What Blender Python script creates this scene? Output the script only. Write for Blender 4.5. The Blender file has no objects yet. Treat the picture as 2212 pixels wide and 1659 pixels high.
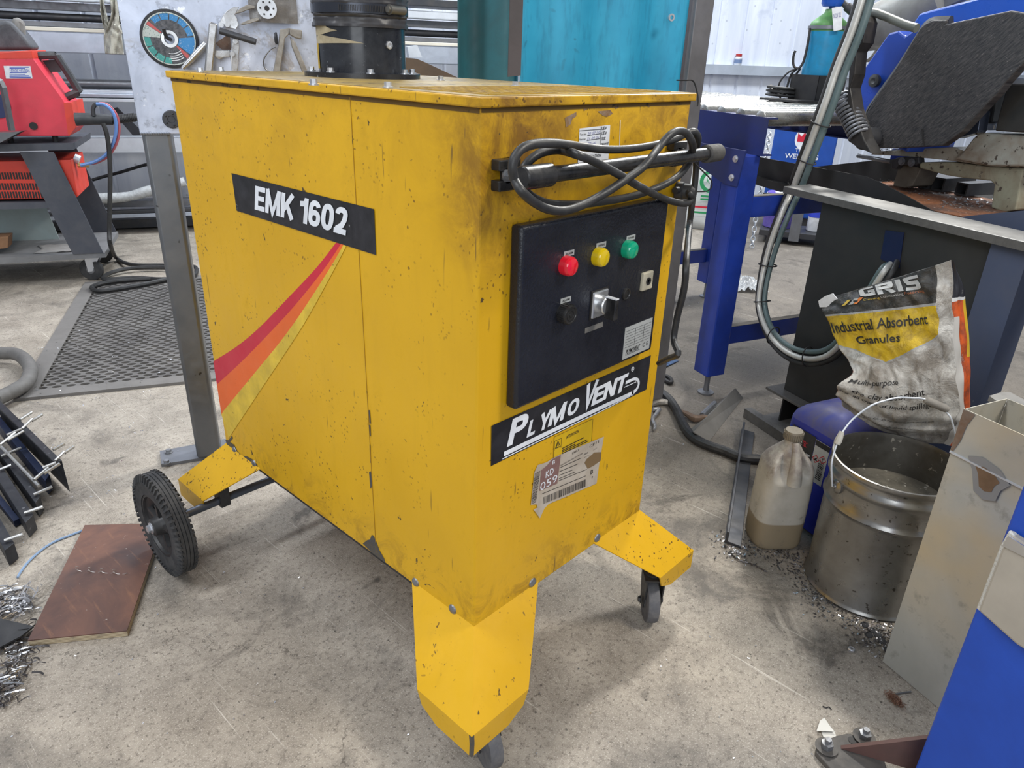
import bpy, bmesh, math, random
from mathutils import Vector, Matrix, noise as mnoise

# ---------------------------------------------------------------- camera, sky, lights, exposure
SC = bpy.context.scene
COL = SC.collection
cam_data = bpy.data.cameras.new('camera')
cam = bpy.data.objects.new('camera', cam_data)
COL.objects.link(cam)
cam_data.sensor_fit = 'HORIZONTAL'
cam_data.sensor_width = 36.0
cam_data.lens = 1552.77 / 2212 * 36.0
cam_data.clip_start = 0.02
cam_data.clip_end = 60
_yaw, _pitch, _roll = 0.8279, -0.4266, 0.0347
_F = Vector((math.cos(_pitch) * math.sin(_yaw), math.cos(_pitch) * math.cos(_yaw), math.sin(_pitch)))
_R0 = Vector((math.cos(_yaw), -math.sin(_yaw), 0))
_U0 = _R0.cross(_F)
_R = _R0 * math.cos(_roll) + _U0 * math.sin(_roll)
_U = -_R0 * math.sin(_roll) + _U0 * math.cos(_roll)
cam.matrix_world = Matrix(((_R.x, _U.x, -_F.x, -0.6635), (_R.y, _U.y, -_F.y, -0.67805), (_R.z, _U.z, -_F.z, 1.1395), (0, 0, 0, 1)))
SC.camera = cam

SC.view_settings.view_transform = 'Standard'
SC.view_settings.look = 'None'
SC.view_settings.exposure = 0.0
SC.view_settings.gamma = 1.0
SC.view_settings.use_curve_mapping = False

world = bpy.data.worlds.new('workshop_air')
SC.world = world
world.use_nodes = True
_bg = world.node_tree.nodes['Background']
_bg.inputs['Color'].default_value = (0.80, 0.88, 1.0, 1)
_bg.inputs['Strength'].default_value = 0.38

def area(name, loc, target, sx, sy, watts, col):
    l = bpy.data.lights.new(name, 'AREA')
    l.shape = 'RECTANGLE'
    l.size, l.size_y, l.energy, l.color = sx, sy, watts, col
    o = bpy.data.objects.new(name, l)
    COL.objects.link(o)
    o.location = loc
    o.rotation_euler = (Vector(target) - Vector(loc)).to_track_quat('-Z', 'Y').to_euler()
    return o
# high bay lamps and the daylight that comes through the shutter doors behind the photographer
area('high_bay_lamp', (3.3, 0.95, 3.1), (0.4, 0.0, 0.3), 0.34, 0.34, 95, (1.0, 0.96, 0.88))
area('high_bay_lamp', (1.3, -1.8, 3.2), (0.4, 0.0, 0.4), 0.7, 0.7, 72, (1.0, 0.95, 0.86))
area('strip_lamp', (-1.6, 1.4, 3.8), (0.2, 1.2, 0.3), 0.4, 2.4, 95, (0.93, 0.96, 1.0))
area('strip_lamp', (2.2, 3.4, 3.8), (2.2, 3.4, 0), 2.4, 0.4, 135, (0.88, 0.94, 1.0))
area('strip_lamp', (4.6, 1.0, 3.9), (4.7, 1.4, 0), 2.4, 0.5, 150, (0.88, 0.94, 1.0))
area('door_daylight', (-2.6, -2.2, 2.2), (1.0, 0.8, 0.6), 2.2, 2.2, 75, (0.9, 0.95, 1.0))

# ---------------------------------------------------------------- node helpers
class NT:
    def __init__(s, name):
        s.mat = bpy.data.materials.new(name)
        s.mat.use_nodes = True
        s.t = s.mat.node_tree
        s.n = s.t.nodes
        s.b = s.n['Principled BSDF']
        s.co = s.n.new('ShaderNodeTexCoord')
    def set(s, inp, v):
        if isinstance(v, bpy.types.NodeSocket): s.t.links.new(v, inp)
        elif isinstance(v, (tuple, list)) and len(v) == 3 and inp.type == 'RGBA': inp.default_value = (*v, 1)
        else: inp.default_value = v
    def coord(s, kind='Object', scale=None, rot=None, loc=None):
        c = s.co.outputs[kind]
        if scale or rot or loc:
            m = s.n.new('ShaderNodeMapping')
            s.t.links.new(c, m.inputs['Vector'])
            if scale: m.inputs['Scale'].default_value = scale
            if rot: m.inputs['Rotation'].default_value = rot
            if loc: m.inputs['Location'].default_value = loc
            c = m.outputs[0]
        return c
    def noise(s, scale, detail=3, rough=.5, co=None, dist=0, col=False):
        k = s.n.new('ShaderNodeTexNoise')
        s.t.links.new(co or s.coord(), k.inputs['Vector'])
        k.inputs['Scale'].default_value = scale
        k.inputs['Detail'].default_value = detail
        k.inputs['Roughness'].default_value = rough
        k.inputs['Distortion'].default_value = dist
        return k.outputs['Color' if col else 'Fac']
    def vor(s, scale, co=None, feat='F1', out='Distance', rand=1):
        k = s.n.new('ShaderNodeTexVoronoi')
        k.feature = feat
        s.t.links.new(co or s.coord(), k.inputs['Vector'])
        k.inputs['Scale'].default_value = scale
        k.inputs['Randomness'].default_value = rand
        return k.outputs[out]
    def math(s, op, a, b=0, clamp=False):
        k = s.n.new('ShaderNodeMath')
        k.operation = op
        k.use_clamp = clamp
        s.set(k.inputs[0], a); s.set(k.inputs[1], b)
        return k.outputs[0]
    def step(s, v, lo, hi, a=0., b=1.):
        k = s.n.new('ShaderNodeMapRange')
        k.clamp = True
        s.set(k.inputs['Value'], v)
        k.inputs['From Min'].default_value = lo; k.inputs['From Max'].default_value = hi
        k.inputs['To Min'].default_value = a; k.inputs['To Max'].default_value = b
        return k.outputs[0]
    def mix(s, f, a, b, mode='MIX'):
        k = s.n.new('ShaderNodeMix')
        k.data_type = 'RGBA'
        k.blend_type = mode
        s.set(k.inputs[0], f); s.set(k.inputs[6], a); s.set(k.inputs[7], b)
        return k.outputs[2]
    def xyz(s, co=None):
        k = s.n.new('ShaderNodeSeparateXYZ')
        s.t.links.new(co or s.coord(), k.inputs[0])
        return k.outputs
    def comb(s, x, y, z=0.):
        k = s.n.new('ShaderNodeCombineXYZ')
        for i, v in enumerate((x, y, z)): s.set(k.inputs[i], v)
        return k.outputs[0]
    def vadd(s, a, b):
        k = s.n.new('ShaderNodeVectorMath')
        s.t.links.new(a, k.inputs[0])
        s.set(k.inputs[1], b)
        return k.outputs[0]
    def vscale(s, a, f):
        k = s.n.new('ShaderNodeVectorMath'); k.operation = 'SCALE'
        s.t.links.new(a, k.inputs[0]); k.inputs['Scale'].default_value = f
        return k.outputs[0]
    def bump(s, h, strength=.3, dist=.01):
        k = s.n.new('ShaderNodeBump')
        s.set(k.inputs['Height'], h)
        k.inputs['Strength'].default_value = strength
        k.inputs['Distance'].default_value = dist
        s.t.links.new(k.outputs[0], s.b.inputs['Normal'])
    def fin(s, col=None, rough=None, metal=None, coat=None, spec=None):
        for nm, v in (('Base Color', col), ('Roughness', rough), ('Metallic', metal), ('Coat Weight', coat), ('Specular IOR Level', spec)):
            if v is not None: s.set(s.b.inputs[nm], v)
        return s.mat

_cache = {}
def mat(name, col, rough=.5, metal=0., dirt=None, damt=.5, dscale=7., speck=None, samt=.62, sscale=70., bump=0., bscale=60., coat=None, trans=None, spec=None):
    """painted / plain surface with cloudy dirt and small specks"""
    if name in _cache: return _cache[name]
    t = NT(name)
    c = col
    n1 = t.noise(dscale * .6, 4, .6)
    c = t.mix(t.step(n1, .3, .7), tuple(x * .9 for x in col), tuple(min(1, x * 1.08) for x in col))
    if dirt:
        n = t.noise(dscale, 6, .68, dist=.4)
        c = t.mix(t.math('MULTIPLY', t.step(n, .5 - .12 , .5 + .22), damt), c, dirt)
    if speck:
        n = t.noise(sscale, 3, .6)
        c = t.mix(t.step(n, samt, samt + .05), c, speck)
    rr = t.step(t.noise(dscale * 3, 4, .6), .3, .7, max(.02, rough - .08), min(1, rough + .1))
    if bump: t.bump(t.noise(bscale, 4, .6), bump, .004)
    m = t.fin(c, rr, metal, coat, spec)
    if trans is not None:
        t.b.inputs['Transmission Weight'].default_value = trans
    _cache[name] = m
    return m

# ---------------------------------------------------------------- mesh helpers (all points are world metres)
class B:
    def __init__(s): s.v = []; s.f = []; s.uv = None; s.mi = []
    def add(s, v, f, mi=0):
        o = len(s.v)
        s.v += [Vector(p) for p in v]
        s.f += [tuple(i + o for i in q) for q in f]
        s.mi += [mi] * len(f)
        return s
    def obb(s, c, ax, ay, az, mi=0):
        c, ax, ay, az = map(Vector, (c, ax, ay, az))
        p = [c + i * ax + j * ay + k * az for k in (-1, 1) for j in (-1, 1) for i in (-1, 1)]
        return s.add(p, [(0, 2, 3, 1), (4, 5, 7, 6), (0, 1, 5, 4), (2, 6, 7, 3), (0, 4, 6, 2), (1, 3, 7, 5)], mi)
    def box(s, x0, x1, y0, y1, z0, z1, mi=0):
        return s.obb(((x0 + x1) / 2, (y0 + y1) / 2, (z0 + z1) / 2), ((x1 - x0) / 2, 0, 0), (0, (y1 - y0) / 2, 0), (0, 0, (z1 - z0) / 2), mi)
    def rbox(s, c, hx, hy, hz, ang, mi=0):
        a = math.radians(ang)
        return s.obb(c, (hx * math.cos(a), hx * math.sin(a), 0), (-hy * math.sin(a), hy * math.cos(a), 0), (0, 0, hz), mi)
    def bar(s, p0, p1, w, h, up=(0, 0, 1), mi=0):
        p0, p1, up = Vector(p0), Vector(p1), Vector(up)
        d = (p1 - p0); a = d / 2
        r = d.cross(up).normalized(); u = r.cross(d).normalized()
        return s.obb((p0 + p1) / 2, a, r * w / 2, u * h / 2, mi)
    def prism(s, pts, vec, mi=0):
        pts = [Vector(p) for p in pts]; vec = Vector(vec); n = len(pts)
        f = [tuple(range(n)), tuple(range(2 * n - 1, n - 1, -1))]
        f += [(i, (i + 1) % n, (i + 1) % n + n, i + n) for i in range(n)]
        return s.add(pts + [p + vec for p in pts], f, mi)
    def poly(s, pts, mi=0):
        return s.add(pts, [tuple(range(len(pts)))], mi)
    def tube(s, pts, r, n=10, smooth=0, closed=False, cap=True, mi=0):
        pts = [Vector(p) for p in pts]
        rad = list(r) if isinstance(r, (list, tuple)) else [r] * len(pts)
        if smooth: pts, rad = spline(pts, rad, smooth, closed)
        m = len(pts); vs = []; fs = []
        prev = None
        for i, p in enumerate(pts):
            if closed: t = pts[(i + 1) % m] - pts[i - 1]
            else: t = pts[min(i + 1, m - 1)] - pts[max(i - 1, 0)]
            t = t.normalized() if t.length > 1e-9 else Vector((0, 0, 1))
            if prev is None:
                prev = t.cross(Vector((0, 0, 1)) if abs(t.z) < .9 else Vector((1, 0, 0))).normalized()
            a = (prev - t * prev.dot(t)).normalized(); b = t.cross(a); prev = a
            vs += [p + (a * math.cos(2 * math.pi * k / n) + b * math.sin(2 * math.pi * k / n)) * rad[i] for k in range(n)]
        for i in range(m if closed else m - 1):
            j = (i + 1) % m
            fs += [(i * n + k, i * n + (k + 1) % n, j * n + (k + 1) % n, j * n + k) for k in range(n)]
        if cap and not closed:
            fs += [tuple(range(n - 1, -1, -1)), tuple((m - 1) * n + k for k in range(n))]
        return s.add(vs, fs, mi)
    def cyl(s, p0, p1, r0, r1=None, n=24, mi=0):
        return s.tube([p0, p1], [r0, r0 if r1 is None else r1], n, mi=mi)
    def lathe(s, prof, base, axis=(0, 0, 1), n=32, close=False, mi=0, cap=True):
        base, ax = Vector(base), Vector(axis).normalized()
        a = ax.cross(Vector((0, 0, 1)) if abs(ax.z) < .9 else Vector((1, 0, 0))).normalized(); b = ax.cross(a)
        vs = []; fs = []
        for r_, h in prof:
            vs += [base + ax * h + (a * math.cos(2 * math.pi * k / n) + b * math.sin(2 * math.pi * k / n)) * r_ for k in range(n)]
        m = len(prof)
        for i in range(m if close else m - 1):
            j = (i + 1) % m
            fs += [(i * n + k, i * n + (k + 1) % n, j * n + (k + 1) % n, j * n + k) for k in range(n)]
        if cap and not close:
            if prof[0][0] > 1e-6: fs.append(tuple(range(n - 1, -1, -1)))
            if prof[-1][0] > 1e-6: fs.append(tuple((m - 1) * n + k for k in range(n)))
        return s.add(vs, fs, mi)
    def ball(s, c, rx, ry=None, rz=None, n=14, mi=0):
        ry = ry or rx; rz = rz or rx; c = Vector(c)
        vs = []; fs = []; m = n // 2 + 1
        for i in range(m):
            th = math.pi * i / (m - 1)
            vs += [c + Vector((rx * math.sin(th) * math.cos(2 * math.pi * k / n), ry * math.sin(th) * math.sin(2 * math.pi * k / n), rz * math.cos(th))) for k in range(n)]
        for i in range(m - 1):
            fs += [(i * n + k, (i + 1) * n + k, (i + 1) * n + (k + 1) % n, i * n + (k + 1) % n) for k in range(n)]
        return s.add(vs, fs, mi)
    def grid(s, fn, nu, nv, mi=0, closed=False):
        o = len(s.v); vs = []; fs = []
        s.uv = s.uv or {}
        for j in range(nv + 1):
            for i in range(nu + 1):
                u, v = i / nu, j / nv
                s.uv[o + len(vs)] = (u, v)
                vs.append(fn(u, v))
        for j in range(nv):
            for i in range(nu):
                a = j * (nu + 1) + i
                fs.append((a, a + 1, a + nu + 2, a + nu + 1))
        return s.add(vs, fs, mi)
    def hexbolt(s, c, axis, r, h, mi=0):
        c, ax = Vector(c), Vector(axis).normalized()
        s.tube([c, c + ax * h * .25], r * 1.45, 14, mi=mi)
        return s.tube([c + ax * h * .25, c + ax * h], r, 6, mi=mi)
    def build(s, name, m, parent=None, smooth=35, bevel=0, solid=0, segs=2, merge=False, loc=None, fixn=True):
        global COUNT
        if parent is not None: base = W[parent.name]
        elif loc is not None: base = Vector(loc)
        else:
            xs = [p.x for p in s.v]; ys = [p.y for p in s.v]; zs = [p.z for p in s.v]
            base = Vector(((min(xs) + max(xs)) / 2, (min(ys) + max(ys)) / 2, min(zs)))
        me = bpy.data.meshes.new(name)
        me.from_pydata([tuple(p - base) for p in s.v], [], s.f)
        if s.uv is not None:
            ul = me.uv_layers.new(name='uv')
            for lp in me.loops:
                ul.data[lp.index].uv = s.uv.get(lp.vertex_index, (0, 0))
        mats = m if isinstance(m, (list, tuple)) else [m]
        for k in mats: me.materials.append(k)
        if len(mats) > 1: me.polygons.foreach_set('material_index', s.mi)
        if fixn or merge:
            bm = bmesh.new(); bm.from_mesh(me)
            if merge: bmesh.ops.remove_doubles(bm, verts=bm.verts, dist=1e-5)
            if fixn: bmesh.ops.recalc_face_normals(bm, faces=bm.faces)
            bm.to_mesh(me); bm.free()
        if smooth:
            me.shade_smooth(); me.set_sharp_from_angle(angle=math.radians(smooth))
        o = bpy.data.objects.new(name, me)
        COL.objects.link(o)
        if solid:
            k = o.modifiers.new('thickness', 'SOLIDIFY'); k.thickness = solid; k.offset = -1
        if bevel:
            k = o.modifiers.new('edge', 'BEVEL'); k.width = bevel; k.segments = segs; k.limit_method = 'ANGLE'; k.angle_limit = math.radians(40)
        W[o.name] = base
        if parent is not None: o.parent = parent
        else: o.location = base
        return o
W = {}
def spline(pts, rad, k, closed=False):
    out = []; ro = []; n = len(pts)
    rng = range(n if closed else n - 1)
    for i in rng:
        p = [pts[(i + d) % n] if closed else pts[min(max(i + d, 0), n - 1)] for d in (-1, 0, 1, 2)]
        r1, r2 = rad[i], rad[(i + 1) % n]
        for q in range(k):
            t = q / k
            out.append(.5 * ((2 * p[1]) + (p[2] - p[0]) * t + (2 * p[0] - 5 * p[1] + 4 * p[2] - p[3]) * t * t + (3 * p[1] - p[0] - 3 * p[2] + p[3]) * t ** 3))
            ro.append(r1 + (r2 - r1) * t)
    if not closed: out.append(pts[-1]); ro.append(rad[-1])
    return out, ro
def tag(o, label, cat, group=None, kind=None):
    o['label'] = label; o['category'] = cat
    if group: o['group'] = group
    if kind: o['kind'] = kind
    return o
def thing(name, label, cat, loc, group=None):
    o = bpy.data.objects.new(name, None)
    o.empty_display_size = .05
    COL.objects.link(o)
    o.location = loc
    W[o.name] = Vector(loc)
    return tag(o, label, cat, group)
def struct(o):
    o['kind'] = 'structure'
    return o
def dup(root, offset, label=None):
    r = root.copy(); COL.objects.link(r); r.location = root.location + Vector(offset)
    if label: r['label'] = label
    for ch in list(root.children):
        c = ch.copy(); COL.objects.link(c); c.parent = r
        for g in list(ch.children):
            d = g.copy(); COL.objects.link(d); d.parent = c
    return r
def text(body, name, m, parent, fit, bold=.0, shear=0., spacing=1., res=2, mapf=None, label=None):
    """lettering stretched into the parallelogram fit = (lower left, lower right, upper left); mapf places flat (u, v) on a curved face"""
    cu = bpy.data.curves.new(name, 'FONT')
    cu.body = body; cu.offset = min(bold, .012); cu.shear = shear; cu.space_character = spacing; cu.resolution_u = res; cu.align_x = 'LEFT'
    to = bpy.data.objects.new(name, cu)
    me = bpy.data.meshes.new_from_object(to)
    xs = [v.co.x for v in me.vertices]; ys = [v.co.y for v in me.vertices]
    x0, x1, y0, y1 = min(xs), max(xs), min(ys), max(ys)
    base = W[parent.name]
    if mapf is None:
        a, b, c = map(Vector, fit)
        mapf = lambda u, v: a + (b - a) * u + (c - a) * v
    for v in me.vertices:
        v.co = mapf((v.co.x - x0) / (x1 - x0), (v.co.y - y0) / (y1 - y0)) - base
    bpy.data.objects.remove(to); bpy.data.curves.remove(cu)
    me.materials.clear(); me.materials.append(m)
    me.name = name
    o = bpy.data.objects.new(name, me)
    COL.objects.link(o); o.parent = parent; W[o.name] = base
    if label: o['label'] = label
    return o
def rnd(a, b): return random.uniform(a, b)
random.seed(7)
def V(*a): return Vector(a)
def lerp(a, b, t): return Vector(a) + (Vector(b) - Vector(a)) * t

# ---------------------------------------------------------------- bold sign lettering drawn as thick strokes
def arc(cx, cy, rx, ry, a0, a1, n=14, p=1.0):
    o = []
    for k in range(n + 1):
        a = math.radians(a0 + (a1 - a0) * k / n)
        c, s = math.cos(a), math.sin(a)
        o.append((cx + rx * math.copysign(abs(c) ** p, c), cy + ry * math.copysign(abs(s) ** p, s)))
    return o
def glyph(ch, h):
    """(width, [(points, closed)]) in a cell of height 1; h is half the stroke"""
    if ch == 'E': return .60, [([(h, 0), (h, 1)], 0), ([(h, 1 - h), (.60, 1 - h)], 0), ([(h, .51), (.56, .51)], 0), ([(h, h), (.60, h)], 0)]
    if ch == 'M': return .86, [([(h, 0), (h, 1)], 0), ([(.86 - h, 0), (.86 - h, 1)], 0), ([(h * .9, 1.0), (.43, .06), (.86 - h * .9, 1.0)], 0)]
    if ch == 'K': return .72, [([(h, 0), (h, 1)], 0), ([(h * 1.2, .30), (.62, 1.0)], 0), ([(.30, .60), (.63, 0)], 0)]
    if ch == '1': return .42, [([(.42 - h, 0), (.42 - h, 1)], 0), ([(.0, .74), (.26, .78), (.42 - h, .97)], 0)]
    if ch == '6': return .60, [(arc(.30, .32, .30 - h, .32 - h, 0, 360, 24, .85), 1), (arc(.30, .62, .30 - h, .38 - h, 180, 25, 14, .85), 0), ([(h, .30), (h, .64)], 0)]
    if ch == '0': return .60, [(arc(.30, .5, .30 - h, .5 - h, 0, 360, 28, .80), 1)]
    if ch == '2': return .58, [(arc(.29, .71, .29 - h, .29 - h, 175, 0, 12, .9) + [(.56 - h, .56), (.36, .34), (h * 1.1, h * 1.6)], 0), ([(0, h), (.58, h)], 0)]
    if ch == 'P': return .66, [([(h, 0), (h, 1)], 0), ([(h, 1 - h)] + arc(.36, .70, .30 - h, .30 - h, 90, -90, 12, .85) + [(h, .40 + h)], 0)]
    if ch == 'L': return .55, [([(h, 0), (h, 1)], 0), ([(h, h), (.55, h)], 0)]
    if ch == 'Y': return .70, [([(.35, 0), (.35, .46)], 0), ([(.06, 1), (.35, .42), (.64, 1)], 0)]
    if ch == 'O': return .78, [(arc(.39, .5, .39 - h, .5 - h, 0, 360, 28, .9), 1)]
    if ch == 'V': return .74, [([(.08, 1), (.37, .08), (.66, 1)], 0)]
    if ch == 'N': return .70, [([(h, 0), (h, 1)], 0), ([(.70 - h, 0), (.70 - h, 1)], 0), ([(h, .98), (.70 - h, .02)], 0)]
    if ch == 'T': return .64, [([(.32, 0), (.32, 1 - h)], 0), ([(0, 1 - h), (.64, 1 - h)], 0)]
    if ch == 'G': return .80, [([(.78, 1 - h), (.26, 1 - h), (h, .80), (h, .20), (.26, h), (.80 - h, h), (.80 - h, .46), (.42, .46)], 0)]
    if ch == 'R': return .78, [([(h, 0), (h, 1)], 0), ([(h, 1 - h), (.62, 1 - h), (.78 - h, .86), (.78 - h, .62), (.62, .40 + h), (h, .40 + h)], 0), ([(.40, .45), (.72, 0)], 0)]
    if ch == 'I': return 2 * h, [([(h, 0), (h, 1)], 0)]
    if ch == 'S': return .76, [([(.74, 1 - h), (.22, 1 - h), (h, .84), (h, .66), (.20, .5), (.58, .5), (.76 - h, .36), (.76 - h, .18), (.56, h), (.02, h)], 0)]
    return .3, []
def strokes(word, name, m, parent, mapf, th=.2, gap=.1):
    h = th / 2; x = 0; B_ = B(); tot = 0
    d0 = mapf(0, 0); nz = (mapf(1, 0) - d0).cross(mapf(0, 1) - d0).normalized(); lift = 0
    gl = [glyph(c, h) if c != ' ' else (.22, []) for c in word]
    tot = sum(g[0] for g in gl) + gap * (len(gl) - 1)
    for w, ss in gl:
        for pts, closed in ss:
            P_ = [Vector((p[0], p[1])) for p in pts]
            if closed: P_ = P_[:-1]
            n = len(P_); L_s = []; R_s = []
            for i in range(n):
                a = P_[i - 1] if (i or closed) else None
                c = P_[(i + 1) % n] if (i < n - 1 or closed) else None
                d1 = (P_[i] - a).normalized() if a is not None else None
                d2 = (c - P_[i]).normalized() if c is not None else None
                d1 = d1 or d2; d2 = d2 or d1
                t = (d1 + d2); t = t.normalized() if t.length > 1e-6 else d2
                nn = Vector((-t.y, t.x)); k = h / max(.45, nn.dot(Vector((-d1.y, d1.x))))
                L_s.append(P_[i] + nn * k); R_s.append(P_[i] - nn * k)
            o = len(B_.v)
            lift += 1
            vs = [mapf((x + q.x) / tot, q.y) + nz * (lift * 3e-5) for i in range(n) for q in (L_s[i], R_s[i])]
            fs = [(2 * i, 2 * i + 1, 2 * ((i + 1) % n) + 1, 2 * ((i + 1) % n)) for i in range(n if closed else n - 1)]
            B_.add(vs, fs)
        x += w + gap
    return B_.build(name, m, parent, smooth=0, fixn=False)
def affine(f, shear=0):
    a, b, c = map(Vector, f)
    return lambda u, v: a + (b - a) * u + (c - a) * v + (b - a) * shear * (v - .5)

# ---------------------------------------------------------------- materials
def floor_mat():
    t = NT('worn_concrete')
    co = t.coord()
    big = t.noise(.9, 5, .62, co, .6)
    mid = t.noise(5.5, 6, .68, co, .3)
    m2 = t.noise(17, 5, .7, co, .3)
    fine = t.noise(75, 5, .75, co)
    gr = t.noise(330, 3, .75, co)
    c = t.mix(t.step(mid, .32, .68), (.225, .195, .160), (.45, .40, .335))
    c = t.mix(t.step(big, .45, .68, 0, .55), c, (.29, .26, .225))
    c = t.mix(t.step(m2, .5, .72, 0, .55), c, (.21, .18, .15))
    c = t.mix(t.step(fine, .50, .68, .0, .75), c, (.135, .115, .095))
    c = t.mix(t.step(gr, .54, .66, 0, .65), c, (.64, .59, .52))
    c = t.mix(t.step(t.noise(150, 3, .7, co), .60, .68, 0, .7), c, (.10, .085, .07))
    dark = t.math('MULTIPLY', t.step(t.noise(2.1, 6, .72, co, 1.2), .52, .68), .72)
    c = t.mix(dark, c, (.085, .077, .070))
    # coolant and grinding dust around the saw, with the shade there painted in too
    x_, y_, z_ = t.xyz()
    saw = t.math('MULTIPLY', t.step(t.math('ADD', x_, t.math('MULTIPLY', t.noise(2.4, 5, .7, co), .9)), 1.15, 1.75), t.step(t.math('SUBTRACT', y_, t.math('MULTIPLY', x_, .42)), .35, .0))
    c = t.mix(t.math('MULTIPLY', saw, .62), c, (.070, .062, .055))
    oil = t.math('MULTIPLY', t.step(t.noise(4.2, 5, .7, t.coord('Object', loc=(11, 4, 0)), .8), .60, .70), .65)
    c = t.mix(oil, c, (.06, .052, .046))
    spots = t.step(t.vor(5.5, t.vadd(co, t.vscale(t.noise(6, 2, .5, co, 0, True), .22))), .05, .10, 1, 0)
    sm = t.step(t.noise(1.7, 2, .5, t.coord('Object', loc=(3, 1, 0))), .48, .54)
    c = t.mix(t.math('MULTIPLY', t.math('MULTIPLY', spots, sm), .75), c, (.05, .046, .042))
    dots = t.step(t.vor(38, co), .06, .12, 1, 0)
    dm = t.step(t.noise(9, 2, .5, co), .50, .56)
    c = t.mix(t.math('MULTIPLY', t.math('MULTIPLY', dots, dm), .8), c, (.045, .04, .036))
    wob = t.vadd(co, t.vscale(t.noise(3.5, 5, .7, co, 0, True), .30))
    cr = t.step(t.vor(1.5, wob, 'DISTANCE_TO_EDGE'), .0004, .0022, 1, 0)
    crm = t.step(t.noise(1.3, 3, .5, t.coord('Object', loc=(7, 2, 0))), .47, .54)
    c = t.mix(t.math('MULTIPLY', t.math('MULTIPLY', cr, crm), .65), c, (.07, .06, .05))
    for ang, off in ((.5, 0), (-.55, 5), (1.3, 9), (.1, 13)):
        st = t.noise(1.0, 3, .55, t.coord('Object', (110, 2.6, 1), (0, 0, ang), (off, off, 0)))
        c = t.mix(t.step(st, .69, .75, 0, .5), c, (.76, .71, .64))
    t.bump(t.mix(.5, fine, gr), .3, .004)
    return t.fin(c, t.step(mid, .3, .7, .55, .8), 0, spec=.3)

def cabinet_paint(name='chrome_yellow_paint', wear=1.0, grime=0.):
    t = NT(name)
    co = t.coord()
    x, y, z = t.xyz()
    base = t.mix(t.step(t.noise(3.2, 3, .5, co), .35, .65), (.64, .355, .008), (.72, .405, .011))
    wipe = t.noise(1, 5, .62, t.coord('Object', (26, 26, 4), (0, .5, .3)), .8)
    base = t.mix(t.step(wipe, .52, .78, 0, .22), base, (.50, .28, .008))
    cloud = t.noise(13, 6, .72, co, .5)
    base = t.mix(t.step(cloud, .58, .78, 0, .22), base, (.36, .19, .01))
    if grime:
        zz = t.math('ADD', z, 0)
        fr_ = t.step(y, -.425, -.35, 1, .30)
        hi = t.math('MULTIPLY', t.step(zz, .80, 1.05, 0, 1), fr_)
        g = t.math('MULTIPLY', t.math('ADD', t.step(t.noise(9, 6, .75, co, 1.2), .42, .66), t.math('MULTIPLY', hi, .18)), hi)
        base = t.mix(t.math('MULTIPLY', g, .62 * grime, True), base, (.17, .075, .012))
        # hand grease and rubbing round the handle bracket on the front
        if grime > .5:
            dx = t.math('MULTIPLY', t.math('ADD', x, .185), 7.5); dz = t.math('MULTIPLY', t.math('SUBTRACT', zz, 1.0), 7.0)
            rad = t.math('ADD', t.math('MULTIPLY', dx, dx), t.math('MULTIPLY', dz, dz))
            nr = t.math('MULTIPLY', t.step(rad, 1.15, .05, 0, 1), t.step(y, -.425, -.35, 1, 0))
            sw = t.noise(11, 6, .74, co, 1.6)
            base = t.mix(t.math('MULTIPLY', t.math('MULTIPLY', nr, t.step(sw, .36, .60)), .8), base, (.15, .065, .012))
        lo = t.step(zz, .36, .26, 0, 1)
        g2 = t.math('MULTIPLY', t.step(t.noise(14, 6, .75, co, .8), .48, .62), lo)
        base = t.mix(t.math('MULTIPLY', g2, .5 * grime, True), base, (.20, .10, .012))
    # fine specks, denser in patches
    pat = t.step(t.noise(4.5, 3, .6, t.coord('Object', loc=(2, 5, 1))), .42, .56)
    sp = t.step(t.vor(105, t.vadd(co, t.vscale(t.noise(60, 2, .5, co, 0, True), .012))), .18, .26, 1, 0)
    spm = t.step(t.noise(26, 2, .5, co), .5 , .56)
    base = t.mix(t.math('MULTIPLY', t.math('MULTIPLY', sp, spm), t.math('MULTIPLY', pat, .8 * wear)), base, (.16, .08, .012))
    # chips through to the primer
    ch = t.noise(34, 4, .62, co, .6)
    base = t.mix(t.step(ch, .715 - .02 * wear, .73 - .02 * wear, 0, .9), base, (.05, .035, .022))
    for ang, off, thr in ((.35, 0, .745), (-.6, 4, .75)):
        sc = t.noise(1, 2, .5, t.coord('Object', (95, 95, 7), (ang, ang, 0), (off, off, off)))
        base = t.mix(t.step(sc, thr - .015 * wear, thr + .015, 0, .75), base, (.15, .085, .02))
    t.bump(t.mix(.5, t.noise(90, 3, .6, co), ch), .12, .003)
    return t.fin(base, t.step(cloud, .4, .7, .34, .52), 0, spec=.45)

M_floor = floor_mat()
M_yel = cabinet_paint('yellow_cabinet_paint', 1.0, 1.0)
M_leg = cabinet_paint('yellow_leg_paint', 2.4, 0)
M_lid = mat('dirty_yellow_top', (.36, .245, .06), .55, dirt=(.15, .115, .075), damt=.8, dscale=9, speck=(.05, .035, .02), samt=.6, sscale=55)
M_lip = cabinet_paint('yellow_lip_paint', 3.0, 1.3)
M_shadegap = mat('shade_and_gap_brown', (.12, .065, .012), .8, speck=(.03, .02, .01), samt=.6, sscale=30)  # dark brown for the painted lip shadow and the grille openings
M_seam = mat('seam_line', (.38, .21, .012), .7, speck=(.05, .03, .01), samt=.60, sscale=24)
M_black = mat('black_vinyl', (.010, .010, .013), .42, dirt=(.05, .05, .06), damt=.5, dscale=20, speck=(.35, .35, .36), samt=.73, sscale=45)
M_white = mat('white_print', (.80, .82, .86), .45, dirt=(.45, .47, .5), damt=.4, dscale=30)
M_ink = mat('black_print', (.02, .018, .018), .6)
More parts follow.
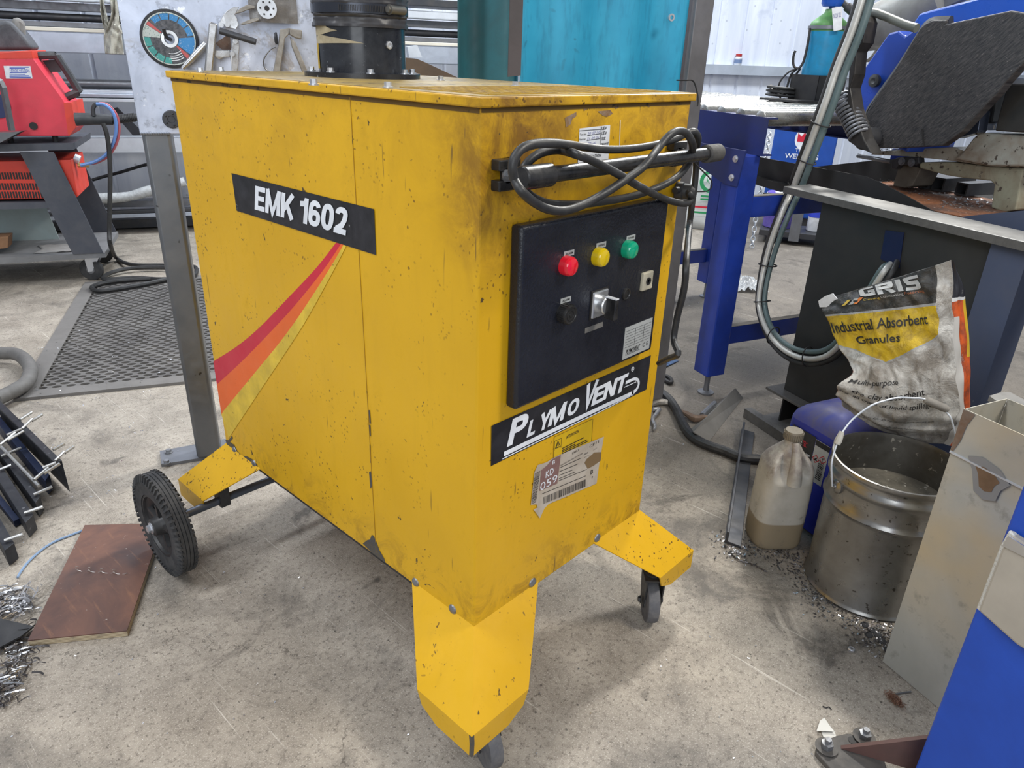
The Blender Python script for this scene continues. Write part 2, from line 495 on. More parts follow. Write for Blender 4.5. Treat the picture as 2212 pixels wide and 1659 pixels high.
M_red = mat('crimson_vinyl', (.58, .018, .045), .4, speck=(.25, .03, .03), samt=.7, sscale=60)
M_orange = mat('orange_vinyl', (.80, .135, .022), .4, speck=(.3, .06, .02), samt=.7, sscale=60)
M_pale = mat('pale_yellow_vinyl', (.76, .52, .045), .4, dirt=(.25, .16, .02), damt=.4, dscale=22, speck=(.18, .1, .02), samt=.68)
M_bolt = mat('zinc_bolt', (.30, .31, .33), .45, .7, dirt=(.10, .09, .08), damt=.6, dscale=90)
M_bolt2 = mat('bright_bolt', (.62, .63, .66), .35, .8)
M_rub = mat('tyre_rubber', (.028, .029, .032), .75, dirt=(.10, .095, .09), damt=.6, dscale=22)
M_hub = mat('black_plastic_hub', (.022, .022, .024), .5, dirt=(.07, .065, .06), damt=.5, dscale=25)
M_castw = mat('grey_caster_wheel', (.10, .10, .11), .65, dirt=(.22, .21, .20), damt=.6, dscale=40)
M_steelb = mat('bluish_steel_rod', (.12, .14, .18), .35, .7)
M_cabpanel = mat('navy_black_textured_paint', (.007, .008, .014), .26, dirt=(.030, .034, .046), damt=.45, dscale=5, bump=.35, bscale=190, spec=.5)
M_cable = mat('black_rubber_cable', (.018, .018, .019), .48, dirt=(.06, .058, .055), damt=.5, dscale=30)
M_handle = mat('black_painted_tube', (.012, .012, .013), .30, dirt=(.06, .055, .05), damt=.55, dscale=35)
M_duct = mat('glossy_black_duct', (.009, .010, .014), .22, dirt=(.06, .065, .075), damt=.55, dscale=14, speck=(.25, .27, .3), samt=.69, sscale=110)
M_hose = mat('black_coated_fabric', (.028, .028, .034), .42, dirt=(.10, .09, .08), damt=.45, dscale=12)
M_tape = mat('old_masking_tape', (.42, .36, .24), .7, dirt=(.18, .14, .08), damt=.5, dscale=40)
M_paper = mat('white_paper_sticker', (.74, .76, .80), .6, dirt=(.45, .45, .46), damt=.35, dscale=40)
M_lab = mat('soiled_paper_label', (.50, .44, .37), .7, dirt=(.30, .23, .16), damt=.6, dscale=25)
M_plum = mat('plum_print', (.20, .105, .095), .7, dirt=(.30, .2, .18), damt=.4, dscale=50)
M_brown = mat('brown_card', (.19, .12, .055), .8)
M_silverlab = mat('grey_foil_label', (.40, .41, .40), .5, dirt=(.25, .25, .24), damt=.4, dscale=40)
M_alu = mat('brushed_aluminium', (.62, .63, .64), .38, .85)

# ---------------------------------------------------------------- floor
fb = B().grid(lambda u, v: V(-3.5 + 13 * u, -3.5 + 13 * v, 0), 1, 1)
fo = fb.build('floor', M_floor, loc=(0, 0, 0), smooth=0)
struct(fo)

# ---------------------------------------------------------------- yellow fume extractor
W_, L_, Z0, ZT = .5, .8821, .245, 1.0822
EX = thing('fume_extractor', 'big yellow sheet-metal fume extractor cabinet on four splayed legs with wheels', 'machine', (.25, .44, 0))
B().box(0, W_, 0, L_, Z0, ZT).build('body', M_yel, EX, smooth=0, bevel=.003)
# side panel seam
sy = 0.2735
B().box(-.0009, .0006, sy - .0005, sy + .0005, Z0 + .01, ZT - .004).build('panel_seam', M_seam, EX, smooth=0)
# lid : folded tray with lips
lid = B().box(-.0065, W_ + .0065, -.0065, L_ + .0065, ZT - .001, ZT + .0118).build('top_lid', [M_lip], EX, smooth=0, bevel=.0022)
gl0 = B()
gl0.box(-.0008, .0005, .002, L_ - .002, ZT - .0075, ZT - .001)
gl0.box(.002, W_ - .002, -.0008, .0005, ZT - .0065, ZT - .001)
gl0.build('lip_shade', M_shadegap, EX, smooth=0)  # dark strips that paint the shadow gap beneath the lid lip
sk = B().box(.0015, W_ - .0015, .0015, L_ - .0015, ZT + .0112, ZT + .0125)
sk.build('lid_skin', M_lid, EX, smooth=0)['label'] = 'grimy brown top skin of lid'
zl = ZT + .0125
for p in [(0.0116, 0.7723, 1.0947), (0.087, 0.8406, 1.0947), (-0.0581, 0.2764, 1.0947), (0.0085, 0.1943, 1.0947), (0.2886, 0.2125, 1.0947), (0.3206, 0.4365, 1.0947)]:
    b = B().hexbolt((p[0], p[1], zl), (0, 0, 1), .0052, .008)
    b.build('lid_bolt', M_bolt2, EX, smooth=30)
g = B()
gx0, gx1, gy0, gy1 = .035, .465, .022, .20
nx, ny = 17, 6
for i in range(nx + 1):
    x = gx0 + (gx1 - gx0) * i / nx
    g.box(x - .0016, x + .0016, gy0, gy1, zl - .001, zl + .0012)
for j in range(ny + 1):
    y = gy0 + (gy1 - gy0) * j / ny
    g.box(gx0, gx1, y - .0016, y + .0016, zl - .001, zl + .0015)
g.build('outlet_grille', mat('worn_grille_paint', (.46, .29, .035), .5, dirt=(.22, .13, .05), damt=.7, dscale=40), EX, smooth=0)
g = B()
for i in range(nx):
    for j in range(ny):
        x = gx0 + (gx1 - gx0) * (i + .5) / nx; y = gy0 + (gy1 - gy0) * (j + .5) / ny
        g.box(x - .0098, x + .0098, y - .0118, y + .0118, zl - .001, zl + .0006)
g.build('grille_opening', M_shadegap, EX, smooth=0)['kind'] = 'stuff'

# legs: mitred hip plates with a folded end flange
def leg(cx, cy, sx, sy, name='leg'):
    a, b, d, dr, fl = .166, .042, .094, .100, .047
    z0 = Z0 + .006
    A = V(cx, cy, z0)
    P1 = V(cx, cy - sy * a, z0); P2 = V(cx - sx * a, cy, z0)
    T = V(cx + sx * d, cy + sy * d, Z0 - dr)
    T1 = V(cx + sx * d, cy - sy * b, Z0 - dr); T2 = V(cx - sx * b, cy + sy * d, Z0 - dr)
    dn = V(0, 0, -fl)
    L1 = T1 + V(0, 0, -fl * .62) ; L2 = T2 + V(0, 0, -fl * .62)
    q = B()
    q.add([A, P1, T1, T, T2, P2], [(0, 1, 2, 3), (0, 3, 4, 5)])
    q.add([T, T1, L1 + V(0, sy * .012, 0), L1 + V(0, sy*.05, -fl * .38), T + dn], [(0, 1, 2, 3, 4)])
    q.add([T, T + dn, L2 + V(sx*.05, 0, -fl * .38), L2 + V(sx * .012, 0, 0), T2], [(0, 1, 2, 3, 4)])
    return q.build(name, M_leg, EX, smooth=0, solid=.003, merge=True)
leg(0, 0, -1, -1); leg(W_, 0, 1, -1); leg(0, L_, -1, 1); leg(W_, L_, 1, 1)
# base frame rails under the body
fr = B()
fr.box(.02, .06, .02, L_ - .02, Z0 - .03, Z0 + .001); fr.box(W_ - .06, W_ - .02, .02, L_ - .02, Z0 - .03, Z0 + .001)
fr.build('base_rail', M_hub, EX, smooth=0)
# coach bolts
CBs = [((0.0, 0.1548, 0.2533), 0), ((0.0, 0.0538, 0.2544), 0), ((0.0, 0.8381, 0.2496), 0), ((0.0, 0.744, 0.2525), 0), ((0.1491, 0.0, 0.2584), 1), ((0.3465, 0.0, 0.2563), 1)]
for p, ax in CBs:
    n = (-1, 0, 0) if ax == 0 else (0, -1, 0)
    B().lathe([(0, .0045), (.005, .0040), (.0085, .0022), (.0100, -.001)], p, n, 18).build('coach_bolt', M_bolt, EX)

# rear wheels
def rear_wheel(x0, sgn):
    c = (x0, .845, .125)
    ax = (sgn, 0, 0)           # outward
    r, w = .125, .044
    pr = [(.078, -w), (.100, -w), (.114, -w + .003), (r - .004, -w + .008)]
    for g0 in (-.034, -.026, -.018, -.010):
        pr += [(r, g0 - .003), (r, g0 + .0015), (r - .003, g0 + .002), (r - .003, g0 + .003), (r, g0 + .0035)]
    pr += [(r - .004, -.008 + .003), (.114, -.003), (.100, -.0005), (.096, -.002), (.078, -.002)]
    t = B().lathe(pr, c, ax, 96, close=True)
    cv = Vector(c); axv = Vector(ax)
    nl = 56
    for k in range(nl):
        an = 2 * math.pi * k / nl
        rd = V(0, math.cos(an), math.sin(an)); tg = V(0, -math.sin(an), math.cos(an))
        for h, ti in ((-.0035, .35), (-w + .0045, -.35)):
            p = cv + rd * (r - .0065) + axv * h
            t.obb(p, (rd + axv * (-.3 if h > -.01 else .3)).normalized() * .0085, tg * .0026 + axv * .0008 * ti, axv * .0035)
    wt = t.build('wheel', M_rub, EX, smooth=35)
    h = B().lathe([(.079, -.040), (.079, -.004), (.072, -.004), (.070, -.010), (.058, -.013), (.050, -.020), (.030, -.022), (.026, -.018), (.022, -.004), (.0205, .006), (.016, .008), (0, .008)], c, ax, 48)
    for k in range(5):
        an = 2 * math.pi * k / 5 + .4
        rd = V(0, math.cos(an), math.sin(an))
        h.bar(cv + rd * .024 + axv * -.014, cv + rd * .055 + axv * -.012, .010, .010, up=axv)
    h.build('wheel_hub', M_hub, wt)
    B().hexbolt(cv + axv * .008, ax, .0095, .010).build('axle_nut', M_bolt2, wt)
    return wt
rear_wheel(-.208, -1)
rear_wheel(W_ + .208, 1)
B().cyl((-.17, .845, .125), (W_ + .17, .845, .125), .010, n=16).build('axle', M_steelb, EX)
for xx in (-.045, W_ + .045):
    B().box(xx - .012, xx + .012, .828, .862, .113, .165).build('axle_bracket', M_hub, EX, smooth=0)

# swivel casters
def caster(cx, cy, ang, r=.050, top=.118, back=.024):
    a = math.radians(ang)
    ax = V(math.cos(a), math.sin(a), 0)
    c = V(cx, cy, r)
    w = B().lathe([(.012, -.014), (r - .008, -.014), (r - .002, -.012), (r, -.008), (r, .008), (r - .002, .012), (r - .008, .014), (.012, .014)], c, ax, 40, close=True)
    wo = w.build('caster', M_castw, EX)
    B().lathe([(0, -.016), (.016, -.016), (.016, .016), (0, .016)], c, ax, 24).build('caster_hub', M_bolt, wo)
    f = B()
    fw = V(-ax.y, ax.x, 0)
    for sg in (-1, 1):
        o = c + ax * sg * .0185
        f.prism([o + V(0, 0, -.012) - fw * .014, o + V(0, 0, -.012) + fw * .014, o + fw * .036 + V(0, 0, top - r - .025), o + fw * .036 + V(0, 0, top - r), o - fw * back + V(0, 0, top - r), o - fw * back + V(0, 0, top - r - .02)], ax * .003)
    f.obb(c + V(0, 0, top - r) + fw * (.018 - back / 2), ax * .022, fw * (.018 + back / 2), (0, 0, .002))
    f.lathe([(.020, 0), (.020, .006), (0, .006)], c + V(0, 0, top - r) + fw * .006, (0, 0, 1), 20)
    f.hexbolt(c + ax * .0215, ax, .006, .006)
    f.hexbolt(c - ax * .0215, -ax, .006, .006)
    f.build('caster_fork', M_hub, wo, smooth=30)
caster(.487, -.062, -47)
caster(-.024, -.058, -20, .050, .098, .014)

# name plate and the three swooping stripes on the left side
o = B().poly([(-0.0012, 0.6722, 0.9221), (-0.0012, 0.2268, 0.9228), (-0.0012, 0.2276, 0.8519), (-0.0012, 0.6707, 0.8518)]).build('name_plate', M_black, EX, smooth=0)
o['label'] = 'black plate with white model lettering'
strokes('EMK 1602', 'lettering', M_white, o, affine(((-0.0018, 0.5972, 0.8657), (-0.0018, 0.3053, 0.8687), (-0.0018, 0.5844, 0.9106))), th=.205, gap=.045)
def stripe(lo, hi, m, lab):
    n = 36
    def at(pts, t):
        q, _ = spline([Vector(p) for p in pts], [0] * len(pts), 12)
        f = t * (len(q) - 1); i = min(int(f), len(q) - 2)
        return q[i].lerp(q[i + 1], f - i)
    def fn(u, v):
        p = at(lo, u).lerp(at(hi, u), v)
        p.y = min(p.y, L_ - .0008)
        return p
    s = B().grid(fn, n, 1).build('stripe', m, EX, smooth=0)
    s['label'] = lab
c0 = [(-0.0008, 0.3364, 0.8511), (-0.0008, 0.4069, 0.7915), (-0.0008, 0.5175, 0.7084), (-0.0008, 0.6385, 0.6189), (-0.0008, 0.7573, 0.5413), (-0.0008, 0.8949, 0.4622)]
c1 = [(-0.0008, 0.3223, 0.8516), (-0.0008, 0.3843, 0.7925), (-0.0008, 0.4935, 0.7), (-0.0008, 0.6121, 0.6078), (-0.0008, 0.736, 0.5143), (-0.0008, 0.8929, 0.4018)]
c2 = [(-0.0008, 0.3152, 0.8517), (-0.0008, 0.3642, 0.799), (-0.0008, 0.4696, 0.6937), (-0.0008, 0.5633, 0.6069), (-0.0008, 0.708, 0.4822), (-0.0008, 0.8842, 0.3302)]
c3 = [(-0.0008, 0.307, 0.852), (-0.0008, 0.3505, 0.8003), (-0.0008, 0.4526, 0.685), (-0.0008, 0.5464, 0.5887), (-0.0008, 0.6838, 0.4511), (-0.0008, 0.8605, 0.2737)]
stripe(c0, c1, M_red, 'red curved stripe')
stripe(c1, c2, M_orange, 'orange curved stripe')
stripe(c2, c3, M_pale, 'pale yellow curved stripe')

# paint worn through to grey metal
M_worn = mat('bare_grey_metal', (.085, .085, .09), .55, .3, dirt=(.16, .12, .05), damt=.6, dscale=90)
def worn(pts, nm='bare_patch'):
    B().poly([V(p[0], min(p[1], L_ - .0006), max(p[2], Z0 + .0006)) for p in pts]).build(nm, M_worn, EX, smooth=0)
worn([(-0.0007, 0.3171, 0.2531), (-0.0007, 0.3008, 0.2704), (-0.0007, 0.2914, 0.277), (-0.0007, 0.2845, 0.292), (-0.0007, 0.2783, 0.2923), (-0.0007, 0.27, 0.2808), (-0.0007, 0.2629, 0.268), (-0.0007, 0.2486, 0.2561), (-0.0007, 0.2452, 0.2473), (-0.0007, 0.286, 0.2475)])
worn([(-0.0007, 0.8833, 0.2609), (-0.0007, 0.864, 0.2666), (-0.0007, 0.8406, 0.2882), (-0.0007, 0.8368, 0.2827), (-0.0007, 0.8576, 0.2644), (-0.0007, 0.8353, 0.2647), (-0.0007, 0.8218, 0.252), (-0.0007, 0.7964, 0.2504), (-0.0007, 0.7752, 0.2585), (-0.0007, 0.7495, 0.2616), (-0.0007, 0.7281, 0.2565), (-0.0007, 0.7273, 0.2471), (-0.0007, 0.7535, 0.2446), (-0.0007, 0.7945, 0.2415), (-0.0007, 0.8361, 0.2417), (-0.0007, 0.8748, 0.2464)])
for seg in [[(-0.0008, 0.2715, 0.5655), (-0.0008, 0.2674, 0.567), (-0.0008, 0.2668, 0.5406), (-0.0008, 0.2711, 0.539)], [(-0.0008, 0.2727, 0.5356), (-0.0008, 0.2685, 0.5372), (-0.0008, 0.269, 0.5146), (-0.0008, 0.2718, 0.5135)], [(-0.0008, 0.2812, 0.4339), (-0.0008, 0.2752, 0.4386), (-0.0008, 0.2735, 0.4074), (-0.0008, 0.28, 0.3983)], [(-0.0008, 0.2747, 0.4952), (-0.0008, 0.2719, 0.4964), (-0.0008, 0.2737, 0.457), (-0.0008, 0.2752, 0.4563)]]:
    worn(seg, 'seam_chip')
tipz = Z0 - .100
for sgx, sgy, cx, cy in ((-1, -1, 0, 0),):
    T_ = V(cx + sgx * .094, cy + sgy * .094, tipz)
    q = [T_ + V(-.0006, .006, .001), T_ + V(-.0006, -.0006, .001), T_ + V(.005, -.0006, .001), T_ + V(.006, -.0006, -.02), T_ + V(.0045, -.0006, -.046), T_ + V(-.0006, -.0006, -.046), T_ + V(-.0006, .005, -.046), T_ + V(-.0006, .004, -.02)]
    B().add(q, [(0, 1, 5, 6, 7), (1, 2, 3, 4, 5)]).build('worn_corner', M_worn, EX, smooth=0)

# control box door on the front
pc = [(0.0595, -0.022, 0.9416), (0.4303, -0.022, 0.9194), (0.4356, -0.022, 0.6418), (0.0616, -0.022, 0.6585)]
px0 = (pc[0][0] + pc[3][0]) / 2; px1 = (pc[1][0] + pc[2][0]) / 2
pz1 = (pc[0][2] + pc[1][2]) / 2; pz0 = (pc[2][2] + pc[3][2]) / 2
door = B().box(px0, px1, -.022, .001, pz0, pz1).build('control_panel', M_cabpanel, EX, smooth=35, bevel=.006, segs=3)
door['label'] = 'glossy blue-black control panel'
M_lensr = mat('red_lens', (.80, .012, .03), .12, coat=.6)
M_lensy = mat('yellow_lens', (.72, .50, .005), .12, coat=.6)
M_lensg = mat('green_lens', (.005, .36, .19), .12, coat=.6)
for p, m, lab in (((0.158, -0.0345, 0.8602), M_lensr, 'red alarm lamp'), ((0.2367, -0.0345, 0.8606), M_lensy, 'yellow warning lamp'), ((0.3158, -0.0345, 0.8599), M_lensg, 'green power lamp')):
    q = B().lathe([(.0150, -.014), (.0150, -.003), (.0146, 0), (.0125, .0030), (.0075, .0048), (0, .0052)], p, (0, -1, 0), 36)
    o = q.build('indicator_lamp', m, door)
    o['label'] = lab
for w, pts in (('ALARM', ((0.1536, -0.0228, 0.8727), (0.1776, -0.0228, 0.8727), (0.1536, -0.0228, 0.881))), ('WARNING', ((0.2324, -0.0228, 0.8728), (0.2571, -0.0228, 0.8728), (0.2324, -0.0228, 0.8816))), ('POWER', ((0.3129, -0.0228, 0.8729), (0.3374, -0.0228, 0.8729), (0.3129, -0.0228, 0.8812))), ('ALARM', ((0.1526, -0.0228, 0.8005), (0.1772, -0.0228, 0.8005), (0.1526, -0.0228, 0.8087)))):
    a, b, c = [Vector(k) for k in pts]
    o = B().prism([a, b, b + c - a, c], (0, .0005, 0)).build('tag_plate', M_silverlab, door, smooth=0)
    d = V(0, -.0006, 0)
    text(w, 'tag_text', M_ink, door, (a + (b - a) * .15 + (c - a) * .33 + d, a + (b - a) * .85 + (c - a) * .33 + d, a + (b - a) * .15 + (c - a) * .72 + d), bold=.02)
# buzzer
p = (0.1604, -0.036, 0.7854)
q = B().lathe([(.0155, -.014), (.0155, 0), (.0140, .003), (.0122, .003), (.0115, .0018), (.0095, .0018), (.009, .003), (.0065, .003), (.006, .0018), (.0035, .0018), (.003, .003), (0, .003)], p, (0, -1, 0), 40)
for k in range(26):
    an = 2 * math.pi * k / 26
    q.obb(Vector(p) + V(math.cos(an) * .0157, .006, math.sin(an) * .0157), V(math.cos(an), 0, math.sin(an)) * .0007, V(-math.sin(an), 0, math.cos(an)) * .001, (0, .006, 0))
q.build('buzzer', M_handle, door)
# rotary switch
sw = ((0.2307, -0.026, 0.759), (0.2706, -0.026, 0.759), (0.2307, -0.026, 0.803))
a, b, c = [Vector(k) for k in sw]
so = B().box(a.x, b.x, -.027, -.021, a.z, c.z).build('rotary_switch', M_alu, door, smooth=0, bevel=.002)
B().box(a.x - .002, b.x + .001, -.0245, -.0215, a.z - .002, c.z + .002).build('switch_bezel', M_ink, so, smooth=0)
kc = V((a.x + b.x) / 2, -.027, (a.z + c.z) / 2)
B().lathe([(.0145, 0), (.0145, .012), (.013, .014), (0, .014)], kc, (0, -1, 0), 32).build('switch_boss', M_alu, so)
kn = B().prism([kc + V(-.004, -.012, .014), kc + V(.004, -.012, .014), kc + V(.0055, -.012, -.020), kc + V(-.0055, -.012, -.020)], (0, -.020, 0))
kn.build('switch_knob', M_handle, so, smooth=0, bevel=.0015)
B().prism([kc + V(-.004, -.011, .0140), kc + V(.004, -.011, .0140), kc + V(.004, -.032, .0140), kc + V(-.004, -.032, .0140)], (0, 0, .0018)).build('knob_top', M_white, so, smooth=0)
# blanking plug, key lock, faded tag, rating plate
B().lathe([(.0105, 0), (.0105, .003), (.0085, .0035), (.0075, .002), (0, .002)], (0.3272, -0.022, 0.781), (0, -1, 0), 28).build('blanking_plug', M_handle, door)
a, b, c = [Vector(k) for k in ((0.3685, -0.027, 0.7776), (0.3995, -0.027, 0.7776), (0.3685, -0.027, 0.81))]
lk = B().box(a.x, b.x, -.028, -.021, a.z, c.z).build('key_lock', mat('ivory_plastic', (.55, .50, .38), .5, dirt=(.35, .30, .2), damt=.5, dscale=60), door, smooth=0, bevel=.002)
B().lathe([(.0065, 0), (.0065, .0018), (.004, .0018), (.0035, -.001), (0, -.001)], ((a.x + b.x) / 2, -.028, (a.z + c.z) / 2), (0, -1, 0), 24).build('lock_barrel', M_ink, lk)
a, b, c = [Vector(k) for k in ((0.2203, -0.0226, 0.7363), (0.268, -0.0226, 0.7363), (0.2203, -0.0226, 0.7452))]
B().box(a.x, b.x, -.0226, -.0218, a.z, c.z).build('faded_tag', mat('faded_grey_tag', (.16, .15, .135), .7, dirt=(.07, .07, .07), damt=.6, dscale=60), door, smooth=0)
a, b, c = [Vector(k) for k in ((0.3365, -0.0228, 0.6573), (0.4214, -0.0228, 0.6573), (0.3365, -0.0228, 0.7174))]
rp = B().box(a.x, b.x, -.0228, -.0218, a.z, c.z).build('rating_plate', M_silverlab, door, smooth=0)
d = V(0, -.0004, 0); U = b - a; VV = c - a
text('PLYMOVENT', 'plate_logo', M_ink, door, (a + U * .10 + VV * .13 + d, a + U * .62 + VV * .13 + d, a + U * .10 + VV * .28 + d), bold=.02, shear=.3)
text('C E', 'ce_mark', M_ink, door, (a + U * .72 + VV * .14 + d, a + U * .92 + VV * .14 + d, a + U * .72 + VV * .27 + d), bold=.0)
ln = B()
for k in range(7):
    v = .36 + .085 * k
    ln.prism([a + U * .04 + VV * v + d, a + U * .96 + VV * v + d, a + U * .96 + VV * (v + .006) + d, a + U * .04 + VV * (v + .006) + d], (0, .0002, 0))
ln.prism([a + U * .10 + VV * .105 + d, a + U * .62 + VV * .105 + d, a + U * .62 + VV * .115 + d, a + U * .10 + VV * .115 + d], (0, .0002, 0))
for u in (.38, .70):
    ln.prism([a + U * u + VV * .36 + d, a + U * (u + .006) + VV * .36 + d, a + U * (u + .006) + VV * .87 + d, a + U * u + VV * .87 + d], (0, .0002, 0))
ln.build('plate_ruling', M_ink, door, smooth=0)

# brand plate
o = B().poly([(0.0315, -0.0012, 0.5566), (0.4662, -0.0012, 0.5517), (0.4671, -0.0012, 0.6244), (0.0307, -0.0012, 0.6279)]).build('brand_plate', M_black, EX, smooth=0)
o['label'] = 'long black plate with slanted white maker lettering'
for ch, f in (('P', ((0.0657, -0.0018, 0.5772), (0.1181, -0.0018, 0.5772), (0.0657, -0.0018, 0.6232))), ('L', ((0.1123, -0.0018, 0.5767), (0.1384, -0.0018, 0.5767), (0.1123, -0.0018, 0.6053))), ('Y', ((0.1399, -0.0018, 0.5761), (0.1732, -0.0018, 0.5761), (0.1399, -0.0018, 0.608))), ('M', ((0.1646, -0.0018, 0.5773), (0.2136, -0.0018, 0.5773), (0.1646, -0.0018, 0.6098))),
              ('O', ((0.2127, -0.0018, 0.5778), (0.2511, -0.0018, 0.5778), (0.2127, -0.0018, 0.6073))), ('V', ((0.2549, -0.0018, 0.5768), (0.3004, -0.0018, 0.5768), (0.2549, -0.0018, 0.6245))), ('E', ((0.2832, -0.0018, 0.5758), (0.3264, -0.0018, 0.5758), (0.2832, -0.0018, 0.6095))), ('N', ((0.3167, -0.0018, 0.5762), (0.3619, -0.0018, 0.5762), (0.3167, -0.0018, 0.6098))), ('T', ((0.3537, -0.0018, 0.5747), (0.3953, -0.0018, 0.5747), (0.3537, -0.0018, 0.6091)))):
    f = [Vector(k) for k in f]
    wd = f[1].x - f[0].x; hh = f[2].z - f[0].z; sh = .26 * hh
    f[1].x -= sh; f[2].x += sh
    strokes(ch, 'letter', M_white, o, affine(f), th=.21)
text('R', 'registered_mark', M_white, o, ((0.4032, -0.0018, 0.6108), (0.4091, -0.0018, 0.6108), (0.4032, -0.0018, 0.6155)), bold=.0)
def ribbon(pts, wd, m, name, par, yy):
    q, rr = spline([Vector(p) for p in pts], wd, 8)
    vs = []; 
    for i, p in enumerate(q):
        t = (q[min(i + 1, len(q) - 1)] - q[max(i - 1, 0)]).normalized()
        nrm = V(-t.z, 0, t.x)
        vs += [V(p.x, yy, p.z) + nrm * rr[i] / 2, V(p.x, yy, p.z) - nrm * rr[i] / 2]
    k = B().add(vs, [(2 * i, 2 * i + 1, 2 * i + 3, 2 * i + 2) for i in range(len(q) - 1)])
    return k.build(name, m, par, smooth=0)
ribbon([(0.0599, -0.0018, 0.567), (0.1796, -0.0018, 0.5656), (0.3179, -0.0018, 0.563), (0.3972, -0.0018, 0.5607), (0.4189, -0.0018, 0.5606)], [.0085, .0085, .0085, .0085, .0085], M_white, 'underline', o, -.0018)
ribbon([(0.4134, -0.0018, 0.5608), (0.4265, -0.0018, 0.5628), (0.4338, -0.0018, 0.5714), (0.4303, -0.0018, 0.5824), (0.4181, -0.0018, 0.5893), (0.4046, -0.0018, 0.5902), (0.3879, -0.0018, 0.5903)], [.0085, .0078, .0065, .006, .006, .0066, .0070], M_white, 'swoosh', o, -.0018)
ribbon([(0.0567, -0.0018, 0.5596), (0.1803, -0.0018, 0.558), (0.3189, -0.0018, 0.5553), (0.4196, -0.0018, 0.5562)], [.0020] * 4, M_white, 'underline', o, -.0018)
ribbon([(0.3844, -0.0018, 0.582), (0.4243, -0.0018, 0.581)], [.0016] * 2, M_white, 'underline', o, -.0018)
B().lathe([(.0045, 0), (.0045, .0006), (.0037, .0006), (.0037, 0)], (0.4067, -0.0016, 0.6128), (0, -1, 0), 24, close=True).build('letter', M_white, o)

# attention sticker
def fpoly(pts, m, name, par, y=0):
    return B().poly(pts).build(name, m, par, smooth=0)
at_ = fpoly([(0.1873, -0.0006, 0.5027), (0.1858, -0.0006, 0.55), (0.2948, -0.0006, 0.5467), (0.2963, -0.0006, 0.4885)], mat('yellow_sticker', (.70, .44, .010), .45), 'attention_sticker', EX)
text('ATTENTION', 'lettering', M_ink, at_, ((0.2183, -0.0012, 0.5336), (0.2543, -0.0012, 0.5336), (0.2183, -0.0012, 0.5401)), bold=.02, shear=.2)
l = B()
for seg in [[(0.2093, -0.0012, 0.5186), (0.2711, -0.0012, 0.517)], [(0.2097, -0.0012, 0.5145), (0.2463, -0.0012, 0.5135)], [(0.21, -0.0012, 0.5113), (0.2801, -0.0012, 0.5087)], [(0.2104, -0.0012, 0.5077), (0.2854, -0.0012, 0.5048)]]:
    p, q = map(Vector, seg)
    l.bar(p, q, .0004, .0014, up=(0, 0, 1))
for seg in [[(0.1868, -0.001, 0.503), (0.1853, -0.001, 0.5503)], [(0.1853, -0.001, 0.5503), (0.2942, -0.001, 0.5471)], [(0.2942, -0.001, 0.5471), (0.2958, -0.001, 0.4889)], [(0.1878, -0.001, 0.5222), (0.1873, -0.001, 0.5413)], [(0.1873, -0.001, 0.5413), (0.2054, -0.001, 0.5408)], [(0.2054, -0.001, 0.5408), (0.206, -0.001, 0.5216)]]:
    p, q = map(Vector, seg)
    l.bar(p, q, .0003, .0004, up=(0, 0, 1) if abs(p.z - q.z) < abs(p.x - q.x) else (1, 0, 0))
l.build('small_print', M_ink, at_, smooth=0)
tri = [(0.1894, -0.0013, 0.5256), (0.2042, -0.0013, 0.5246), (0.1961, -0.0013, 0.5395)]
cen = sum((Vector(p) for p in tri), Vector()) / 3
fpoly(tri, M_ink, 'hazard_triangle', at_)
fpoly([cen + (Vector(p) - cen) * .62 + V(0, -.0003, 0) for p in tri], mat('yellow_sticker', (0, 0, 0)), 'hazard_triangle', at_)
fpoly([cen + V(.0005, -.0007, .0055), cen + V(-.0018, -.0007, -.0005), cen + V(0, -.0007, -.0005), cen + V(-.0006, -.0007, -.0045), cen + V(.0018, -.0007, .001), cen + V(.0002, -.0007, .001)], M_ink, 'lightning_sign', at_)

# torn delivery label
dl = fpoly([(0.1448, -0.0014, 0.5118), (0.1677, -0.0014, 0.5077), (0.182, -0.0014, 0.5091), (0.2071, -0.0014, 0.5082), (0.2614, -0.0014, 0.5028), (0.3338, -0.0014, 0.4958), (0.3273, -0.0014, 0.4436), (0.324, -0.0014, 0.3964), (0.2464, -0.0014, 0.4068), (0.1808, -0.0014, 0.4164), (0.1693, -0.0014, 0.4121), (0.1588, -0.0014, 0.3964), (0.1395, -0.0014, 0.4247), (0.1511, -0.0014, 0.423), (0.147, -0.0014, 0.4317), (0.1322, -0.0014, 0.4376), (0.1372, -0.0014, 0.501)], M_lab, 'delivery_label', EX)
dl['label'] = 'torn grubby delivery label with bar codes'
fpoly([(0.1526, -0.0018, 0.4563), (0.2014, -0.0018, 0.4503), (0.2058, -0.0018, 0.5071), (0.1822, -0.0018, 0.5085), (0.1706, -0.0018, 0.5013), (0.1538, -0.0018, 0.4974)], M_plum, 'plum_block', dl)
fpoly([(0.2785, -0.0018, 0.4614), (0.2843, -0.0018, 0.4671), (0.3068, -0.0018, 0.4721), (0.3299, -0.0018, 0.4637), (0.33, -0.0018, 0.445), (0.3089, -0.0018, 0.443), (0.2905, -0.0018, 0.4435)], M_brown, 'torn_patch', dl)
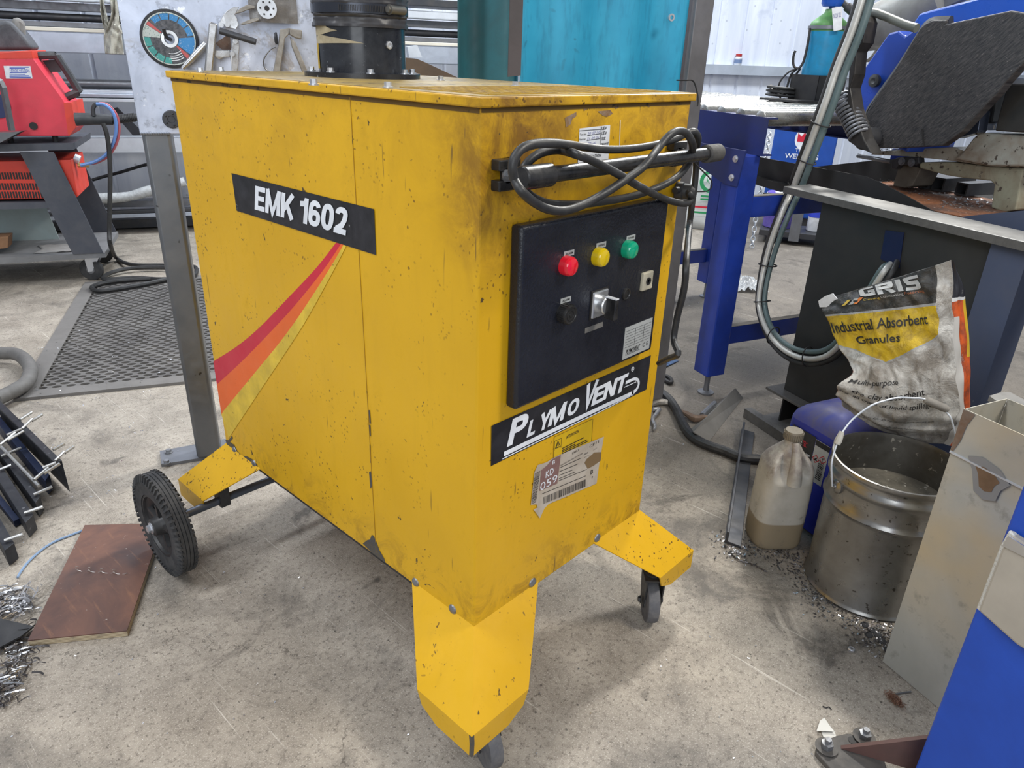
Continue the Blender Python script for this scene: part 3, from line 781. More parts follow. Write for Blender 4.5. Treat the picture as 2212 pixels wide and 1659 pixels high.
for w, f, m, bo in (('CF11', ((0.2899, -0.0018, 0.4883), (0.318, -0.0018, 0.4883), (0.2899, -0.0018, 0.4941)), M_ink, 0), ('THU', ((0.2367, -0.0018, 0.495), (0.2569, -0.0018, 0.495), (0.2367, -0.0018, 0.4991)), M_ink, 0), ('0000000024626', ((0.2066, -0.0018, 0.486), (0.2701, -0.0018, 0.486), (0.2066, -0.0018, 0.4837)), M_ink, 0), ('B', ((0.1833, -0.0022, 0.4967), (0.1902, -0.0022, 0.4967), (0.1833, -0.0022, 0.5043)), M_white, .02),
                ('KD', ((0.1669, -0.0022, 0.4767), (0.188, -0.0022, 0.4767), (0.1669, -0.0022, 0.4899)), M_white, 0), ('059', ((0.1536, -0.0022, 0.4556), (0.1996, -0.0022, 0.4556), (0.1536, -0.0022, 0.4716)), M_white, .0), ('B', ((0.3006, -0.0018, 0.4266), (0.3085, -0.0018, 0.4266), (0.3006, -0.0018, 0.4357)), M_ink, .01), ('STD', ((0.3034, -0.0018, 0.4781), (0.3142, -0.0018, 0.4781), (0.3034, -0.0018, 0.4797)), M_ink, 0), ('9', ((0.3053, -0.0018, 0.4154), (0.3095, -0.0018, 0.4154), (0.3053, -0.0018, 0.4199)), M_ink, 0), ('580', ((0.2748, -0.0018, 0.4786), (0.2865, -0.0018, 0.4786), (0.2748, -0.0018, 0.4818)), M_ink, 0), ('PALL', ((0.2772, -0.0018, 0.4723), (0.2933, -0.0018, 0.4723), (0.2772, -0.0018, 0.474)), M_ink, 0)):
    text(w, 'label_text', m, dl, f, bold=bo)
bc = B()
A0, A1 = map(Vector, ((0.1651, -0.0018, 0.4235), (0.2901, -0.0018, 0.4054)))
C0, C1 = map(Vector, ((0.1645, -0.0018, 0.4385), (0.2891, -0.0018, 0.422)))
rs = random.Random(3); u = 0
while u < .985:
    w = rs.choice((.006, .009, .014, .004)); 
    bc.poly([A0.lerp(A1, u), A0.lerp(A1, u + w), C0.lerp(C1, u + w), C0.lerp(C1, u)])
    u += w + rs.choice((.007, .010, .014))
A0, A1 = map(Vector, ((0.1333, -0.0018, 0.4388), (0.138, -0.0018, 0.4998)))
C0, C1 = map(Vector, ((0.1453, -0.0018, 0.4372), (0.1522, -0.0018, 0.5003)))
u = 0
while u < .97:
    w = rs.choice((.010, .016, .024))
    bc.poly([A0.lerp(A1, u), C0.lerp(C1, u), C0.lerp(C1, u + w), A0.lerp(A1, u + w)])
    u += w + rs.choice((.012, .02))
bc.build('bar_code', M_ink, dl, smooth=0)
l = B()
for seg in [[(0.2076, -0.0018, 0.4811), (0.2671, -0.0018, 0.4764)], [(0.2053, -0.0018, 0.4735), (0.2585, -0.0018, 0.4673)], [(0.2055, -0.0018, 0.4656), (0.2434, -0.0018, 0.4609)], [(0.2052, -0.0018, 0.4589), (0.2505, -0.0018, 0.4533)], [(0.2047, -0.0018, 0.4546), (0.2872, -0.0018, 0.4437)], [(0.1604, -0.0018, 0.4472), (0.2855, -0.0018, 0.4302)]]:
    p, q = map(Vector, seg); l.bar(p, q, .0003, .0009, up=(0, 0, 1))
l.build('label_rule', M_ink, dl, smooth=0)

# inspection sticker behind the handle
lv = fpoly([(0.1997, -0.001, 1.0007), (0.2745, -0.001, 1.001), (0.2719, -0.001, 1.0514), (0.1981, -0.001, 1.0493)], M_paper, 'inspection_sticker', EX)
lv['label'] = 'white inspection sticker'
for w, f, bo in (('LEV', ((0.2509, -0.0016, 1.0453), (0.2636, -0.0016, 1.0453), (0.2509, -0.0016, 1.0497)), .02), ('LEV', ((0.2519, -0.0016, 1.038), (0.2646, -0.0016, 1.038), (0.2519, -0.0016, 1.043)), .02), ('test', ((0.2524, -0.0016, 1.0303), (0.2621, -0.0016, 1.0303), (0.2524, -0.0016, 1.0358)), .02), ('record', ((0.2515, -0.0016, 1.0236), (0.2704, -0.0016, 1.0236), (0.2515, -0.0016, 1.0277)), .02),
                 ('Test date', ((0.1995, -0.0016, 1.0397), (0.2145, -0.0016, 1.0397), (0.1995, -0.0016, 1.0424)), .01), ('Next test', ((0.1992, -0.0016, 1.033), (0.2136, -0.0016, 1.033), (0.1992, -0.0016, 1.0357)), .01), ('FILTRATION', ((0.2185, -0.0016, 1.0069), (0.2544, -0.0016, 1.0069), (0.2185, -0.0016, 1.0113)), .01)):
    text(w, 'print', M_ink, lv, f, bold=bo)
M_pen = mat('blue_pen', (.25, .25, .42), .6)
for w, f in (('20 07 25', ((0.2173, -0.0016, 1.0396), (0.2465, -0.0016, 1.0396), (0.2173, -0.0016, 1.0438))), ('31 09 26', ((0.2168, -0.0016, 1.0327), (0.246, -0.0016, 1.0327), (0.2168, -0.0016, 1.0366))), ('Mark', ((0.2205, -0.0016, 1.025), (0.2397, -0.0016, 1.025), (0.2205, -0.0016, 1.0296)))):
    text(w, 'handwriting', M_pen, lv, f, shear=.2)
l = B()
for seg in [[(0.2491, -0.0015, 1.0508), (0.2499, -0.0015, 1.0234)], [(0.1989, -0.0015, 1.0463), (0.2497, -0.0015, 1.0463)], [(0.2175, -0.0015, 1.0389), (0.2477, -0.0015, 1.0401)], [(0.217, -0.0015, 1.0321), (0.2481, -0.0015, 1.033)], [(0.1998, -0.0015, 1.0188), (0.2706, -0.0015, 1.0188)]]:
    p, q = map(Vector, seg); l.bar(p, q, .0003, .0006, up=(0, 0, 1) if abs(p.x - q.x) > abs(p.z - q.z) else (1, 0, 0))
l.build('ruling', M_ink, lv, smooth=0)
# bared patches where an older sticker was
M_bare = mat('brown_glue_stain', (.20, .10, .03), .8, dirt=(.35, .30, .26), damt=.7, dscale=60)
for pts in [[(0.1678, -0.0005, 1.0515), (0.1644, -0.0005, 1.0648), (0.174, -0.0005, 1.0676), (0.1892, -0.0005, 1.0718), (0.1898, -0.0005, 1.0663), (0.181, -0.0005, 1.0627), (0.1778, -0.0005, 1.0558)], [(0.2385, -0.0005, 1.0713), (0.27, -0.0005, 1.0725), (0.2767, -0.0005, 1.0671), (0.2626, -0.0005, 1.0629), (0.2522, -0.0005, 1.0653)], [(0.2029, -0.0005, 1.0808), (0.2136, -0.0005, 1.0814), (0.213, -0.0005, 1.0759), (0.2066, -0.0005, 1.0721)], [(0.276, -0.0005, 1.0818), (0.2908, -0.0005, 1.0824), (0.2904, -0.0005, 1.075), (0.2832, -0.0005, 1.0735)], [(0.3546, -0.0005, 1.0835), (0.3809, -0.0005, 1.0841), (0.3837, -0.0005, 1.0782), (0.3729, -0.0005, 1.0741), (0.3626, -0.0005, 1.076)]]:
    fpoly(pts, M_bare, 'glue_stain', EX)
ss = [(0.3017, -0.0006, 1.0186), (0.2974, -0.0006, 1.0573)]
fpoly([Vector(ss[0]) + V(-.0008, 0, 0), Vector(ss[0]) + V(.0008, 0, 0), Vector(ss[1]) + V(.0008, 0, 0), Vector(ss[1]) + V(-.0008, 0, 0)], M_white, 'paint_run', EX)

# push handle with its brackets
hb = ((0.0244, -0.062, 1.0019), (0.4506, -0.062, 1.0051))
h0, h1 = map(Vector, hb)
zh = (h0.z + h1.z) / 2
hx0, hx1 = .020, .490
hd = B().cyl((hx0, -.062, zh), (hx1, -.062, zh), .0105, n=24).build('push_handle', M_handle, EX)
B().lathe([(0, -.004), (.0135, -.004), (.0150, -.002), (.0150, .050), (.0118, .054), (.0105, .054)], (hx0 - .006, -.062, zh), (1, 0, 0), 26).build('end_cap', M_handle, hd)
B().lathe([(0, -.004), (.0135, -.004), (.0145, -.002), (.0145, .038), (.0118, .040), (.0105, .040)], (hx1 + .010, -.062, zh), (-1, 0, 0), 26).build('end_cap', mat('worn_rubber_cap', (.05, .048, .045), .8, dirt=(.12, .11, .1), damt=.6, dscale=50), hd)
lb = (0.0345, 0.0, 0.9992)
zb = lb[2]
for xb in (lb[0] + .006, W_ - lb[0] - .006):
    bk = B()
    bk.box(xb - .020, xb + .020, -.016, .001, zb + .006, zb + .020)
    bk.box(xb - .020, xb + .020, -.016, .001, zb - .020, zb - .006)
    bk.box(xb - .004, xb + .020, -.006, .001, zb - .020, zb + .020)
    bk.build('handle_bracket', M_handle, EX, smooth=0, bevel=.002)
for xb in (lb[0] + .006, W_ - lb[0] - .006):
    B().prism([(xb + .002, -.014, zb + .008), (xb + .002, -.014, zb - .008), (xb + (.02 if xb < .25 else -.02), -.062, zh - .008), (xb + (.02 if xb < .25 else -.02), -.062, zh + .008)], (.006 if xb < .25 else -.006, 0, 0)).build('handle_arm', M_handle, EX, smooth=0)
    B().hexbolt((xb - .004, -.014, zb), (0, -1, 0), .007, .008).build('bracket_bolt', M_bolt, EX)

# power cable wound in a figure of eight over the handle
cab = [(0.4627, -0.012, 0.9376), (0.4942, -0.012, 0.9355), (0.4825, -0.03, 0.9327), (0.4941, -0.03, 0.9228), (0.4768, -0.03, 0.9166), (0.437, -0.03, 0.923), (0.3866, -0.03, 0.9371), (0.2553, -0.086, 0.969), (0.2232, -0.086, 0.9811), (0.1926, -0.086, 0.9935), (0.1608, -0.086, 1.0054), (0.1253, -0.086, 1.0182), (0.0897, -0.086, 1.0288), (0.1001, -0.05, 1.0302), (0.0741, -0.05, 1.0311), (0.0538, -0.05, 1.0279), (0.0365, -0.05, 1.0202), (0.0272, -0.05, 1.0109), (0.0355, -0.04, 0.9975), (0.043, -0.04, 0.9835), (0.0645, -0.04, 0.97), (0.0988, -0.04, 0.9593), (0.153, -0.04, 0.9524), (0.2083, -0.04, 0.9501), (0.2798, -0.04, 0.9494), (0.3404, -0.04, 0.9535), (0.3773, -0.05, 0.9642), (0.4135, -0.05, 0.9768), (0.4358, -0.05, 0.9974), (0.3831, -0.08, 1.0252), (0.3616, -0.08, 1.0417), (0.3368, -0.08, 1.0467), (0.3121, -0.08, 1.041), (0.2898, -0.08, 1.027), (0.2527, -0.09, 1.0133), (0.2313, -0.09, 1.0012), (0.1987, -0.09, 0.9903), (0.1593, -0.09, 0.9781), (0.1263, -0.09, 0.9699), (0.0967, -0.09, 0.9642), (0.0632, -0.09, 0.9621), (0.0305, -0.09, 0.9683), (0.0033, -0.09, 0.9802), (-0.0185, -0.09, 0.995), (-0.0142, -0.075, 1.0049), (-0.019, -0.075, 1.0189), (-0.0156, -0.075, 1.032), (-0.0007, -0.075, 1.0418), (0.0244, -0.075, 1.0449), (0.0644, -0.075, 1.0426), (0.1509, -0.045, 1.0312), (0.2053, -0.045, 1.0245), (0.2634, -0.045, 1.0218), (0.3253, -0.045, 1.0233), (0.3844, -0.045, 1.0289), (0.4215, -0.045, 1.0364), (0.4362, -0.05, 1.0385), (0.4513, -0.05, 1.0278), (0.4674, -0.04, 1.0093)]
B().tube(cab, .0058, 12, smooth=6).build('power_cable', M_cable, EX)['label'] = 'black cable wound in a figure of eight'
drop = [(0.4852, -0.03, 1.0072), (0.4928, -0.03, 0.9758), (0.4965, -0.03, 0.9438), (0.4959, -0.03, 0.9114), (0.4969, -0.03, 0.8719), (0.342, -0.119, 0.858), (0.335, -0.126, 0.815), (0.351, -0.111, 0.753), (0.351, -0.111, 0.716), (0.322, -0.138, 0.708), (0.363, -0.1, 0.677), (0.421, -0.048, 0.635)]
B().tube(drop, .0055, 10, smooth=6).build('power_cable', M_cable, EX)
gl = V(*(0.487, 0.0, 0.9336))
B().lathe([(.016, 0), (.016, .012), (.0135, .014), (.0135, .028), (.009, .034), (0, .034)], gl, (.35, -1, 0), 20).build('cable_gland', M_hub, EX)
B().tube([gl + V(.02, -.03, .0), gl + V(.033, -.045, .003), gl + V(.03, -.05, .02), gl + V(-.02, -.045, .05), gl + V(-.03, -.02, .075)], .0012, 6, smooth=5).build('cable_tie', M_ink, EX)

# exhaust spigot, bolted flange and flexible hose on top of the lid
DC = V(.25, .585, 0)
HB = .086
du = B().lathe([(.083, 0), (.083, .096), (.080, .096), (.080, 0)], DC + V(0, 0, zl), (0, 0, 1), 64, close=True)
duo = du.build('duct_collar', M_duct, EX)
B().lathe([(.084, 0), (.111, 0), (.111, .0085), (.084, .0085)], DC + V(0, 0, zl), (0, 0, 1), 64, close=True).build('duct_flange', M_duct, duo)
for k in range(8):
    an = 2 * math.pi * k / 8 + .30
    B().hexbolt(DC + V(math.cos(an) * .0975, math.sin(an) * .0975, zl + .0085), (0, 0, 1), .0055, .008).build('flange_bolt', M_bolt2, duo)
def tape(rows, m, nm):
    vs = [p for r_ in rows for p in r_]
    B().add(vs, [(2 * k, 2 * k + 1, 2 * k + 3, 2 * k + 2) for k in range(len(rows) - 1)]).build(nm, m, duo, smooth=0)
tape([[(0.1821, 0.6341, 1.1882), (0.1821, 0.6341, 1.1653)], [(0.1821, 0.6341, 1.1881), (0.1821, 0.6341, 1.1653)], [(0.1754, 0.6232, 1.1879), (0.1754, 0.6232, 1.1653)], [(0.1706, 0.6119, 1.1877), (0.1706, 0.6119, 1.1653)], [(0.1685, 0.6043, 1.1871), (0.1686, 0.6049, 1.1655)], [(0.1673, 0.5981, 1.1862), (0.1675, 0.5997, 1.1659)], [(0.1666, 0.5927, 1.1852), (0.1668, 0.5951, 1.1662)], [(0.1663, 0.5878, 1.1842), (0.1664, 0.5909, 1.1665)], [(0.1663, 0.5818, 1.1822), (0.1662, 0.5837, 1.1678)], [(0.1667, 0.5762, 1.1801), (0.1666, 0.5773, 1.169)], [(0.1674, 0.5711, 1.1781), (0.1673, 0.5714, 1.1702)], [(0.1684, 0.566, 1.1766), (0.1684, 0.566, 1.1712)], [(0.1697, 0.561, 1.1757), (0.1697, 0.561, 1.1719)], [(0.1713, 0.5563, 1.1747), (0.1713, 0.5563, 1.1727)], [(0.1731, 0.5518, 1.1738), (0.1731, 0.5518, 1.1735)]], M_tape, 'torn_tape')
tape([[(0.1821, 0.6341, 1.1653), (0.1821, 0.6341, 1.1515)], [(0.1821, 0.6341, 1.1654), (0.1821, 0.6341, 1.1515)], [(0.1699, 0.6094, 1.1655), (0.1736, 0.6193, 1.1515)], [(0.1673, 0.5981, 1.1656), (0.1695, 0.6084, 1.1515)], [(0.1663, 0.589, 1.1653), (0.1672, 0.5978, 1.1516)], [(0.1663, 0.5811, 1.1645), (0.1662, 0.5862, 1.1518)], [(0.1669, 0.5741, 1.1637), (0.1666, 0.5765, 1.1521)], [(0.168, 0.5677, 1.1629), (0.1679, 0.5681, 1.1523)], [(0.1702, 0.5596, 1.1621), (0.1702, 0.5596, 1.1525)], [(0.1731, 0.5518, 1.1612), (0.1731, 0.5518, 1.1527)], [(0.1765, 0.5447, 1.1603), (0.1765, 0.5447, 1.1529)], [(0.1802, 0.5387, 1.1595), (0.1802, 0.5387, 1.153)], [(0.183, 0.5347, 1.1588), (0.183, 0.5347, 1.1531)], [(0.186, 0.531, 1.158), (0.186, 0.531, 1.1533)], [(0.1891, 0.5274, 1.1573), (0.1891, 0.5274, 1.1534)], [(0.1925, 0.524, 1.1565), (0.1925, 0.524, 1.1535)], [(0.1962, 0.5208, 1.1556), (0.1962, 0.5208, 1.1536)], [(0.2, 0.5178, 1.1548), (0.2, 0.5178, 1.1537)], [(0.204, 0.515, 1.1539), (0.204, 0.515, 1.1537)]], M_tape, 'torn_tape')
tape([[(0.1821, 0.6341, 1.1515), (0.1821, 0.6341, 1.1081)], [(0.1821, 0.6341, 1.1515), (0.1821, 0.6341, 1.1082)], [(0.1821, 0.6341, 1.1515), (0.1821, 0.6341, 1.1084)], [(0.1758, 0.6239, 1.1515), (0.175, 0.6224, 1.1085)], [(0.172, 0.6156, 1.1515), (0.1718, 0.6151, 1.1087)], [(0.1699, 0.6097, 1.1515), (0.1699, 0.6097, 1.1088)]], mat('yellow_duct_tape', (.55, .36, .03), .6, dirt=(.2, .13, .03), damt=.6, dscale=40), 'yellow_tape')
ey = V(*(0.2509, 0.5012, 1.1522))
B().lathe([(.0068, -.001), (.0068, .0025), (.0035, .003), (.003, .001), (0, .001)], ey, (ey - DC - V(0, 0, ey.z)), 20).build('rivet', M_bolt2, duo)
def hose_pt(u, v):
    z = zl + HB + v * 1.35
    an = u * 2 * math.pi
    zz = z - zl - HB
    r = .0865
    wr = mnoise.noise(V(math.cos(an) * 2.5, math.sin(an) * 2.5, zz * 34)) * .006 + mnoise.noise(V(math.cos(an) * 6 + zz * 30, math.sin(an) * 6, zz * 70)) * .0028
    r += wr
    for zc in (.012, .020, .040, .048):
        if abs(zz - zc) < .004: r += .003 * (1 - abs(zz - zc) / .004)
    if zz > .06: r += .004 * math.sin(zz * 2 * math.pi / .035 + an)
    if zz < .008: r += .003
    return V(DC.x + r * math.cos(an), DC.y + r * math.sin(an), z)
B().grid(hose_pt, 72, 420).build('flexible_hose', M_hose, EX, merge=True, smooth=60)['label'] = 'wrinkled black flexible hose'
M_band = mat('dark_steel_band', (.05, .055, .07), .3, .6)
hc = B().lathe([(.0905, .022), (.0905, .038), (.089, .038), (.089, .022)], DC + V(0, 0, zl + HB), (0, 0, 1), 64, close=True).build('hose_clamp', M_band, EX)
sl = B()
for q in [(0.1718, 0.539, 1.2103), (0.1734, 0.5363, 1.2103), (0.1751, 0.5337, 1.2103), (0.1769, 0.5312, 1.2103), (0.1787, 0.5288, 1.2103), (0.1806, 0.5265, 1.2103), (0.1825, 0.5243, 1.2103), (0.1845, 0.5221, 1.2103), (0.1866, 0.52, 1.2103), (0.1887, 0.518, 1.2103), (0.1909, 0.5161, 1.2103), (0.1931, 0.5142, 1.2103), (0.1954, 0.5125, 1.2103), (0.1978, 0.5108, 1.2103), (0.2002, 0.5091, 1.2103), (0.2026, 0.5076, 1.2103), (0.2051, 0.5061, 1.2103), (0.2077, 0.5047, 1.2103), (0.2103, 0.5034, 1.2103), (0.2129, 0.5021, 1.2103), (0.2157, 0.501, 1.2103), (0.2185, 0.4999, 1.2103), (0.2213, 0.4989, 1.2103), (0.2242, 0.498, 1.2103), (0.2272, 0.4971, 1.2103), (0.2302, 0.4964, 1.2103), (0.2333, 0.4958, 1.2103), (0.2365, 0.4952, 1.2103), (0.2398, 0.4948, 1.2103), (0.2431, 0.4945, 1.2103), (0.2466, 0.4943, 1.2103), (0.2501, 0.4942, 1.2103), (0.2537, 0.4943, 1.2103), (0.2574, 0.4945, 1.2103)]:
    p = V(*q)
    n = (p - DC); n.z = 0; n.normalize(); t = V(-n.y, n.x, 0)
    sl.obb(V(p.x, p.y, zl + HB + .030), n * .0006, t * .0006, (0, 0, .005))
sl.build('clamp_slot', M_ink, hc, smooth=0)['kind'] = 'stuff'
cs = [(0.2464, 0.4901, 1.2095), (0.2845, 0.4965, 1.2078)]
c_ = V(cs[0][0], cs[0][1], zl + HB + .030); d_ = V(cs[1][0], cs[1][1], zl + HB + .030)
s_ = B().cyl(c_, d_, .0075, n=14)
s_.hexbolt(c_, c_ - d_, .006, .006)
s_.build('clamp_screw', mat('dull_clamp_steel', (.20, .19, .17), .45, .7), hc)

# ---------------------------------------------------------------- back wall, rail, rack of bar stock
RA = math.radians(-27)
RS = V(math.cos(RA), math.sin(RA), 0); RT = V(-math.sin(RA), math.cos(RA), 0)
RO = V(1.174, 4.284, 0)
def RP(s, t, z): return RO + RS * s + RT * t + V(0, 0, z)
def wall_mat():
    t = NT('white_wall_cladding')
    co = t.coord()
    n = t.noise(1, 5, .6, t.coord('Object', (7, 7, .7)), .4)
    c = t.mix(t.step(n, .35, .7), (.60, .64, .74), (.80, .83, .90))
    c = t.mix(t.step(t.noise(5, 5, .7, co), .56, .7, 0, .45), c, (.42, .46, .56))
    c = t.mix(t.step(t.vor(9, co), .06, .10, .55, 0), c, (.30, .32, .38))
    return t.fin(c, .6, 0)
M_wall = wall_mat()
w = B()
x = -5.0
pts = []
while x < 9.0:
    pts += [(x, .55), (x + .235, .55), (x + .2425, .565), (x + .2575, .565), (x + .265, .55)]
    x += .265
for a, b in zip(pts[:-1], pts[1:]):
    w.add([RP(a[0], a[1], 0), RP(b[0], b[1], 0), RP(b[0], b[1], 4.3), RP(a[0], a[1], 4.3)], [(0, 1, 2, 3)])
struct(w.build('wall_back', M_wall, smooth=0, merge=True, fixn=False))
M_rail = mat('grey_painted_rail', (.42, .46, .52), .5, dirt=(.28, .30, .33), damt=.4)
w = B()
w.add([RP(s, t, z) for s in (3.3, 9.0) for t, z in ((.55, 1.06), (.49, 1.06), (.49, 1.137), (.55, 1.137))], [(0, 1, 2, 3), (7, 6, 5, 4), (0, 4, 5, 1), (1, 5, 6, 2), (2, 6, 7, 3), (3, 7, 4, 0)])
struct(w.build('trim_1', M_rail, smooth=0))

M_gal = mat('galvanised_steel', (.50, .55, .64), .38, .55, dirt=(.30, .32, .38), damt=.5, dscale=9)
M_galp = mat('pale_galvanised', (.66, .70, .76), .45, .4, dirt=(.42, .44, .48), damt=.4, dscale=9)
M_dark = mat('dark_mill_steel', (.060, .064, .075), .5, .6, dirt=(.12, .11, .10), damt=.5, dscale=10)
M_mid = mat('grey_mill_steel', (.21, .22, .245), .42, .6, dirt=(.12, .11, .10), damt=.5, dscale=10)
M_cream = mat('cream_plastic_strip', (.74, .70, .60), .5)
M_steel = mat('worn_bare_steel', (.165, .175, .19), .40, .75, dirt=(.24, .235, .23), damt=.5, dscale=9, speck=(.04, .035, .03), samt=.68, sscale=30)
# the rack itself: uprights and arms
RK = thing('storage_rack', 'dark steel rack against the back wall holding lengths of bar', 'rack', RP(1.2, .3, 0))
for s in (-1.9, .62, 2.62):
    for nm, q in (('upright', [(s - .04, .36), (s + .04, .36), (s + .04, .46), (s - .04, .46)]),):
        B().prism([RP(a, b, 0) for a, b in q], (0, 0, 1.9)).build('upright', M_dark, RK, smooth=0)
    B().prism([RP(a, b, 0) for a, b in ((s - .05, -.02), (s + .05, -.02), (s + .05, .46), (s - .05, .46))], (0, 0, .008)).build('foot', M_dark, RK, smooth=0)
def stock(name, zz_, t, shape, m, label, s0=-2.6, s1=2.9, depth=.10, group='lengths of metal stock on the rack'):
    z1, z0 = zz_
    zc = (z0 + z1) / 2; h = abs(z1 - z0)
    if shape == 'pipe':
        b = B(); r = h / 2
        b.lathe([(r * .82, 0), (r, 0), (r, s1 - s0), (r * .82, s1 - s0)], RP(s0, t + r, zc), RS, 20, close=True)
        o = b.build(name, m, None)
    elif shape == 'channel':
        b = B()
        for ta, tb, za, zb in ((0, .006, -h / 2, h / 2), (0, depth, h / 2 - .006, h / 2), (0, depth, -h / 2, -h / 2 + .006)):
            b.add([RP(s, t + tt, zc + zz) for s in (s0, s1) for tt, zz in ((ta, za), (tb, za), (tb, zb), (ta, zb))], [(0, 1, 2, 3), (7, 6, 5, 4), (0, 4, 5, 1), (1, 5, 6, 2), (2, 6, 7, 3), (3, 7, 4, 0)])
        o = b.build(name, m, None, smooth=0)
    else:
        b = B().add([RP(s, t + tt, zc + zz) for s in (s0, s1) for tt, zz in ((0, -h / 2), (depth, -h / 2), (depth, h / 2), (0, h / 2))], [(0, 1, 2, 3), (7, 6, 5, 4), (0, 4, 5, 1), (1, 5, 6, 2), (2, 6, 7, 3), (3, 7, 4, 0)])
        o = b.build(name, m, None, smooth=0, bevel=.002)
    tag(o, label, 'metal bar', group)
    bk_ = (h if shape == 'pipe' else .006 if shape == 'channel' else depth) + .0006
    for s in (-1.9, .62, 2.62):   # the arm that carries it
        if s0 < s < s1:
            B().prism([RP(a, bb, zc - .006) for a, bb in ((s - .03, t + bk_), (s + .03, t + bk_), (s + .03, .3595), (s - .03, .3595))], (0, 0, .012)).build('arm', M_dark, RK, smooth=0)
    return o
stock('steel_channel', (1.401, 1.353), 0, 'channel', M_galp, 'pale channel bar, topmost on the rack above the red welder')
stock('steel_tube', (1.347, 1.305), .1, 'box', M_mid, 'grey box tube just under the topmost pale channel on the rack')
stock('steel_pipe', (1.29, 1.248), .1, 'pipe', M_dark, 'dark steel pipe above the cream strip on the rack')
stock('steel_tube', (1.242, 1.216), .05, 'box', M_mid, 'slim grey tube lying right above the cream strip')
stock('plastic_strip', (1.213, 1.193), 0, 'box', M_cream, 'thin cream strip on top of the wide galvanised channel', depth=.05)
stock('steel_channel', (1.192, 1.078), 0, 'channel', M_gal, 'wide blue-grey galvanised channel across the rack', depth=.14)
stock('steel_pipe', (0.935, 0.879), .1, 'pipe', M_mid, 'round grey pipe below the wide galvanised channel', s1=1.6)
stock('aluminium_rod', (0.876, 0.858), .05, 'box', M_galp, 'thin pale rod above the double flat bar behind the red welder', depth=.03, s1=1.6)
stock('flat_bar', (0.858, 0.837), 0, 'box', M_gal, 'upper bright flat bar level with the torch handle', s1=1.6)
stock('flat_bar', (0.832, 0.813), 0, 'box', M_galp, 'lower bright flat bar level with the torch handle', s1=1.6)
stock('aluminium_beam', (0.607, 0.513), 0, 'channel', M_galp, 'bright aluminium beam at knee height under the torch cable', depth=.12, s1=1.6)
stock('box_section', (0.207, 0.169), .05, 'box', M_mid, 'grey box section low on the rack, beneath the plastic-wrapped tube', s1=1.6)
stock('flat_bar', (0.157, 0.137), 0, 'box', M_dark, 'dark flat bar near the floor on the rack', s1=1.6, depth=.045)
stock('flat_bar', (0.134, 0.11), 0, 'box', M_gal, 'bright flat bar near the floor on the rack', s1=1.6, depth=.045)
stock('steel_billet', (0.069, 0.011), .15, 'box', M_dark, 'black bar lying lowest on the rack close to the floor', depth=.15, s1=1.6)
stock('shading_slab', (1.47, 1.43), 0, 'box', M_dark, 'unseen dark slab added above the rack to shade it and the wall', depth=.35)  # added out-of-view slab that keeps light off the rack and wall
# plastic wrapped tube
wp = [Vector(p) for p in [(0.863, 4.465, 0.239), (0.975, 4.408, 0.235), (1.095, 4.347, 0.243), (1.196, 4.295, 0.273), (1.401, 4.191, 0.329)]]
M_wrap = mat('clear_plastic_wrap', (.60, .62, .63), .28, dirt=(.30, .31, .32), damt=.6, dscale=40, bump=.9, bscale=45)
q = B().tube(wp, [.030, .034, .030, .034, .03], 12, smooth=8)
tag(q.build('wrapped_tube', M_wrap), 'tube in crinkled clear wrapping low on the rack', 'tube')
# dark diagonal brace between bars
q = B().prism([(1.138, 4.527, 0.757), (1.173, 4.509, 0.768), (1.276, 4.457, 0.626), (1.268, 4.461, 0.571), (1.236, 4.477, 0.589)], RT * .03)
q.build('brace', M_dark, RK, smooth=0)
# hanging clear sleeves
def sleeve(pts_l, pts_r, name, lab):
    def at(p, v):
        q, _ = spline([Vector(k) for k in p], [0] * len(p), 8)
        f = v * (len(q) - 1); i = min(int(f), len(q) - 2)
        return q[i].lerp(q[i + 1], f - i)
    def fn(u, v):
        p = at(pts_l, v).lerp(at(pts_r, v), u)
        return p - RT * (.02 + .02 * math.sin(u * 9 + v * 5) + .02 * mnoise.noise(V(u * 5, v * 9, 1)))
    o = B().grid(fn, 12, 30).build(name, M_slv, solid=.002)
    tag(o, lab, 'plastic sleeve')
M_slv = mat('cloudy_plastic_sleeve', (.62, .60, .52), .3, dirt=(.35, .34, .30), damt=.5, dscale=18, bump=.6, bscale=30, trans=.25)
sleeve([(1.151, 4.239, 1.379), (1.149, 4.241, 1.3), (1.121, 4.255, 1.232), (1.091, 4.27, 1.177), (1.081, 4.275, 1.081)], [(1.189, 4.22, 1.382), (1.178, 4.226, 1.302), (1.175, 4.227, 1.234), (1.177, 4.226, 1.18), (1.174, 4.228, 1.08)], 'plastic_sleeve', 'crumpled clear plastic sleeve hanging over the wide galvanised channel')
sleeve([(1.114, 4.292, 1.378), (1.111, 4.293, 1.315), (1.109, 4.295, 1.265), (1.108, 4.295, 1.221), (1.109, 4.295, 1.191)], [(1.134, 4.282, 1.379), (1.132, 4.283, 1.316), (1.135, 4.281, 1.26), (1.133, 4.283, 1.226), (1.124, 4.287, 1.192)], 'plastic_strip', 'narrow twisted plastic strip hanging beside the crumpled sleeve')
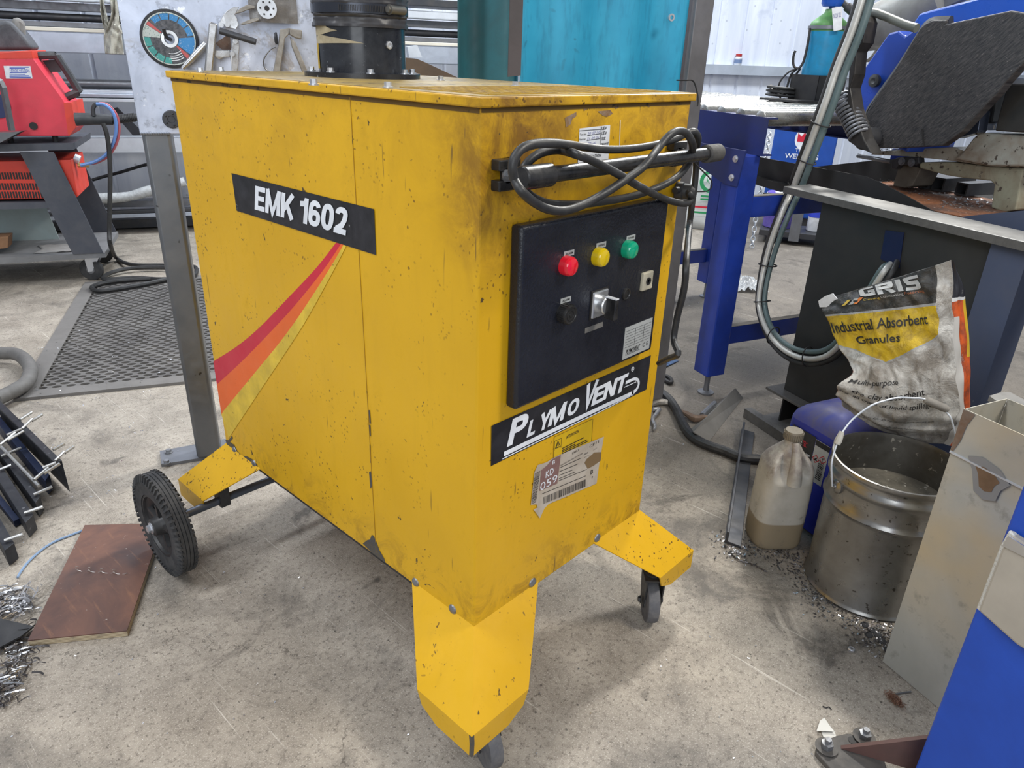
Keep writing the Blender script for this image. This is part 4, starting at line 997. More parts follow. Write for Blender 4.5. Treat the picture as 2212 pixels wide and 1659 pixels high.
# brown sheet leaning in front of the rack, behind the duct
pb = [Vector(p) for p in [(2.054, 3.274, 1.114), (2.381, 3.108, 1.117), (2.452, 3.071, 1.112), (2.491, 3.052, 1.097), (2.694, 2.948, 1.007)]]
pb += [V(pb[-1].x, pb[-1].y, 0), V(pb[0].x, pb[0].y, 0)]
o = B().prism(pb, RT * .012).build('brown_sheet', mat('brown_board', (.095, .060, .035), .7, dirt=(.05, .035, .025), damt=.5), smooth=0)
tag(o, 'brown board with a sloping top edge standing behind the black duct', 'board')
o = B().prism([Vector(p) for p in [(2.429, 3.128, 1.177), (2.485, 3.1, 1.187), (2.51, 3.087, 1.12), (2.437, 3.124, 1.118)]], RT * .06).build('pale_bracket', M_galp, smooth=0)
tag(o, 'small pale tapered bracket above the brown board behind the duct', 'bracket')
o.location.z += 0

# ---------------------------------------------------------------- teal welding curtain on its post
def curtain_mat():
    t = NT('teal_curtain')
    co = t.coord()
    n = t.noise(1, 5, .6, t.coord('Object', (60, 60, 12)))
    c = t.mix(t.step(t.noise(4, 4, .6, co), .35, .7), (.014, .255, .43), (.035, .37, .58))
    c = t.mix(t.step(n, .5, .68, 0, .5), c, (.012, .17, .30))
    d = t.step(t.vor(26, t.vadd(co, t.vscale(t.noise(9, 2, .5, co, 0, True), .1))), .10, .2, .55, 0)
    dm = t.step(t.noise(6, 3, .6, co), .47, .58)
    c = t.mix(t.math('MULTIPLY', d, dm), c, (.02, .09, .14))
    return t.fin(c, .5)
M_cur = curtain_mat()
M_cur2 = mat('dark_teal_curtain', (.024, .135, .165), .55, dirt=(.03, .05, .05), damt=.5, dscale=7)  # darker teal for the panel at the left end
P0 = V(1.45, .57, 0); CD = V(math.cos(math.radians(158)), math.sin(math.radians(158)), 0); CN = V(-CD.y, CD.x, 0)
cu = thing('welding_curtain', 'teal blue welding curtain hanging from a steel frame behind the yellow machine', 'curtain', P0 + CD * .35)
def cpt(s, z, amp=.012): return P0 + CD * s + CN * (amp * math.sin(s * 34) + .008 * mnoise.noise(V(s * 6, 0, z * 2)))  + V(0, 0, z)
B().grid(lambda u, v: cpt(.045 + u * .535, .12 + v * 2.2), 60, 12).build('curtain_panel', M_cur, cu, solid=.002)
B().grid(lambda u, v: cpt(.575 + u * .17, .12 + v * 2.2, .03) - CN * .035, 30, 12).build('curtain_panel', M_cur2, cu, solid=.002)['label'] = 'darker panel at the left end'
sb = [(0.852, 0.769, 1.091), (0.887, 0.755, 1.095)]
a, b = [Vector(p) for p in sb]
B().prism([a, b, b + V(0, 0, 1.1), a + V(0, 0, 1.1)], CN * .003).build('hanging_strap', mat('brown_grey_webbing', (.085, .072, .075), .7, dirt=(.04, .04, .04), damt=.5), cu, smooth=0)
B().cyl(P0 + V(0, 0, 2.36), P0 + CD * .85 + V(0, 0, 2.36), .017, n=14).build('top_tube', M_mid, cu)
a = V(*(1.324, 0.578, 1.257))
B().lathe([(.010, -.003), (.010, .003), (.0055, .003), (.0055, -.003)], a, CN, 20, close=True).build('eyelet', M_bolt2, cu)
ps = B().rbox(P0 + V(0, 0, 1.2), .0325, .0325, 1.2, -22).build('post', mat('post_steel', (.20, .195, .205), .45, .5, dirt=(.10, .095, .09), damt=.6, dscale=6), cu, smooth=0, bevel=.003)
B().rbox(P0 + V(0, 0, .006), .05, .05, .006, -22).build('post_foot', M_dark, cu, smooth=0)
B().tube([P0 + V(-.045, .012, z) for z in (.3, .8, 1.3, 2.3)], .006, 8).build('conduit', M_galp, cu)
B().tube([(1.338, 0.545, 1.093), (1.366, 0.534, 1.093), (1.393, 0.523, 1.092), (1.41, 0.516, 1.066), (1.419, 0.512, 1.039), (1.419, 0.512, 1.021)], .0022, 6, smooth=5).build('tie_wire', M_ink, cu)

# ---------------------------------------------------------------- tool stand on the left
PX, PY = .09, 1.25
st = thing('tool_stand', 'steel tool stand with a scuffed galvanised back plate on a square post', 'stand', (.10, 1.24, 0))
def galv_plate():
    t = NT('scuffed_galvanised_plate')
    co = t.coord()
    c = t.mix(t.step(t.noise(9, 5, .65, co, .4), .35, .68), (.42, .46, .56), (.62, .67, .80))
    c = t.mix(t.step(t.noise(38, 4, .7, co), .56, .66, 0, .7), c, (.28, .30, .36))
    c = t.mix(t.step(t.noise(22, 5, .7, t.coord('Object', (1, 1, 1), (0, 0, 0), (5, 5, 5))), .62, .68, 0, .8), c, (.86, .88, .92))
    lo = t.step(t.xyz()[2], 1.05, .93, 0, 1)
    r_ = t.math('MULTIPLY', t.step(t.noise(16, 5, .7, co, .5), .52, .64), t.step(t.noise(5, 2, .5, co), .5, .6))
    c = t.mix(t.math('MULTIPLY', r_, .55), c, (.26, .20, .13))
    return t.fin(c, .42, .45)
M_plate = galv_plate()
pl = [Vector(p) for p in [(0.066, 1.262, 0.939), (0.314, 1.136, 0.939)]]
u0 = pl[0]; u1 = u0 + RS * .47
B().prism([V(u0.x, u0.y, .939), V(u1.x, u1.y, .939), V(u1.x, u1.y, 1.62), V(u0.x, u0.y, 1.62)], RT * .004).build('back_plate', M_plate, st, smooth=0, bevel=.001)
pc_ = V(u0.x, u0.y, 0) + RS * .036 + RT * .040
def sq_tube(c, half, z0, z1, ang, name, m, par):
    return B().rbox(c + V(0, 0, (z0 + z1) / 2), half, half, (z1 - z0) / 2, ang).build(name, m, par, bevel=.010, segs=3, smooth=35)
sq_tube(pc_, .034, .010, .945, -27, 'post', M_steel, st)
wl = B()
for k in range(12):
    p = V(u0.x, u0.y, .939) + RS * (.004 + .0056 * k) - RT * .001
    wl.ball(p, .0045, .004, .0035, 8)
wl.build('weld_bead', M_mid, st)
B().prism([Vector(p) for p in [(0.0131, 1.3953, 0.01), (-0.0168, 1.314, 0.01), (0.1877, 1.226, 0.01), (0.2095, 1.3271, 0.01)]], (0, 0, -.0098)).build('foot_plate', M_mid, st, smooth=0)
for p in [(0.0295, 1.3681, 0.01), (-0.0019, 1.3109, 0.01)]:
    B().hexbolt(p, (0, 0, 1), .008, .010).build('anchor_bolt', M_bolt, st)
p = V(*(0.13, 1.217, 0.974))
fl_ = B().lathe([(0, .004), (.008, .004), (.009, .007), (.019, .007), (.021, .004), (.021, -.004), (0, -.004)], p, -RT, 24)
for k in range(5):
    an = k * 2 * math.pi / 5
    fl_.ball(p - RT * .007 + RS * math.cos(an) * .014 + V(0, 0, math.sin(an) * .014), .0028, n=8)
fl_.build('pipe_boss', M_dark, st)
# cutting disc on its peg
def NP(p, t): return Vector(p) - RT * t
dc = V(*(0.15, 1.207, 1.153))
gd = thing('cutting_disc', 'black cutting disc with blue and green label hung on the galvanised plate', 'disc', dc + V(0, 0, -.065))
rD = .0635
B().lathe([(.011, 0), (rD, 0), (rD, .0055), (rD - .003, .0065), (.011, .0065)], dc + RT * .006, -RT, 64, close=True).build('disc', mat('black_abrasive', (.030, .032, .038), .8, dirt=(.07, .07, .075), damt=.5, dscale=80), gd)
def sector(r0, r1, a0, a1, m, name, off=.0012):
    n = max(3, int(abs(a1 - a0) / 8)); v = []
    for k in range(n + 1):
        a = math.radians(a0 + (a1 - a0) * k / n)
        e = RS * math.cos(a) + V(0, 0, math.sin(a))
        v += [dc - RT * off + e * r0, dc - RT * off + e * r1]
    return B().add(v, [(2 * i, 2 * i + 1, 2 * i + 3, 2 * i + 2) for i in range(n)]).build(name, m, gd, smooth=0)
M_lblue = mat('label_blue', (.05, .25, .55), .6, speck=(.5, .6, .7), samt=.62, sscale=400)
M_lteal = mat('label_teal', (.06, .35, .33), .6, speck=(.5, .65, .6), samt=.62, sscale=400)
M_lcol = mat('label_black', (.05, .055, .065), .6, dirt=(.3, .3, .33), damt=.5, dscale=120)
M_lred = mat('label_red', (.55, .12, .12), .6)
M_lwht = mat('label_white', (.55, .60, .58), .6, speck=(.12, .25, .2), samt=.58, sscale=300)
sector(.019, .0555, 0, 360, M_lcol, 'label', .0008)
for a0, a1 in ((10, 33), (36, 58), (61, 82), (85, 106), (109, 130)): sector(.041, .054, a0, a1, M_lblue, 'label_segment')
sector(.020, .055, -38, 6, M_lblue, 'label_segment')
for a0, a1 in ((178, 200), (203, 224), (227, 248), (251, 268)): sector(.041, .054, a0, a1, M_lteal, 'label_segment')
sector(.020, .054, 148, 176, M_lwht, 'label_segment')
sector(.020, .054, 138, 147, M_lred, 'label_segment', .0015)
sector(.020, .054, -52, -42, M_lred, 'label_segment', .0015)
sector(.0545, .0570, 0, 360, M_lwht, 'label_ring', .0014)
for r_, a0, w_ in ((.031, 278, 26), (.036, 280, 22), (.041, 282, 20), (.046, 284, 18)):
    sector(r_, r_ + .0018, 285 - w_, 285 + w_, M_white, 'small_print', .0016)
sector(.0115, .0185, 0, 360, M_alu, 'centre_ring', .0018)
B().tube([dc + RT * .01, dc - RT * .02, dc - RT * .045 + V(0, 0, .006) - RS * .004, dc - RT * .06 + V(0, 0, .022) - RS * .006], .0042, 10, smooth=5).build('hook', M_dark, st)

# heavy clamp assembly on the plate
def onp(pts, off): return [NP(p, off) for p in pts]
M_chr = mat('nickel_steel', (.52, .53, .55), .30, .8, dirt=(.22, .19, .16), damt=.5, dscale=40)
M_cast = mat('tarnished_cast_steel', (.33, .31, .28), .45, .6, dirt=(.12, .10, .08), damt=.6, dscale=50)
cl = thing('locking_clamp', 'big chrome locking clamp with long tee bar hanging on the galvanised plate', 'clamp', (0.256, 1.153, 1.09))
PN = [(0.241, 1.16, 1.191), (0.216, 1.173, 1.071)]
B().bar(NP(PN[0], .03), NP(PN[1], .03), .019, .017, up=RT).build('body', M_chr, cl, bevel=.004, segs=3)
a, b = [(0.252, 1.155, 1.174), (0.321, 1.12, 1.153)]
B().cyl(NP(a, .045), NP(b, .06), .0072, n=16).build('tee_bar', M_dark, cl)
B().prism(onp([(0.254, 1.154, 1.194), (0.262, 1.15, 1.208), (0.271, 1.145, 1.218), (0.284, 1.139, 1.226), (0.296, 1.133, 1.227), (0.29, 1.136, 1.217), (0.286, 1.138, 1.21), (0.289, 1.136, 1.2), (0.291, 1.135, 1.189), (0.284, 1.138, 1.179), (0.267, 1.147, 1.182)], .026), RT * .006).build('jaw_plate', M_chr, cl, smooth=0, bevel=.001)
B().prism(onp([(0.284, 1.138, 1.211), (0.297, 1.132, 1.224), (0.313, 1.124, 1.233), (0.327, 1.117, 1.23), (0.327, 1.117, 1.226), (0.313, 1.124, 1.222), (0.298, 1.131, 1.215)], .034), RT * .016).build('upper_jaw', M_cast, cl, smooth=0, bevel=.001)
B().prism(onp([(0.293, 1.134, 1.191), (0.309, 1.126, 1.199), (0.327, 1.117, 1.206), (0.333, 1.114, 1.205), (0.332, 1.114, 1.2), (0.314, 1.123, 1.193), (0.299, 1.131, 1.189)], .034), RT * .016).build('lower_jaw', M_cast, cl, smooth=0, bevel=.001)
a, b, c = [(0.221, 1.171, 1.145), (0.194, 1.184, 1.117), (0.168, 1.198, 1.09)]
B().tube([NP(a, .018), NP(b, .020), NP(c, .020)], [.0085, .0080, .0045], 12).build('handle', M_chr, cl)
B().prism(onp([(0.275, 1.143, 1.155), (0.281, 1.14, 1.159), (0.287, 1.137, 1.156), (0.287, 1.137, 1.142), (0.278, 1.142, 1.086), (0.266, 1.148, 1.085), (0.266, 1.148, 1.119), (0.271, 1.145, 1.139)], .022), RT * .006).build('release_lever', M_chr, cl, smooth=0, bevel=.001)
B().prism(onp([(0.236, 1.163, 1.132), (0.267, 1.147, 1.133), (0.266, 1.148, 1.118), (0.252, 1.155, 1.117), (0.243, 1.16, 1.111), (0.234, 1.164, 1.119)], .020), RT * .005).build('link', M_chr, cl, smooth=0, bevel=.001)
B().prism(onp([(0.242, 1.16, 1.149), (0.265, 1.148, 1.166), (0.271, 1.145, 1.166), (0.269, 1.146, 1.134), (0.251, 1.155, 1.134), (0.24, 1.161, 1.146)], .014), RT * .005).build('side_plate', mat('rusty_steel', (.12, .07, .05), .7, .2, dirt=(.2, .18, .17), damt=.5, dscale=50), cl, smooth=0)
for q in [(0.256, 1.153, 1.187), (0.268, 1.147, 1.188), (0.28, 1.141, 1.153), (0.271, 1.145, 1.125)]:
    B().cyl(NP(q, .016), NP(q, .048 if False else .036), .0058, n=12).build('pivot_bolt', M_chr, cl)
# second clamp
c2 = thing('welding_clamp', 'small cast clamp with open arms hanging right of the chrome clamp', 'clamp', (0.378, 1.091, 1.093))
B().prism(onp([(0.374, 1.093, 1.183), (0.395, 1.082, 1.187), (0.392, 1.083, 1.173), (0.383, 1.088, 1.164), (0.365, 1.097, 1.084), (0.35, 1.105, 1.084), (0.368, 1.096, 1.151)], .032), RT * .010).build('arm', M_cast, c2, smooth=0, bevel=.002)
B().prism(onp([(0.394, 1.083, 1.168), (0.404, 1.077, 1.155), (0.427, 1.066, 1.086), (0.415, 1.072, 1.085), (0.396, 1.082, 1.145)], .030), RT * .010).build('arm', M_cast, c2, smooth=0, bevel=.002)
B().prism(onp([(0.393, 1.083, 1.187), (0.402, 1.079, 1.185), (0.42, 1.069, 1.183), (0.417, 1.071, 1.163), (0.405, 1.077, 1.165), (0.393, 1.083, 1.172)], .036), RT * .018).build('jaw', M_cast, c2, smooth=0, bevel=.002)
a, = [(0.361, 1.099, 1.163)]
B().lathe([(0, 0), (.012, .001), (.014, .005), (0, .005)], NP(a, .028), (.7, -.6, 0), 20).build('pad', M_dark, c2)
B().tube(onp([(0.361, 1.099, 1.144), (0.35, 1.105, 1.137), (0.338, 1.111, 1.122), (0.333, 1.114, 1.107), (0.337, 1.112, 1.093), (0.345, 1.107, 1.087)], .022), .0020, 6, smooth=5).build('spring_wire', M_mid, c2)
# backing pad in a bag
bp_ = V(*(0.351, 1.104, 1.227))
bg_ = thing('bagged_sanding_pad', 'grey sanding pad with seven holes in a smoky plastic bag, top of the galvanised plate', 'pad', bp_)
B().grid(lambda u, v: NP(V(*(0.315, 1.123, 1.197)), .006 + .012 * math.sin(u * 3.14) + .006 * mnoise.noise(V(u * 5, v * 6, 3))) + RS * (u * .112) + V(0, 0, .10 * v), 16, 14).build('bag', mat('smoky_plastic_bag', (.20, .18, .16), .25, dirt=(.45, .45, .45), damt=.4, dscale=30, trans=.35), bg_)
B().lathe([(0, 0), (.006, 0), (.0225, .0), (.0225, .004), (.006, .004), (0, .003)], NP(bp_, .026), -RT, 36).build('pad_disc', M_galp, bg_)
for k in range(7):
    an = 2 * math.pi * k / 6
    rr_ = 0 if k == 6 else .0150
    B().lathe([(0, 0), (.0022 if k < 6 else .006, 0), (.0022 if k < 6 else .006, .0006), (0, .0006)], NP(bp_, .0302) + RS * math.cos(an) * rr_ + V(0, 0, math.sin(an) * rr_), -RT, 12).build('hole', M_ink, bg_)

# ---------------------------------------------------------------- red welder on a steel trolley
TT = -1.116
def tr(pts): return [Vector(p) for p in pts]
M_tro = mat('charcoal_trolley_paint', (.060, .066, .085), .5, dirt=(.12, .12, .13), damt=.5, dscale=9)
M_trot = mat('dusty_shelf', (.20, .20, .205), .6, dirt=(.10, .10, .10), damt=.5, dscale=12)
M_redw = mat('welder_red', (.70, .045, .075), .45, dirt=(.45, .05, .06), damt=.4, dscale=8, speck=(.3, .03, .04), samt=.70, sscale=60)
M_redo = mat('welder_orange_red', (.72, .055, .030), .45, dirt=(.4, .05, .04), damt=.4, dscale=8)
tro = thing('welder_trolley', 'charcoal steel trolley with slanted legs carrying the red welder', 'trolley', (0.393, 3.616, 0.0))
DP = RT * .50
B().prism(tr([(-0.041, 3.65, 0.684), (0.538, 3.355, 0.695), (0.533, 3.358, 0.663), (-0.048, 3.654, 0.652)]), DP).build('top_shelf', M_tro, tro, smooth=0)
B().prism(tr([(-0.1, 3.681, 0.426), (0.385, 3.433, 0.418), (0.39, 3.431, 0.388), (-0.108, 3.685, 0.392)]), DP).build('middle_shelf', M_tro, tro, smooth=0)
q_ = tr([(-0.163, 3.713, 0.155), (0.572, 3.338, 0.155), (0.572, 3.338, 0.13), (-0.171, 3.717, 0.119)])
B().prism(q_, DP).build('bottom_shelf', M_trot, tro, smooth=0)
lg = tr([(0.331, 3.461, 0.656), (0.456, 3.397, 0.655), (0.565, 3.342, 0.155), (0.443, 3.404, 0.155)])
B().prism([p - RT * .004 for p in lg], RT * .008).build('leg_plate', M_tro, tro, smooth=0)
B().prism([p + RT * .495 for p in lg], RT * .008).build('leg_plate', M_tro, tro, smooth=0)
B().prism(tr([(-0.056, 4.069, 0.338), (0.472, 3.8, 0.325), (0.507, 3.782, 0.081), (-0.119, 4.101, 0.067)]), RT * .006).build('back_panel', mat('pale_green_panel', (.34, .42, .42), .5, dirt=(.25, .27, .25), damt=.5, dscale=6), tro, smooth=0)
for tt_ in (.06, .42):
    for lab, pxx in (('r', (193, 583)),):
        cp = V(*(0.494, 3.378, 0.069)) + RT * tt_
        rC = cp.z if False else .058
        cc = V(cp.x, cp.y, rC)
        wv = B().lathe([(.018, -.016), (rC - .012, -.016), (rC - .002, -.012), (rC, -.006), (rC, .006), (rC - .002, .012), (rC - .012, .016), (.018, .016)], cc, (RT * .97 + RS * .25), 32, close=True).build('caster', M_rub, tro)
        B().lathe([(0, -.017), (.020, -.017), (.020, .017), (0, .017)], cc, (RT * .97 + RS * .25), 18).build('caster_hub', M_mid, wv)
        f = B()
        for sg in (-1, 1):
            o_ = cc + (RT * .97 + RS * .25).normalized() * .021 * sg
            f.prism([o_ - RS * .010 - V(0, 0, .008), o_ + RS * .010 - V(0, 0, .008), o_ + RS * .055 + V(0, 0, .066), o_ - RS * .015 + V(0, 0, .066)], RT * .003)
        f.obb(cc + V(0, 0, .068) + RS * .02, RS * .04, RT * .030, (0, 0, .003))
        f.build('caster_fork', M_bolt2, wv, smooth=0)
B().tube([Vector(p) - RT * .12 for p in [(0.291, 3.481, 0.975), (0.333, 3.46, 0.976), (0.348, 3.452, 0.969), (0.353, 3.45, 0.945), (0.347, 3.453, 0.764)]], .014, 4, smooth=0).build('strap_guard', M_steel, tro, smooth=0)
B().prism([Vector(p) - RT * .12 for p in [(0.179, 3.539, 0.744), (0.376, 3.438, 0.758), (0.293, 3.48, 0.709), (0.169, 3.544, 0.695)]], RT * .12 - V(0, 0, .004)).build('guard_plate', M_steel, tro, smooth=0)

we = thing('red_welder', 'red welding machine with black carry handle on top of the trolley', 'welder', (0.375, 3.625, 0.68))
B().prism(tr([(0.047, 3.624, 1.049), (0.461, 3.413, 1.065), (0.539, 3.373, 0.885), (0.541, 3.372, 0.877), (0.566, 3.359, 0.878), (0.564, 3.36, 0.763), (0.531, 3.377, 0.725), (-0.028, 3.662, 0.726)]), RT * .30).build('housing', M_redw, we, smooth=0, bevel=.003)
B().prism(tr([(0.053, 3.621, 1.075), (0.383, 3.453, 1.091), (0.462, 3.412, 1.098), (0.462, 3.412, 1.063), (0.046, 3.624, 1.047)]), RT * .30).build('top_cover', M_redo, we, smooth=0, bevel=.003)
B().prism(tr([(0.536, 3.37, 0.875), (0.565, 3.355, 0.878), (0.563, 3.356, 0.766), (0.53, 3.373, 0.725), (0.528, 3.374, 0.734)]), RT * .308).build('front_bezel', M_redo, we, smooth=0)
for a, c in [((0.489, 3.443, 0.725), 0.695), ((0.321, 3.529, 0.726), 0.691)]:
    B().cyl(a, V(a[0], a[1], c), .013, n=14).build('foot', M_ink, we)
o = B().prism(tr([(0.35, 3.467, 1.03), (0.445, 3.419, 1.032), (0.443, 3.42, 0.979), (0.348, 3.468, 0.976)]), RT * .0005).build('service_sticker', M_paper, we, smooth=0)
def rtext(w, ll, ur, m, par, nm, bold=0, off=0):
    a, b = Vector(ll), Vector(ur)
    du_ = (b - a).dot(RS)
    text(w, nm, m, par, (a - RT * off, a + RS * du_ - RT * off, a + V(0, 0, b.z - a.z) - RT * off), bold=bold)
rtext('WARRIOR WELDERS', (0.358, 3.463, 1.005), (0.438, 3.422, 1.017), mat('royal_blue_print', (.03, .07, .42), .6), o, 'lettering', .02)
for yy_, xa, xb in ((1066, 150, 390), (1158, 190, 390), (1182, 140, 450), (1132, 150, 420)):
    pass
rs_ = B()
for a, b in [((0.369, 3.457, 1.02), (0.424, 3.429, 1.021)), ((0.364, 3.46, 0.995), (0.419, 3.432, 0.996)), ((0.363, 3.46, 0.988), (0.432, 3.425, 0.99)), ((0.366, 3.459, 1.002), (0.427, 3.428, 1.004)), ((0.37, 3.457, 1.025), (0.439, 3.422, 1.027)), ((0.362, 3.461, 0.983), (0.437, 3.422, 0.984))]:
    rs_.bar(a, b, .0005, .0035)
rs_.build('small_print', mat('royal_blue_print', (0, 0, 0)), o, smooth=0)
a = V(*(0.407, 3.438, 0.771))
B().lathe([(0, 0), (.016, 0), (.0175, .003), (0, .003)], a, -RT, 24).build('knob', M_ink, we)
a = V(*(0.294, 3.496, 0.86))
B().lathe([(0, 0), (.052, 0), (.054, .003), (0, .003)], a, -RT, 32).build('maker_badge', mat('navy_badge', (.02, .03, .10), .4), we)
M_bpl = mat('black_moulded_plastic', (.035, .037, .042), .5, dirt=(.09, .09, .09), damt=.5, dscale=25)
hq = [Vector(p) for p in [(0.493, 3.531, 1.073), (0.578, 3.488, 1.078), (0.587, 3.483, 1.068), (0.638, 3.457, 0.929), (0.634, 3.459, 0.916), (0.566, 3.494, 0.884)]]
B().tube(hq, .018, 8, smooth=5).build('carry_handle', M_bpl, we)
B().prism(tr([(0.494, 3.525, 1.083), (0.574, 3.484, 1.091), (0.571, 3.486, 1.061), (0.489, 3.527, 1.054)]), RT * .03).build('handle_mount', M_mid, we, smooth=0, bevel=.002)
B().prism(tr([(0.52, 3.551, 1.053), (0.588, 3.516, 1.059), (0.598, 3.511, 1.031), (0.594, 3.513, 1.005), (0.559, 3.531, 1.004), (0.546, 3.538, 0.984), (0.541, 3.54, 0.987)]), RT * .02).build('handle_bracket', M_bpl, we, smooth=0)
fd = thing('red_power_unit', 'red vented power unit on the lower shelf of the trolley', 'welder', (0.317, 3.654, 0.386))
B().prism(tr([(-0.054, 3.686, 0.608), (0.52, 3.394, 0.612), (0.52, 3.394, 0.438), (0.502, 3.403, 0.425), (0.395, 3.458, 0.431), (-0.094, 3.707, 0.434)]), RT * .34).build('housing', M_redo, fd, smooth=0, bevel=.003)
sl_ = B()
for row in [[(0.192, 3.559, 0.544), (0.202, 3.554, 0.544), (0.212, 3.549, 0.544), (0.223, 3.544, 0.544), (0.233, 3.539, 0.544), (0.243, 3.534, 0.543), (0.253, 3.528, 0.543), (0.263, 3.523, 0.543), (0.273, 3.518, 0.543), (0.283, 3.513, 0.543), (0.294, 3.508, 0.542), (0.304, 3.502, 0.542), (0.314, 3.497, 0.542), (0.324, 3.492, 0.542), (0.335, 3.487, 0.541), (0.345, 3.481, 0.541), (0.355, 3.476, 0.541), (0.366, 3.471, 0.541), (0.376, 3.466, 0.541), (0.387, 3.46, 0.54), (0.397, 3.455, 0.54)], [(0.182, 3.564, 0.495), (0.192, 3.559, 0.495), (0.202, 3.554, 0.495), (0.212, 3.549, 0.494), (0.223, 3.544, 0.494), (0.233, 3.539, 0.494), (0.243, 3.533, 0.494), (0.253, 3.528, 0.493), (0.263, 3.523, 0.493), (0.274, 3.518, 0.493), (0.284, 3.513, 0.492), (0.294, 3.507, 0.492), (0.304, 3.502, 0.492), (0.315, 3.497, 0.492), (0.325, 3.492, 0.491), (0.335, 3.486, 0.491), (0.346, 3.481, 0.491), (0.356, 3.476, 0.49), (0.367, 3.47, 0.49), (0.377, 3.465, 0.49), (0.388, 3.46, 0.49)], [(0.174, 3.568, 0.456), (0.184, 3.563, 0.456), (0.194, 3.558, 0.456), (0.205, 3.553, 0.455), (0.215, 3.548, 0.455), (0.225, 3.543, 0.455), (0.235, 3.537, 0.454), (0.245, 3.532, 0.454), (0.256, 3.527, 0.454), (0.266, 3.522, 0.453), (0.276, 3.516, 0.453), (0.286, 3.511, 0.453), (0.297, 3.506, 0.452), (0.307, 3.501, 0.452), (0.317, 3.495, 0.452), (0.328, 3.49, 0.451), (0.338, 3.485, 0.451), (0.349, 3.479, 0.451), (0.359, 3.474, 0.45), (0.37, 3.469, 0.45), (0.38, 3.463, 0.45)]]:
    for p in row:
        p = Vector(p); sl_.add([p + RS * .0038 + V(0, 0, .016), p - RS * .0038 + V(0, 0, .016), p - RS * .0038 - V(0, 0, .016), p + RS * .0038 - V(0, 0, .016)], [(0, 1, 2, 3)])
so_ = sl_.build('vent_slot', M_ink, fd, smooth=0); so_['kind'] = 'stuff'
a = V(*(0.57, 3.469, 0.576))
B().cyl(a, a + RS * .05 - V(0, 0, .0), .012, n=12).build('brass_coupling', mat('brass', (.6, .45, .18), .3, .8), fd)
B().cyl(tr([(0.562, 3.474, 0.612), (0.582, 3.464, 0.6)])[0], tr([(0.562, 3.474, 0.612), (0.582, 3.464, 0.6)])[1], .022, n=14).build('gauge', M_galp, fd)

wb = B().prism(tr([(0.138, 3.622, 0.246), (0.222, 3.579, 0.246), (0.209, 3.586, 0.188), (0.125, 3.629, 0.181)]), RT * .09).build('wood_block', mat('brown_wood_block', (.27, .14, .07), .7, dirt=(.15, .08, .04), damt=.5, dscale=30), smooth=0, bevel=.003)
tag(wb, 'brown wooden block on the bottom shelf of the trolley', 'block')
rg = B().grid(lambda u, v: V(*(0.302, 3.527, 0.154)) + RS * (u * .20 + .02 * math.sin(v * 4)) + RT * (v * .17) + V(0, 0, .006 + .012 * abs(mnoise.noise(V(u * 4, v * 4, 2)))), 14, 14).build('rag', mat('grey_rag', (.30, .29, .28), .9, dirt=(.18, .17, .16), damt=.5, dscale=20), solid=.004)
tag(rg, 'flat grey rag on the bottom shelf of the trolley', 'rag')
# leather gloves piled on the welder
gl_ = thing('welding_glove', 'black leather glove lying on top of the red welder', 'glove', (0.422, 3.601, 1.095))
gp = [(0.269, 3.578, 1.091), (0.32, 3.552, 1.184), (0.407, 3.508, 1.218), (0.43, 3.496, 1.214), (0.463, 3.479, 1.156), (0.481, 3.47, 1.115), (0.481, 3.47, 1.097)]
B().prism(tr(gp), RT * .16).build('cuff', mat('black_leather', (.055, .058, .068), .6, dirt=(.16, .16, .17), damt=.5, dscale=14, bump=.5, bscale=30), gl_, bevel=.02, segs=3)
B().tube([(0.435, 3.538, 1.128), (0.452, 3.529, 1.19), (0.459, 3.526, 1.217), (0.473, 3.53, 1.207), (0.471, 3.531, 1.18), (0.472, 3.53, 1.153)], [.018, .020, .016, .018, .018, .012], 10, smooth=4).build('finger', mat('grey_leather', (.22, .21, .20), .7), gl_)

# torch with its twin hoses, the black earth cable on the floor
to_ = thing('welding_torch', 'black welding torch lead with grey ribbed sleeve plugged into the red welder', 'torch', (0.634, 3.325, 0.801))
ta = [(0.563, 3.338, 0.803), (0.628, 3.305, 0.805), (0.704, 3.267, 0.801)]
B().tube(ta, [.030, .027, .024], 16).build('plug_body', M_bpl, to_)
tb = [(0.704, 3.267, 0.801), (0.744, 3.246, 0.806), (0.794, 3.221, 0.814), (0.865, 3.185, 0.821)]
rb = B().tube(tb, .017, 12, smooth=6)
for k in range(15):
    a = Vector(tb[0]).lerp(Vector(tb[2]), k / 15); d_ = (Vector(tb[2]) - Vector(tb[0])).normalized()
    rb.cyl(a, a + d_ * .005, .021, n=12)
rb.build('ribbed_sleeve', M_cable, to_)
B().tube([(0.628, 3.283, 0.821), (0.631, 3.281, 0.852), (0.643, 3.275, 0.871), (0.659, 3.267, 0.875)], .010, 8, smooth=4).build('strain_relief', M_bpl, to_)
B().tube([(0.643, 3.264, 0.874), (0.671, 3.25, 0.872), (0.695, 3.237, 0.848), (0.705, 3.232, 0.806), (0.698, 3.236, 0.749), (0.676, 3.247, 0.691), (0.641, 3.265, 0.642), (0.595, 3.288, 0.612), (0.552, 3.31, 0.599), (0.537, 3.318, 0.595)], .0075, 8, smooth=6).build('blue_hose', mat('blue_hose', (.13, .25, .55), .4), to_)
B().tube([(0.65, 3.271, 0.875), (0.685, 3.254, 0.872), (0.711, 3.24, 0.836), (0.718, 3.237, 0.79), (0.71, 3.241, 0.737), (0.687, 3.253, 0.681), (0.65, 3.271, 0.634), (0.607, 3.294, 0.608), (0.57, 3.313, 0.6)], .0075, 8, smooth=6).build('red_hose', mat('red_hose', (.42, .10, .12), .4), to_)
